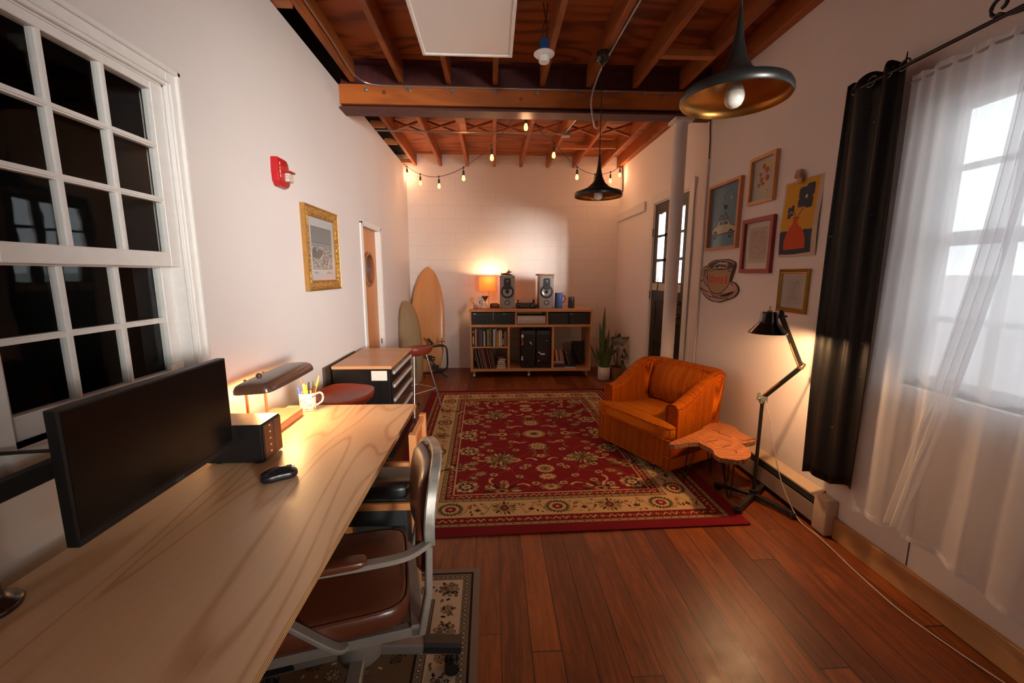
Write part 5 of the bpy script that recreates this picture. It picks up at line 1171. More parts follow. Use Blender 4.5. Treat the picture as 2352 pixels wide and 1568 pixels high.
b = MB(); b.sweep([(0,0,.02),(-.13,.04,.335)], .05,.045, up=(0,1,0), bev=.02); onm('tripod_bag', b, M_blackm, (1.33,6.16,.135), 'long black padded bag leaning diagonally in the right bay', 'bag')
b = MB(); b.box(0,.20,0,.012,0,.36,.003,1); onm('black_board', b, simple('black_board',(.016,.018,.022),.5), (1.20,6.30,.131), 'tall black board standing at the right end of the media cabinet', 'board')
for i,(cl,nm) in enumerate((((190,184,176),'white book under the blue book at the front of the right bay'),((36,44,90),'dark blue book lying at the front of the right bay'))):
    o = thing('book', nm, 'book', (1.145,6.08,.1315+.020*i), R(-14)); b = MB(); b.box(-.085,.085,-.055,.07,0,.0194,.001,1); b.build('cover', simple('fb%d'%i, srgb(*cl), .5), o)

# ---- on top of the media cabinet
ZT = 1.001
def speaker(x, lab):
    s = thing('speaker', lab, 'speaker', (x,6.14,ZT), 0, 'bookshelf speakers on the media cabinet'); hw = .107; hh_ = .475
    b = MB(); b.box(-hw,hw,.012,.27,0,hh_,.003,1); b.build('cabinet', wood('cherry_side', srgb(150,84,48), srgb(100,52,28),'Z',1.2,.4,3), s)
    b = MB(); b.box(-hw,hw,0,.012,0,hh_,.003,1); b.build('baffle', simple('grey_baffle', (.30,.28,.265), .45), s)
    b = MB(); b.lathe([(.092,0),(.096,.006),(.086,.010),(.066,.006)], (0,0,.245), 32, XZr, cap1=False); b.prism(rrect(-.050,.275,.050,.440,.025), .005, XZr); b.lathe([(.038,0),(.038,.004),(.030,.004),(.026,-.006)], (0,0,.088), 24, XZr); b.build('trim_ring', simple('dark_trim',(.03,.028,.028),.5), s, smooth=50)
    b = MB(); b.lathe([(.068,.006),(.060,.004),(.026,-.006)], (0,0,.245), 32, XZr); b.build('woofer', simple('silver_cone',(.36,.35,.36),.3,.5), s, smooth=True)
    b = MB(); b.lathe([(.027,-.007),(.022,.008),(.008,.014),(.0001,.015)], (0,0,.245), 24, XZr); b.lathe([(.0001,-.004),(.027,-.004)], (0,0,.088), 24, XZr); b.build('dust_cap', M_blackm, s, smooth=True)
    b = MB(); b.lathe([(.022,.006),(.018,.009),(.008,.010),(.0001,.014)], (0,0,.395), 20, XZr); b.build('tweeter', simple('tweeter_grey',(.12,.12,.12),.3), s, smooth=True)
    b = MB()
    for px_ in (-.09,.09):
        for pz in (.018,.455): b.cyl((px_,0,pz),(px_,-.006,pz),.007,n=10)
    b.build('peg', M_blackm, s, smooth=True); return s
speaker(.215, 'grey-faced bookshelf speaker left of the turntable'); speaker(.787, 'grey-faced bookshelf speaker right of the turntable')
tt = thing('turntable', 'black record turntable between the two speakers', 'turntable', (.502,6.28,ZT))
b = MB(); b.box(-.155,.155,-.15,.15,.018,.062,.006,2); 
for x in (-.125,.125):
    for y in (-.12,.12): b.cyl((x,y,0),(x,y,.02),.016,n=14)
b.build('plinth', M_black, tt)
b = MB(); b.cyl((-.02,0,.062),(-.02,0,.076),.125,n=36); b.build('platter', simple('platter',(.03,.03,.03),.2,.5), tt, smooth=50)
b = MB(); b.cyl((.12,.09,.06),(.12,.09,.10),.014); b.cyl((.12,.12,.088),(.07,-.06,.084),.003); b.cyl((-.12,.10,.06),(-.12,.10,.105),.010); b.cbox((.12,.115,.108),(.03,.03,.02),.003); b.cbox((-.12,.10,.108),(.028,.02,.012),.003); b.build('tonearm', simple('tonearm_metal',(.10,.10,.10),.3,.8), tt, smooth=40)
b = MB(); b.cyl((.08,-.15,.04),(.08,-.153,.04),.008); b.box(-.10,.03,-.1508,-.1495,.037,.041); b.build('control', M_silf, tt)
jug = thing('jug', 'blue enamel jug with a red handle right of the speakers', 'jug', (.985,6.26,ZT))
M_blue = simple('blue_enamel', srgb(86,120,186), .35)
b = MB(); b.lathe([(.0,.002),(.056,0),(.060,.008),(.058,.215),(.062,.222),(.058,.222),(.054,.21),(.054,.02),(.0,.012)], n=32); b.build('body', M_blue, jug, smooth=60)
b = MB(); b.lathe([(.0605,.004),(.0605,.02)], n=32); b.build('base_band', simple('teal_band', srgb(60,120,140), .4), jug, smooth=True)
b = MB(); b.tube(catmull([(.056,0,.175),(.085,0,.18),(.098,0,.14),(.088,0,.095),(.056,0,.08)],6), .009, 8); b.build('handle', simple('red_enamel', srgb(180,50,44), .35), jug, smooth=True)
can = thing('canister', 'small dark grey canister at the right end of the media cabinet top', 'canister', (1.175,6.26,ZT))
b = MB(); b.lathe([(.0,.001),(.044,0),(.046,.004),(.046,.118)], n=28); b.build('body', simple('charcoal_body', (.03,.028,.028), .5), can, smooth=60)
b = MB(); b.lathe([(.046,.119),(.046,.160),(.042,.166),(.0,.166)], n=28); b.build('lid', simple('lid_brown', (.05,.036,.03), .3), can, smooth=60)
# table lamp with paper shade
tl = thing('table_lamp', 'small table lamp with a glowing orange box shade on the left of the cabinet top', 'table lamp', (-.075,6.50,ZT))
def shade_mat():
    t = NT('paper_shade'); nz = t.noise(t.coord(), 12, 2); d = t.n('ShaderNodeBsdfDiffuse'); tr = t.n('ShaderNodeBsdfTranslucent'); d.inputs[0].default_value = (.8,.42,.18,1)
    t.l(t.ramp(nz,[(.3,(.80,.46,.24,1)),(.7,(.85,.52,.28,1))]), tr.inputs[0]); m = t.n('ShaderNodeMixShader'); m.inputs[0].default_value = .6; t.l(d.outputs[0], m.inputs[1]); t.l(tr.outputs[0], m.inputs[2]); t.l(m.outputs[0], t.out.inputs[0]); return t.m
b = MB(); 
for q in ((-.125,.125,-.075,-.0735),(-.125,.125,.0735,.075),(-.125,-.1235,-.075,.075),(.1235,.125,-.075,.075)): b.box(q[0],q[1],q[2],q[3],.245,.455)
b.build('lamp_shade', shade_mat(), tl)
b = MB(); b.cyl((.02,0,.01),(.02,0,.40),.006); b.cyl((.02,0,0),(.02,0,.012),.055,n=24); b.build('stand', simple('brass_stand',(.6,.42,.2),.3,.9), tl, smooth=50)
b = MB(); b.sphere((.02,0,.395), .026, 14); b.build('light_bulb', emit('lamp_bulb', (1,.62,.28), 18), tl, smooth=True)
point('table_lamp_light', (-.055,6.50,ZT+.405), (1,.60,.30), 18.0, .034)
b = MB(); b.box(-.19,.19,-.09,.09,0,.012,.003,1); onm('wooden_tray', b, wood('tray_wood', srgb(206,130,80), srgb(150,84,48),'X',1,.5,3), (-.03,6.12,ZT), 'thin wooden tray under the small objects by the table lamp', 'tray')
b = MB(); b.cbox((0,0,.085),(.10,.004,.165),0,(R(-12),0,R(-8))); o = thing('postcard', 'white card with a black bracket mark leaning behind the little pot', 'card', (-.185,6.22,ZT)); b.build('card', simple('card_white',(.80,.76,.70),.6), o)
b = MB(); m = Matrix.Translation((.012,-.004,.085)) @ Euler((R(-12),0,R(-8))).to_matrix().to_4x4()
for q in ((-.022,-.014,-.022,.022),(-.014,.024,.016,.022),(-.014,.024,-.022,-.016)): b.box(q[0],q[1],-.0035,-.0022,q[2],q[3], m=m)
b.build('printed_mark', M_blackm, o)
hg = thing('geometric_vase', 'hourglass shaped vase with a dark inverted cone top before the lamp', 'vase', (-.107,6.10,ZT+.0125))
b = MB(); b.lathe([(.0001,.09),(.050,.168),(.050,.172),(.0,.172)], n=32); b.build('cone_top', simple('bronze_cone', (.10,.06,.035), .5), hg, smooth=50)
b = MB(); b.lathe([(.048,0),(.040,.03),(.0001,.090)], n=32, cap0=True); b.build('base', simple('pale_glass', (.75,.60,.42), .25), hg, smooth=50)
pt = thing('paint_pot', 'tiny pink pot with a brush at the left end of the cabinet top', 'pot', (-.245,6.10,ZT))
b = MB(); b.lathe([(.0,.001),(.020,0),(.034,.012),(.037,.034),(.032,.052),(.028,.052),(.028,.04),(.0,.03)], n=24); b.build('bowl', simple('pink_clay', srgb(196,130,108), .5), pt, smooth=60)
b = MB(); b.cyl((.01,0,.03),(-.042,0,.098),.004); b.build('brush', simple('brush_red', srgb(120,50,30), .5), pt, smooth=True)
fl = thing('camera_lens', 'brown leather cylindrical lens case lying beside the left speaker', 'lens case', (.035,6.10,ZT+.0125))
b = MB(); b.cyl((-.045,0,.036),(.045,0,.036),.036,n=24); b.build('body', simple('saddle_leather', srgb(120,70,40), .5), fl, smooth=50)
b = MB(); b.cyl((-.072,0,.033),(-.045,0,.033),.032,n=24); b.cyl((.045,0,.03),(.066,0,.030),.028,n=24); b.build('end_cap', M_blackm, fl, smooth=50)
dg = thing('driftwood_figure', 'small driftwood creature figure lying on the left speaker', 'figurine', (.215,6.25,ZT+.476))
M_drift = simple('driftwood', srgb(150,118,86), .85, var=.4, scale=40, bump=.6)
b = MB(); b.tube([(-.085,0,.012),(-.05,0,.022),(0,0,.018),(.04,0,.012),(.085,0,.006)], [.010,.016,.017,.012,.005], 8); b.cbox((-.082,0,.024),(.012,.02,.045),.003); b.build('body', simple('dark_driftwood', srgb(96,64,44), .85, var=.4, scale=40), dg, smooth=True)
b = MB(); b.tube([(.0,.0,.02),(.02,0,.045),(.03,0,.07),(.022,0,.085)], [.022,.024,.014,.006], 8); b.tube([(.02,0,.05),(.05,0,.048),(.075,0,.062)], [.014,.010,.003], 8); b.tube([(.02,0,.04),(-.01,0,.05)], [.01,.004], 8); b.build('branch', M_drift, dg, smooth=True)
sk = thing('wood_plank', 'long rounded marbled plank lying on top of the right speaker', 'plank', (.775,6.24,ZT+.476))
b = MB(); b.prism(rrect(-.145,-.045,.145,.045,.04,6), .026, None, .008); b.build('plank', wood('marbled_deck', srgb(206,170,130), srgb(110,60,40),'X',3,.4,6,band=.7), sk, smooth=50)

# ================================================================== plants
def leaf_blade(b, base, tip, w, bend=.0, n=10, fold=.25, side=None):
    base, tip = Vector(base), Vector(tip); d = tip-base; s = side if side is not None else d.cross(Vector((0,1,0))).normalized(); nrm = s.cross(d).normalized(); RR = []
    for i in range(n+1):
        t_ = i/n; p = base + d*t_ + nrm*bend*math.sin(PI*t_) ; ww = w*(math.sin(PI*min(1,t_*.62+.30))**.8 if t_<.55 else (max(0,1-((t_-.55)/.45)**1.7)))+.001
        RR.append([p-s*ww, p-s*ww*.5+nrm*ww*fold, p+nrm*ww*fold*1.2, p+s*ww*.5+nrm*ww*fold, p+s*ww, p+nrm*ww*fold*.9-nrm*.002])
    b.rings(RR, cap0=True, cap1=True)
def leaf_mat(name, a, c, banded=False):
    t = NT(name); v = t.coord(); nz = t.noise(t.coord(scale=(1,1,3 if banded else 1)), 26 if banded else 14, 4, .6, .8)
    t.bsdf(t.ramp(nz, [(.35,a),(.65,c)]), .42, 0, None, coat=.1); return t.m
M_snake = leaf_mat('snake_leaf', srgb(30,52,30), srgb(96,112,66), True); M_lily = leaf_mat('lily_leaf', srgb(58,60,34), srgb(104,98,60)); M_soil = simple('soil', (.02,.014,.01), .95)
sp = thing('snake_plant', 'snake plant with tall upright leaves in a white pot right of the media cabinet', 'potted plant', (1.60,5.86,0))
b = MB(); b.lathe([(.0,.002),(.074,.001),(.086,.012),(.088,.185),(.083,.188),(.080,.18),(.078,.15),(.0,.15)], n=36); b.build('pot', simple('white_ceramic', (.66,.60,.57), .5), sp, smooth=60)
b = MB(); b.cyl((0,0,.15),(0,0,.165),.078,n=24); b.build('soil', M_soil, sp)
for (bx,by,tx,ty,tz,w,bd) in ((-.03,.01,-.01,.03,1.06,.026,.01),(-.02,.0,-.085,.0,.83,.030,-.02),(.01,-.01,.05,-.02,.74,.026,.01),(.03,.0,.165,.01,.70,.022,.0),(.0,.02,.02,.03,.62,.030,.01),(.02,-.02,.10,-.03,.56,.030,.01),(-.03,-.02,-.13,-.02,.48,.018,.04),(-.04,.0,-.22,.0,.52,.016,.02),(-.02,.02,-.06,.02,.55,.032,.0),(.04,.01,.13,.02,.50,.026,.0),(.0,-.03,.04,-.05,.46,.028,.0),(-.01,-.02,-.02,-.04,.42,.026,.0)):
    b = MB(); leaf_blade(b, (bx,by,.155), (tx,ty,tz), w, bd); b.build('leaf', M_snake, sp, smooth=True)
pl = thing('potted_plant', 'broad-leaved plant with a clear plastic wrap in a tan pot near the back corner', 'potted plant', (1.79,5.90,0))
b = MB(); b.lathe([(.0,.002),(.082,.001),(.088,.01),(.098,.172),(.102,.178),(.095,.178),(.088,.15),(.0,.15)], n=36); b.build('pot', simple('tan_clay', srgb(150,108,76), .7), pl, smooth=60)
b = MB(); b.cyl((0,0,.15),(0,0,.162),.09,n=24); b.build('soil', M_soil, pl)
for (mx,my,mz,tx,ty,tz,w) in ((.0,.0,.50,-.10,-.03,.62,.05),(.03,0,.52,.12,-.04,.60,.045),(.06,.02,.48,.17,.0,.62,.03),(.10,0,.44,.16,-.02,.30,.02),(-.05,0,.42,-.12,.02,.34,.05),(.05,-.03,.34,.14,-.06,.30,.028),(.0,-.03,.40,-.03,-.09,.46,.045),(.07,-.02,.28,.12,-.04,.12,.025),(-.06,-.02,.36,-.12,-.06,.44,.04),(.02,.05,.5,.06,.08,.66,.04)):
    b = MB(); P_ = catmull([(0,0,.155),(mx*.4,my*.4,.30*mz/.5),(mx,my,mz)],5); b.tube(P_, .004, 6); leaf_blade(b, (mx,my,mz), (tx,ty,tz), w, .015, 8, .15); b.build('leaf', M_lily, pl, smooth=True)
def plastic_mat():
    t = NT('clear_wrap'); tr = t.n('ShaderNodeBsdfTransparent'); gl = t.n('ShaderNodeBsdfGlossy'); gl.inputs[1].default_value = .12; nz = t.noise(t.coord(), 60, 3, .6); t.l(t.bump(nz, 1.0, .02), gl.inputs['Normal']); m = t.n('ShaderNodeMixShader'); m.inputs[0].default_value = .32; t.l(tr.outputs[0], m.inputs[1]); t.l(gl.outputs[0], m.inputs[2]); t.l(m.outputs[0], t.out.inputs[0]); return t.m
b = MB(); rnd = random.Random(4); RR = []
for z, r in ((.40,.05),(.46,.09),(.52,.12),(.57,.135),(.60,.13)): RR.append([((r+rnd.uniform(-.02,.02))*math.cos(2*PI*i/18)+.0, (r*.7+rnd.uniform(-.015,.015))*math.sin(2*PI*i/18), z+rnd.uniform(-.02,.02)) for i in range(18)])
b.rings(RR); b.build('plastic_wrap', plastic_mat(), pl, smooth=False)
kt = thing('watering_jug', 'pale grey plastic watering jug on the floor beside the tan pot', 'jug', (1.885,5.68,0), R(20))
b = MB(); b.lathe([(.0,.002),(.052,.001),(.058,.008),(.050,.12),(.046,.125),(.0,.12)], n=28); b.build('body', simple('grey_plastic', (.36,.34,.33), .5), kt, smooth=60)
b = MB(); b.tube(catmull([(-.052,0,.11),(-.085,0,.11),(-.092,0,.07),(-.08,0,.03),(-.056,0,.022)],6), .009, 8); b.build('handle', MAT['grey_plastic'], kt, smooth=True)
# ================================================================== things on the left wall
AX = Matrix(((0,0,1,0),(1,0,0,0),(0,1,0,0),(0,0,0,1)))     # local (u,v,w) -> (w, u, v): flat art facing +x, u along +y
fa = thing('fire_alarm', 'red wall-mounted fire alarm with a clear strobe above the gold picture frame', 'fire alarm', (LW,2.695,2.09))
M_red = simple('alarm_red', srgb(168,12,24), .35)
b = MB(); b.prism([(-.068,.078),(-.075,.0),(-.070,-.055),(-.045,-.082),(.040,-.082),(.068,-.060),(.068,.030),(.060,.062),(.040,.078)], .045, AX, .008); b.build('housing', M_red, fa, smooth=30)
b = MB(); b.cbox((.055,.034,-.022), (.030,.060,.052), .006); b.build('strobe_lens', simple('clear_lens', (.55,.52,.48), .12, .3, var=.4, scale=120), fa)
b = MB(); b.cbox((.058,.034,.010),(.045,.068,.010),.003); b.build('strobe_hood', M_red, fa)
for i, c_ in enumerate('FIRE'): b = MB(); b.text(c_, .022, Matrix.Translation((.0455,-.052,.042-.0225*i)) @ AX, .0003, .0006); b.build('letter', simple('alarm_white', (.8,.75,.72), .5), fa)
def frame(b, u0, u1, v0, v1, w, t, M, prof=None):
    """mitred picture frame in local (u,v), thickness t"""
    prof = prof or [(0,0),(0,t),(w,t),(w,0)]
    def loop(d, z): return [M @ Vector(p) for p in ((u0+d,v0+d,z),(u1-d,v0+d,z),(u1-d,v1-d,z),(u0+d,v1-d,z))]
    b.rings([loop(d,z) for d, z in prof], loop=True)
gf = thing('framed_photo', 'ornate gold framed black and white seascape photo on the left wall', 'picture', (LW,2.965,1.378))
def orn_mat():
    t = NT('gilt_ornament'); v = t.n('ShaderNodeTexVoronoi', feature='SMOOTH_F1'); c = t.coord(); t.l(c, v.inputs['Vector']); v.inputs['Scale'].default_value = 70
    nz = t.noise(c, 60, 3, .6, 1.5); h = t.math('ADD', v.outputs['Distance'], nz)
    t.bsdf(t.ramp(h, [(.45,srgb(96,60,22)),(.75,srgb(170,118,52)),(1.0,srgb(214,168,92))]), .38, .55, t.bump(h, 1.0, .012)); return t.m
M_gilt = simple('plain_gilt', srgb(170,124,66), .4, .5, var=.12)
b = MB(); frame(b, 0,.615,0,.590,.012,.02, AX, [(0,0),(.0,.030),(.010,.034),(.014,.028),(.014,0)]); frame(b,0,.615,0,.59,.01,.02,AX,[(.066,0),(.066,.022),(.074,.018),(.074,0)]); b.build('frame_edge', M_gilt, gf)
b = MB(); frame(b, 0,.615,0,.590,.06,.02, AX, [(.013,0),(.013,.028),(.03,.036),(.052,.030),(.067,.018),(.067,0)]); b.build('frame', orn_mat(), gf)
P = Paint(.48,.455,.003, srgb(206,200,204)); P.rect(.055,.085,.425,.385,srgb(60,60,62)); P.rect(.058,.088,.422,.382,srgb(138,136,138))
rnd = random.Random(11)
P.rect(.058,.27,.422,.275,srgb(90,92,96)); P.rect(.058,.262,.422,.270,srgb(184,184,186)); P.rect(.058,.088,.422,.25,srgb(176,172,172))
for i in range(260):
    x, y = rnd.uniform(.06,.42), rnd.uniform(.09,.245); g_ = rnd.choice([70,96,120,150,190]); P.ell(x,y,rnd.uniform(.004,.018),rnd.uniform(.002,.007),srgb(g_,g_-3,g_-6),rnd.uniform(-.5,.5))
P.poly([(.06,.22),(.12,.25),(.14,.21),(.20,.235),(.25,.20),(.18,.16),(.06,.17)], srgb(108,104,104))
P.line([(.08,.055),(.10,.068),(.105,.05),(.12,.066),(.15,.055)],.004,srgb(70,70,80)); P.line([(.30,.05),(.33,.068),(.34,.052),(.36,.066),(.385,.05),(.41,.062)],.004,srgb(70,70,80))
M_art = attr_mat('printed_paper', rough=.6)
P.mesh('print', M_art, gf, fn=lambda x, y: np.stack([np.full_like(x,.012), x+.068, y+.068],1))
b = MB(); b.box(.015,.0165,.066,.55,.066,.525); b.build('glass', M_glass, gf)

# ================================================================== pictures on the right wall (u runs towards the camera)
def rw(dx): return lambda x, y: np.stack([-dx*np.ones_like(x), -x, y],1)
AR = Matrix(((0,0,-1,0),(-1,0,0,0),(0,1,0,0),(0,0,0,1)))   # u -> -y, v -> z, w -> -x
def picture(name, label, y1, y0, z0, z1, fw, fmat, P, t=.022, glass=True, cat='picture', prof=None):
    o = thing(name, label, cat, (RW,y1,z0)); w, h = y1-y0, z1-z0
    b = MB(); frame(b, 0,w,0,h,fw,t,AR,prof or [(0,0),(0,t),(fw,t),(fw,0)]); b.build('frame', fmat, o)
    P.mesh('print', M_art, o, fn=lambda x, y: np.stack([-.006*np.ones_like(x), -(x/P.w*(w-2*fw)+fw), y/P.h*(h-2*fw)+fw],1))
    if glass: b = MB(); b.box(-.0095,-.008,-(w-fw),-fw,fw,h-fw); b.build('glass', M_glass, o)
    return o
M_oak = wood('oak_frame', srgb(206,140,92), srgb(168,104,62), 'Z', 3, .45, 3, band=.25); M_oak2 = wood('pale_frame', srgb(214,162,112), srgb(180,124,80), 'Z', 3, .45, 3, band=.25)
M_redf = simple('red_frame_paint', srgb(150,52,52), .45)
# blue print with a car
P = Paint(.44,.51,.0024, srgb(128,160,180)); cr = srgb(226,208,178); dk = srgb(74,74,70)
P.poly([(.03,.12),(.03,.155),(.07,.175),(.11,.185),(.13,.225),(.29,.225),(.33,.180),(.40,.160),(.425,.125),(.42,.115),(.04,.10)], dk); P.poly([(.036,.122),(.036,.150),(.072,.170),(.114,.180),(.136,.220),(.284,.220),(.322,.176),(.395,.155),(.418,.125),(.05,.106)], cr)
P.poly([(.145,.185),(.155,.212),(.205,.212),(.205,.185)], srgb(110,130,140)); P.poly([(.215,.185),(.215,.212),(.270,.212),(.295,.185)], srgb(110,130,140))
for x in (.09,.33): P.ell(x,.105,.036,.036,dk); P.ell(x,.105,.022,.022,srgb(160,160,150)); P.ell(x,.105,.010,.010,dk)
P.line([(.13,.235),(.29,.235)],.006,dk); P.line([(.15,.235),(.16,.27),(.20,.25),(.24,.28),(.27,.24)],.012,srgb(90,104,96)); P.poly([(.19,.36),(.22,.34),(.27,.345),(.25,.31),(.21,.31)], dk); P.line([(.22,.35),(.17,.37)],.004,dk)
for x, y in ((.20,.42),(.24,.44),(.22,.40),(.30,.46),(.33,.42),(.38,.39),(.35,.37)): P.ell(x,y,.014,.005,srgb(96,110,112),.8)
P.ell(.31,.395,.010,.014,srgb(220,180,160))
picture('framed_print', 'oak framed light blue print of a cream car with birds above, largest on the wall', 3.842, 3.355, 1.712, 2.265, .022, M_oak, P, .034)
# flowers
P = Paint(.25,.29,.002, srgb(214,200,188)); P.rect(.10,.05,.17,.14,srgb(232,200,160)); P.ell(.16,.23,.05,.04,srgb(226,206,150)); rd = srgb(206,84,74)
for x, y, r in ((.12,.235,.020),(.155,.205,.022),(.085,.185,.015),(.165,.150,.024),(.10,.145,.020),(.075,.110,.016),(.13,.115,.012)): P.ell(x,y,r,r,rd,.3*x*40,6,.25)
for a_, c_ in (((.11,.10),(.12,.21)),((.12,.10),(.15,.19)),((.10,.11),(.085,.17)),((.19,.20),(.20,.235))): P.line([a_,c_],.003,srgb(120,140,110))
P.ell(.11,.118,.012,.010,srgb(90,140,100)); P.line([(.20,.19),(.195,.17)],.004,rd); P.ell(.175,.06,.005,.004,dk)
picture('framed_print', 'small pale wood framed print of red flowers, highest on the right wall', 3.256, 2.955, 2.013, 2.350, .024, M_oak2, P, .030)
# dotted heart print in red frame
P = Paint(.30,.34,.002, srgb(226,208,194)); P.rect(.04,.045,.26,.30,srgb(196,180,172)); rnd = random.Random(2)
for i in range(1500):
    x, y = rnd.uniform(.055,.245), rnd.uniform(.07,.275)
    if ((x-.15)/.098)**4+((y-.17)/.11)**4 < 1: P.line([(x,y),(x+rnd.uniform(-.005,.005),y+rnd.uniform(-.005,.005))],.0022,srgb(196,120,100))
picture('framed_print', 'red framed print of a dense pinkish line pattern beside the vase poster', 3.287, 2.921, 1.512, 1.914, .030, M_redf, P, .028)
# small gold frame
P = Paint(.21,.23,.002, srgb(206,194,188)); P.rect(.045,.03,.165,.195,srgb(198,186,180)); ln = srgb(150,138,134)
P.line(arc(.10,.15,.018,0,360,10),.002,ln); P.line(arc(.135,.17,.012,0,360,8),.004,ln); P.line([(.10,.13),(.105,.10),(.09,.06)],.002,ln); P.line([(.13,.16),(.11,.10),(.12,.06)],.002,ln); P.line([(.08,.11),(.14,.12)],.002,ln); P.line([(.075,.06),(.14,.07),(.10,.045)],.002,ln); P.line([(.085,.12),(.08,.07),(.12,.07),(.125,.11)],.002,ln)
M_gold = simple('gold_leaf', srgb(176,136,66), .3, .7, var=.1)
picture('framed_drawing', 'narrow gold frame with a faint pencil drawing below the vase poster', 2.822, 2.548, 1.253, 1.537, .030, M_gold, P, .02, prof=[(0,0),(0,.014),(.006,.020),(.010,.014),(.015,.020),(.020,.014),(.026,.016),(.030,.008),(.030,0)])
# vase poster, paper with a clip
po = thing('poster', 'yellow and navy poster of an orange vase with dark flowers, hung from a clip', 'poster', (RW,2.868,1.618))
w, h = .340, .480; P = Paint(w,h,.0022, srgb(206,184,164)); navy = srgb(58,64,82); yl = srgb(214,156,48); org = srgb(206,78,36)
P.poly([(.010,.018),(.018,.470),(.305,.476),(.300,.02)], yl); P.poly([(.010,.016),(.008,.165),(.06,.168),(.16,.15),(.24,.165),(.302,.162),(.300,.022),(.15,.012)], navy)
P.poly([(p.x,p.y) for p in catmull([(.055,.045,0),(.055,.10,0),(.085,.16,0),(.125,.205,0),(.130,.235,0),(.118,.248,0),(.185,.246,0),(.172,.230,0),(.180,.20,0),(.225,.16,0),(.252,.10,0),(.250,.048,0)],5)], org)
P.line([(.145,.245),(.12,.30)],.006,navy); P.line([(.160,.245),(.205,.30)],.006,navy)
for (x,y,a,c_) in ((.185,.395,.036,.034),(.245,.405,.034,.040),(.190,.335,.040,.030),(.245,.330,.030,.036)): P.poly(rrect(x-a,y-c_,x+a,y+c_,.018), navy)
for (x,y,a,c_) in ((.078,.300,.016,.018),(.108,.305,.014,.022),(.082,.262,.016,.018),(.108,.27,.012,.012)): P.poly(rrect(x-a,y-c_,x+a,y+c_,.009), navy)
P.ell(.217,.368,.009,.012,srgb(214,196,170)); P.ell(.094,.286,.005,.008,srgb(150,150,190))
P.mesh('sheet', M_art, po, fn=lambda x, y: np.stack([-.006-.010*np.sin(x/w*PI)*.6-.006*np.sin(y/h*5), -x, y],1))
b = MB(); b.cbox((-.022,-.162,.480),(.014,.050,.050),.006); b.cbox((-.028,-.150,.515),(.012,.050,.050),.004,(0,R(14),0)); b.cyl((-.032,-.132,.495),(-.032,-.182,.495),.008); b.build('clip', simple('wooden_clip', srgb(176,136,108), .5), po)
# coffee cup sign
cs = thing('coffee_sign', 'cut-out wall sign of a cream coffee cup on a saucer reading COFFEE in red', 'sign', (RW,3.935,1.262))
w, h = .64, .365; P = Paint(w,h,.0021, srgb(196,166,136)); ink = srgb(66,48,36); tn = srgb(190,158,128); pk = srgb(196,162,146)
def S_(x, y): # zoomed picture coordinates (150..1410, 110..1510) -> sign
    return ((x-145)/1270*w, h-(y-115)/1395*h)
def pl_(L): return [S_(*q) for q in L]
def cm(L, n=6, cl=False): return [(p.x,p.y) for p in catmull([(*S_(*q),0) for q in L], n, cl)]
sau = [(250,780),(165,870),(150,960),(165,1070),(250,1190),(330,1310),(500,1440),(700,1500),(900,1490),(1100,1400),(1290,1300),(1390,1150),(1405,1040),(1360,930),(1270,850),(1150,815)]
hnd = [(390,325),(290,335),(235,400),(225,520),(245,690),(290,830),(370,970),(410,1000),(425,960)]
cup = [(395,320),(430,240),(560,160),(720,125),(900,120),(1080,140),(1210,200),(1270,290),(1260,420),(1220,600),(1180,760),(1120,920),(1020,1080),(900,1200),(760,1240),(620,1210),(520,1110),(440,940),(415,740),(400,520)]
sil = Paint(w,h,.0021,(0,0,0)); 
for L in (sau+[(800,700),(400,800)], hnd+[(500,800),(450,400)], cup): sil.poly(cm(L,6,True),(1,1,1)); sil.line(cm(L,6,True),.010,(1,1,1))
P.poly(cm(sau+[(800,700),(400,800)],6,True), pk); P.line(cm(sau,6), .009, ink)
P.line(cm([(215,1080),(330,1150),(520,1215)]),.014,ink,True); P.poly(cm([(890,1320),(1000,1310),(1150,1270),(1310,1130),(1230,1130),(1080,1190),(960,1240)],4,True), ink); P.line(cm([(300,1230),(500,1330),(760,1370),(1000,1380),(1150,1350)]),.006,ink); P.line(cm([(1340,960),(1360,1060),(1310,1180),(1180,1290),(1000,1345),(800,1350),(640,1330)]),.004,ink); P.line(cm([(1180,880),(1270,950)]),.008,ink,True); P.ell(*S_(540,1380),.010,.006,ink)
P.poly(cm(hnd,6,True), tn); P.line(cm(hnd), .008, ink); P.poly(cm([(290,430),(350,425),(395,500),(395,760),(340,700),(300,600)],5,True), ink); P.poly(cm([(335,470),(375,500),(380,720),(345,640)],5,True), srgb(206,176,158)); P.line(cm([(265,600),(300,740),(390,880)]),.006,ink)
P.poly(cm(cup,6,True), srgb(176,142,108)); P.line(cm(cup,6,True), .009, ink)
P.poly(cm([(1270,290),(1220,600),(1150,840),(1130,830),(1150,620),(1190,480),(1210,350)],4,True), ink)
for q in range(16): P.line([S_(1150+6*q%40,500+20*q), S_(1220,490+20*q)],.0035,ink)
P.poly(cm([(430,310),(560,220),(760,175),(980,190),(1170,250),(1225,320),(1150,400),(960,435),(760,440),(560,410)],6,True), srgb(84,80,74)); P.line(cm([(430,310),(560,220),(760,175),(980,190),(1170,250),(1225,320),(1150,400),(960,435),(760,440),(560,410)],6,True),.006,ink)
for (x,y,a,c_) in ((800,230,90,30),(930,250,130,34),(760,370,150,30),(620,380,60,22),(960,380,100,24),(1020,300,60,16),(700,300,70,40)): P.ell(*S_(x,y),a/1270*w*.9,c_/1395*h,srgb(198,182,170),.05)
for (x,y,a,c_) in ((720,330,80,50),(870,310,30,50),(980,350,50,26),(560,350,40,20)): P.ell(*S_(x,y),a/1270*w*.8,c_/1395*h,srgb(72,66,66))
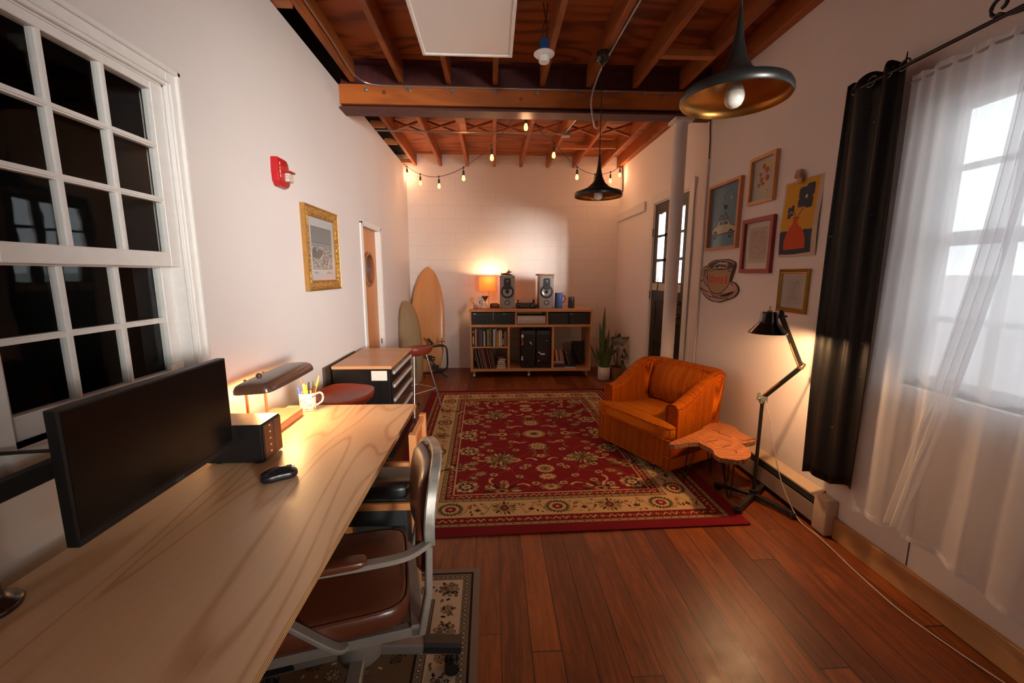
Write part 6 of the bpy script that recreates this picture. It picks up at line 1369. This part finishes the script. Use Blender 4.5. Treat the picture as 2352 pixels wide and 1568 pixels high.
P.line(cm([(415,400),(500,470),(620,495)]),.008,ink,True); P.line(cm([(1070,490),(1150,470),(1215,430)]),.008,ink,True); P.line(cm([(560,1220),(640,1290),(760,1320)]),.007,ink); P.line(cm([(800,1310),(900,1270),(950,1200)]),.007,ink)
jx = np.clip((P.X/w*sil.nx).astype(int),0,sil.nx-1); jy = np.clip((P.Y/h*sil.ny).astype(int),0,sil.ny-1); mask = sil.A[jy,jx,0] > .5
P.mesh('printed_face', M_art, cs, fn=lambda x, y: np.stack([-.010*np.ones_like(x), -x, y],1), mask=mask)
b = MB()
for L in (sau+[(800,700),(400,800)], hnd+[(500,800),(450,400)], cup): b.prism([p for p in cm(L,5,True)], .009, AR)
b.build('backing_board', simple('board_brown', srgb(96,72,56), .8), cs)
b = MB(); 
for i, (c_, x, y, s_) in enumerate((('C',500,750,1.0),('O',597,780,1.0),('F',700,805,.96),('F',805,805,.96),('E',905,805,.98),('E',1035,785,1.1))):
    u, v = S_(x, y); b = MB(); b.text(c_, .076*s_, Matrix.Translation((-.0108,-u,v)) @ Matrix(((0,0,-1,0),(-1,0,0,0),(0,1,0,0),(0,0,0,1))) @ Matrix.Diagonal((.92,1,1,1)), .0004, .0028); b.build('letter', simple('sign_red', srgb(206,52,38), .6), cs)

# ================================================================== curtains
rod = thing('curtain_rod', 'black wrought iron curtain rod with a scroll bracket above the right window', 'curtain rod', (1.85,.9,2.425))
b = MB(); b.cyl((0,-.9,0),(0,1.33,0),.008,n=12); b.build('rod', M_black, rod, smooth=True)
for yb in (.72,-.6):
    b = MB(); sc_l = [(-.0,yb+.0+.03*math.cos(R(a))*(1-a/500), .045+.03*math.sin(R(a))*(1-a/500)) for a in range(-90,260,20)]
    b.tube(catmull([(.11,yb-.16,.0),(.10,yb-.14,.012),(.05,yb-.08,.006),(.01,yb-.03,.0),(.0,yb,.0145)],5)+[Vector(p) for p in sc_l[1:]], .0065, 8); b.cbox((.112,yb-.16,.0),(.012,.03,.10),.003); b.build('bracket', M_black, rod, smooth=True)
def cloth(name, pts, ztop, zbot, mat, parent, amp=0, th=.0015, nz=40, foldf=None):
    b = MB(); RR = []
    for k in range(nz+1):
        t_ = k/nz; row = []
        for i, (x, y) in enumerate(pts):
            dx, dy, dz = foldf(i/(len(pts)-1), t_) if foldf else (0,0,0)
            zt = ztop(i/(len(pts)-1)) if callable(ztop) else ztop; zb = zbot(i/(len(pts)-1)) if callable(zbot) else zbot
            row.append((x+dx, y+dy, zt+(zb-zt)*t_+dz))
        RR.append(row)
    b.rings(RR, close=False); o = b.build(name, mat, parent, smooth=True)
    if th: md = o.modifiers.new('thickness','SOLIDIFY'); md.thickness = th
    return o
def black_cloth():
    t = NT('blackout_satin'); nz = t.noise(t.coord(scale=(1,6,.5)), 6, 3); fl = t.ramp(t.noise(t.coord(), 60, 1, .2), [(.815,(0,0,0,1)),(.82,(1,1,1,1))])
    c = t.mix(t.math('MULTIPLY',fl,.3), t.ramp(nz, [(.3,(.004,.004,.004,1)),(.7,(.008,.007,.008,1))]), (.5,.5,.5,1)); t.bsdf(c, .5, 0, t.bump(nz, .2, .01), spec=.25); return t.m
bc = thing('black_curtain', 'black blackout curtain hanging left of the bright right-hand window', 'curtain', (1.85,2.10,0))
N_ = 44
def bx_fold(u, t):
    a = 2.6*2*PI*u; amp = .013*(1-.4*t)+.004
    return (amp*math.sin(a)-.012*math.sin(PI*t)*math.cos(a*.5), .012*math.sin(a*.5+t*2)*(1-t), 0)
cloth('fabric', [(.01,.20-.345*i/N_) for i in range(N_+1)], lambda u: 2.47+.012*math.sin(20*u)+.03*(1-u)*0, lambda u: .33+.065*u+.012*math.sin(9*u), black_cloth(), bc, th=.003, foldf=bx_fold)
for y in (.13,.04,-.05,-.125): b = MB(); b.tube([(.0+.004*math.sin(a), y+.024*math.cos(a), 2.43+.024*math.sin(a)) for a in [2*PI*q/16 for q in range(16)]], .004, 6, closed=True); b.build('grommet', simple('grommet_bronze',(.10,.085,.07),.35,.8), bc, smooth=True)
def sheer_mat(name, trans, col=(.92,.92,.94,1)):
    t = NT(name); v = t.coord(scale=(1,1,.12)); nz = t.noise(v, 14, 3, .5, .5)
    tp = t.n('ShaderNodeBsdfTransparent'); tl_ = t.n('ShaderNodeBsdfTranslucent'); d = t.n('ShaderNodeBsdfDiffuse'); tl_.inputs[0].default_value = col; d.inputs[0].default_value = col
    m1 = t.n('ShaderNodeMixShader'); m1.inputs[0].default_value = .5; t.l(tl_.outputs[0], m1.inputs[1]); t.l(d.outputs[0], m1.inputs[2])
    m2 = t.n('ShaderNodeMixShader'); t.l(t.math('MULTIPLY_ADD', nz, -.12, trans+.06), m2.inputs[0]); t.l(m1.outputs[0], m2.inputs[1]); t.l(tp.outputs[0], m2.inputs[2]); t.l(m2.outputs[0], t.out.inputs[0]); return t.m
M_sheer = sheer_mat('sheer_voile', .34); M_cafe = sheer_mat('thin_cotton', .42)
sh = thing('sheer_curtain', 'long white sheer curtain hanging over the right window down toward the baseboard', 'curtain', (1.87,1.0,0)); N_ = 150
def sh_fold(u, t):
    a = 2*PI*7.5*u; top = 1-t
    return (.016*math.sin(a)*(.45+.55*t)+.008*math.sin(2.7*a+2*t)*(top*.8+.2), .02*math.sin(a*.6+1.5*t)*t, 0)
cloth('fabric', [(0,.95-1.35*i/N_) for i in range(N_+1)], lambda u: 2.372+.006*math.sin(70*u), lambda u: .28+.035*math.sin(7*u)+.02*u, M_sheer, sh, th=0, nz=50, foldf=sh_fold)
b = MB(); b.tube([(.0+.016*math.sin(2*PI*7.5*i/N_)*.45, .95-1.35*i/N_, 2.345) for i in range(N_+1)], .006, 6); b.build('top_hem', simple('hem_grey', (.35,.34,.33), .8), sh, smooth=True)
b = MB(); b.sweep([(.0+.016*math.sin(2*PI*7.5*i/N_), .95-1.35*i/N_, .295+.035*math.sin(7*i/N_)+.02*i/N_) for i in range(N_+1)], .022,.0015, up=(1,0,0)); b.build('bottom_hem', sheer_mat('hem_voile', .25), sh, smooth=True)
b = MB(); b.cbox((-.004,.30,2.18),(.002,.055,.10)); b.build('care_label', simple('label_grey',(.35,.35,.36),.7), sh)
# gathered fold where two panels overlap
def g_fold(u, t): return (.012*math.sin(6*PI*u), 0, 0)
cloth('overlap_fold', [(-.012,(.52)-.10*i/20) for i in range(21)], 2.36, .34, M_sheer, sh, th=0, nz=30, foldf=lambda u,t: (.010*math.sin(6*PI*u+t), .30*t**1.2-.02*math.sin(4*t)-.06*t, 0))
cf = thing('cafe_curtain', 'short white cotton curtain with a wavy hem hanging inside the window opening', 'curtain', (1.985,1.32,0)); N_ = 90
cloth('fabric', [(0,.59-1.18*i/N_) for i in range(N_+1)], 2.255, lambda u: 1.005-.02*u+.012*math.sin(34*u), M_cafe, cf, th=0, nz=30, foldf=lambda u,t: (.012*math.sin(34*u)*t+.006, 0, .0))
b = MB(); b.cyl((0,.595,2.258),(0,-.595,2.258),.005,n=8); b.build('tension_rod', M_white_pl, cf, smooth=True)

# ================================================================== pendants
M_pblk = simple('pendant_black', (.008,.008,.008), .35); M_pbrs = simple('hammered_brass', srgb(176,124,62), .34, .85, var=.08, scale=8)
def pendant(loc, label, ctop, cloc=None):
    o = thing('pendant_lamp', label, 'pendant lamp', loc, 0, 'black and brass pendant lamps')
    prof = [(.176,.004),(.180,.010),(.1795,.026),(.172,.040),(.130,.052),(.085,.072),(.050,.104),(.030,.145),(.018,.195),(.011,.245),(.007,.29),(.006,.30)]
    b = MB(); b.lathe(prof, n=56); b.build('shade', M_pblk, o, smooth=70)
    ip = [(.176,.004),(.1775,.010),(.177,.024),(.169,.037),(.129,.049),(.083,.069),(.048,.101),(.028,.142),(.016,.19)]
    b = MB(); b.lathe(ip, n=56); b.build('brass_lining', M_pbrs, o, smooth=70)
    b = MB(); b.cyl((0,0,.29),(0,0,ctop),.0035,n=8); b.build('cord', M_blackm, o, smooth=True)
    b = MB(); b.cyl((0,0,.07),(0,0,.15),.016,n=16); b.lathe([(.016,.075),(.024,.055),(.031,.030)], n=24); b.build('socket', simple('grey_socket',(.50,.44,.36),.4), o, smooth=50)
    b = MB(); b.lathe([(.031,.031),(.033,.018),(.031,.004),(.024,-.010),(.012,-.018),(.0001,-.020)], n=28); b.build('light_bulb', simple('opal_bulb', (.80,.76,.70), .12, coat=.3), o, smooth=True)
    return o
p1 = pendant((.850,1.555,2.097), 'black pendant lamp with a wide brass-lined rim, nearest the camera', 1.10)
p2 = pendant((.806,3.30,2.075), 'black pendant lamp with brass lining hanging further back near the string lights', .955)
b = MB(); b.lathe([(.0001,.93),(.022,.935),(.046,.955),(.050,.968)], n=24); b.lathe([(.038,.968),(.042,.975),(.042,1.01),(.0,1.01)], n=24); b.build('canopy', simple('canopy_smoke',(.03,.028,.027),.12), p2, smooth=50)

# ================================================================== string lights
M_bulb = emit('edison_bulb', (1.0,.36,.07), 4.2)
def st_bulb(loc, drop, label, seg):
    o = thing('string_light_bulb', label, 'light bulb', loc, 0, 'hanging string light bulbs')
    b = MB(); b.cyl((0,0,drop),(0,0,.052),.0035,n=6); b.cyl((0,0,.0),(0,0,.055),.014,.011,n=12); b.cbox((0,0,drop),(.016,.016,.022),.003); b.build('socket', M_blackm, o, smooth=40)
    b = MB(); b.lathe([(.010,0),(.014,-.012),(.019,-.030),(.019,-.044),(.013,-.056),(.0001,-.062)], n=16); b.build('glass_bulb', M_bulb, o, smooth=True)
LL = [((-1.245,6.56,3.05),.06,'string light bulb in the upper left back corner, first on the strand'),((-.985,6.125,2.85),.14,'string light bulb second from the left back corner'),((-.672,5.625,2.714),.13,'lowest string light bulb of the left swag'),((-.325,5.07,2.695),.12,'string light bulb fourth from the left back corner'),((.0,4.552,2.788),.14,'string light bulb hanging in the rising part of the left swag')]
RL = [((.659,4.722,2.866),.15,'first string light bulb right of the beam'),((1.010,5.213,2.754),.13,'string light bulb left of the far pendant shade'),((1.332,5.664,2.775),.12,'string light bulb partly behind the far pendant shade'),((1.658,6.119,2.91),.12,'string light bulb right of the far pendant shade'),((1.88,6.43,3.06),.06,'string light bulb in the upper right back corner, last on the strand')]
for (p, dp, lab) in LL+RL:
    zz = .085; st_bulb((p[0],p[1],p[2]-zz), zz, lab, 0); point('string_bulb_light', (p[0],p[1]-.0,p[2]-zz-.03), (1,.50,.24), 3.6, .028)
st_bulb((.312,4.10,2.86-.005), .03, 'string light bulb hanging directly from the beam, highest of all', 0); point('string_bulb_light', (.312,4.10,2.82), (1,.50,.24), 3.6, .028)
def wire(P, lab):
    b = MB(); b.tube(catmull(P,7), .0035, 6); o = b.build('string_light_wire', M_blackm, smooth=True); tag(o, lab, 'wire')
wire([(-1.265,6.60,3.07)]+[l[0] for l in LL]+[(.15,4.31,2.90),(.243,4.16,2.956)], 'black string light wire drooping from the left back corner up to the beam')
wire([(.312,4.10,2.875),(.40,4.36,2.98),(.52,4.53,2.90)]+[l[0] for l in RL]+[(1.93,6.5,3.09)], 'black string light wire drooping from the beam to the right back corner')

# ================================================================== ceiling panel and detector
def led_panel(loc, label):
    o = thing('ceiling_light_panel', label, 'light panel', loc)
    b = MB(); frame(b, -.30,.30,-.61,.61,.02,.03, Matrix.Identity(4), [(0,0),(0,.035),(.022,.035),(.022,.006),(.018,0)]); b.build('frame', M_white_pl, o)
    b = MB(); b.box(-.279,.279,-.589,.589,.006,.030); b.build('diffuser', M_panel, o)
    b = MB()
    for x in (-.2,.2):
        for y in (-.5,.5): b.cyl((x,y,.03),(x,y,.3),.002,n=6)
    b.build('hanger', M_conduit, o); return o
M_panel = simple('opal_diffuser', (.80,.75,.72), .45, var=.005)
led_panel((-.16,2.515,2.95), 'large white rectangular light panel, switched off, hanging under the near joists')
hd = thing('heat_detector', 'white round ceiling detector hanging from a blue electrical box', 'detector', (.352,3.07,2.955))
b = MB(); b.lathe([(.060,.006),(.069,.0),(.070,-.006),(.062,-.014),(.040,-.022),(.036,-.050),(.033,-.056),(.0001,-.058)], n=36); b.lathe([(.0001,.008),(.060,.006)], n=36); b.build('body', M_white_pl, hd, smooth=50)
b = MB(); b.box(-.030,.030,-.028,.028,.006,.085,.004,2); b.build('electrical_box', simple('blue_box', srgb(10,58,110), .45), hd)
b = MB(); b.tube(catmull([(-.01,0,.085),(-.012,.0,.14),(.01,.0,.22),(.02,.0,.305)],5), .003,6); b.tube(catmull([(.01,.01,.085),(.02,.01,.16),(.0,.0,.25),(-.01,.0,.305)],5), .003,6); b.build('wire', M_blackm, hd, smooth=True)
# ================================================================== camera, world, lights
def add_cam():
    f, p, yaw, r = 966.634, .15895902, .04627565, .00263149
    B = Matrix(((1,0,0),(0,0,-1),(0,1,0)))
    cy, sy = math.cos(yaw), math.sin(yaw); Ry = Matrix(((cy,-sy,0),(sy,cy,0),(0,0,1)))
    c, s = math.cos(p), math.sin(p); Rp = Matrix(((1,0,0),(0,c,-s),(0,s,c)))
    c, s = math.cos(r), math.sin(r); Rr = Matrix(((c,-s,0),(s,c,0),(0,0,1)))
    M = Rr @ Rp @ B @ Ry
    W = Matrix((M[0], -M[1], -M[2])).transposed().to_4x4(); W.translation = (0,0,1.5)
    cd = bpy.data.cameras.new('camera'); cd.sensor_width = 36; cd.lens = f/2352*36; cd.clip_start = .05; cd.clip_end = 100
    o = bpy.data.objects.new('camera', cd); COL.objects.link(o); o.matrix_world = W; S.camera = o
add_cam()
SKY_BASE, ADDED_SKY_PEAK = 2.3, 170.0  # peak drives a bright sky patch added out of view to fill the room
wd = bpy.data.worlds.new('world'); S.world = wd; wd.use_nodes = True; nt = wd.node_tree; nt.nodes.clear()
bg = nt.nodes.new('ShaderNodeBackground'); ou = nt.nodes.new('ShaderNodeOutputWorld'); nt.links.new(bg.outputs[0], ou.inputs[0])
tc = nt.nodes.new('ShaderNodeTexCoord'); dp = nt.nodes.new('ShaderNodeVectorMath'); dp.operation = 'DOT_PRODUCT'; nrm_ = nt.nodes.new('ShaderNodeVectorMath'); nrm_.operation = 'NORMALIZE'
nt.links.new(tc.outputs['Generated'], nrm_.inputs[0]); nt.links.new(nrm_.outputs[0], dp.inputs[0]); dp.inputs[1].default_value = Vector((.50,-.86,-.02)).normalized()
mr = nt.nodes.new('ShaderNodeMapRange'); mr.interpolation_type = 'SMOOTHSTEP'; nt.links.new(dp.outputs['Value'], mr.inputs[0]); mr.inputs[1].default_value = .942; mr.inputs[2].default_value = .999; mr.inputs[3].default_value = SKY_BASE; mr.inputs[4].default_value = ADDED_SKY_PEAK
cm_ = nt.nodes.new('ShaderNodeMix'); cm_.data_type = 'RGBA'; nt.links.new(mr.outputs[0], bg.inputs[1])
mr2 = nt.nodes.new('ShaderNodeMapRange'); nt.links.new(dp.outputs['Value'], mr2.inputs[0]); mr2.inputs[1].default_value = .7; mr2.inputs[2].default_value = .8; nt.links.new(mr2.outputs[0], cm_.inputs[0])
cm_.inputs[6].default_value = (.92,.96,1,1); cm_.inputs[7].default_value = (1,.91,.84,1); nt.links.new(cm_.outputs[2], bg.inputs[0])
def portal(y0, y1, z0, z1):
    l = bpy.data.lights.new('window_portal','AREA'); l.shape = 'RECTANGLE'; l.size = y1-y0; l.size_y = z1-z0; l.cycles.is_portal = True
    o = bpy.data.objects.new('window_portal', l); COL.objects.link(o); o.location = (RW+.14,(y0+y1)/2,(z0+z1)/2)
    o.rotation_euler = Euler((0,R(90),0)); o.rotation_euler = (Matrix(((0,0,1),(1,0,0),(0,1,0))).to_euler())
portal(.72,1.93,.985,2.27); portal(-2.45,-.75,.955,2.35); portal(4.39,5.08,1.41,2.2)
S.view_settings.view_transform = 'Standard'; S.view_settings.look = 'None'; S.view_settings.gamma = 1; S.view_settings.use_curve_mapping = False
S.view_settings.exposure = 0.86
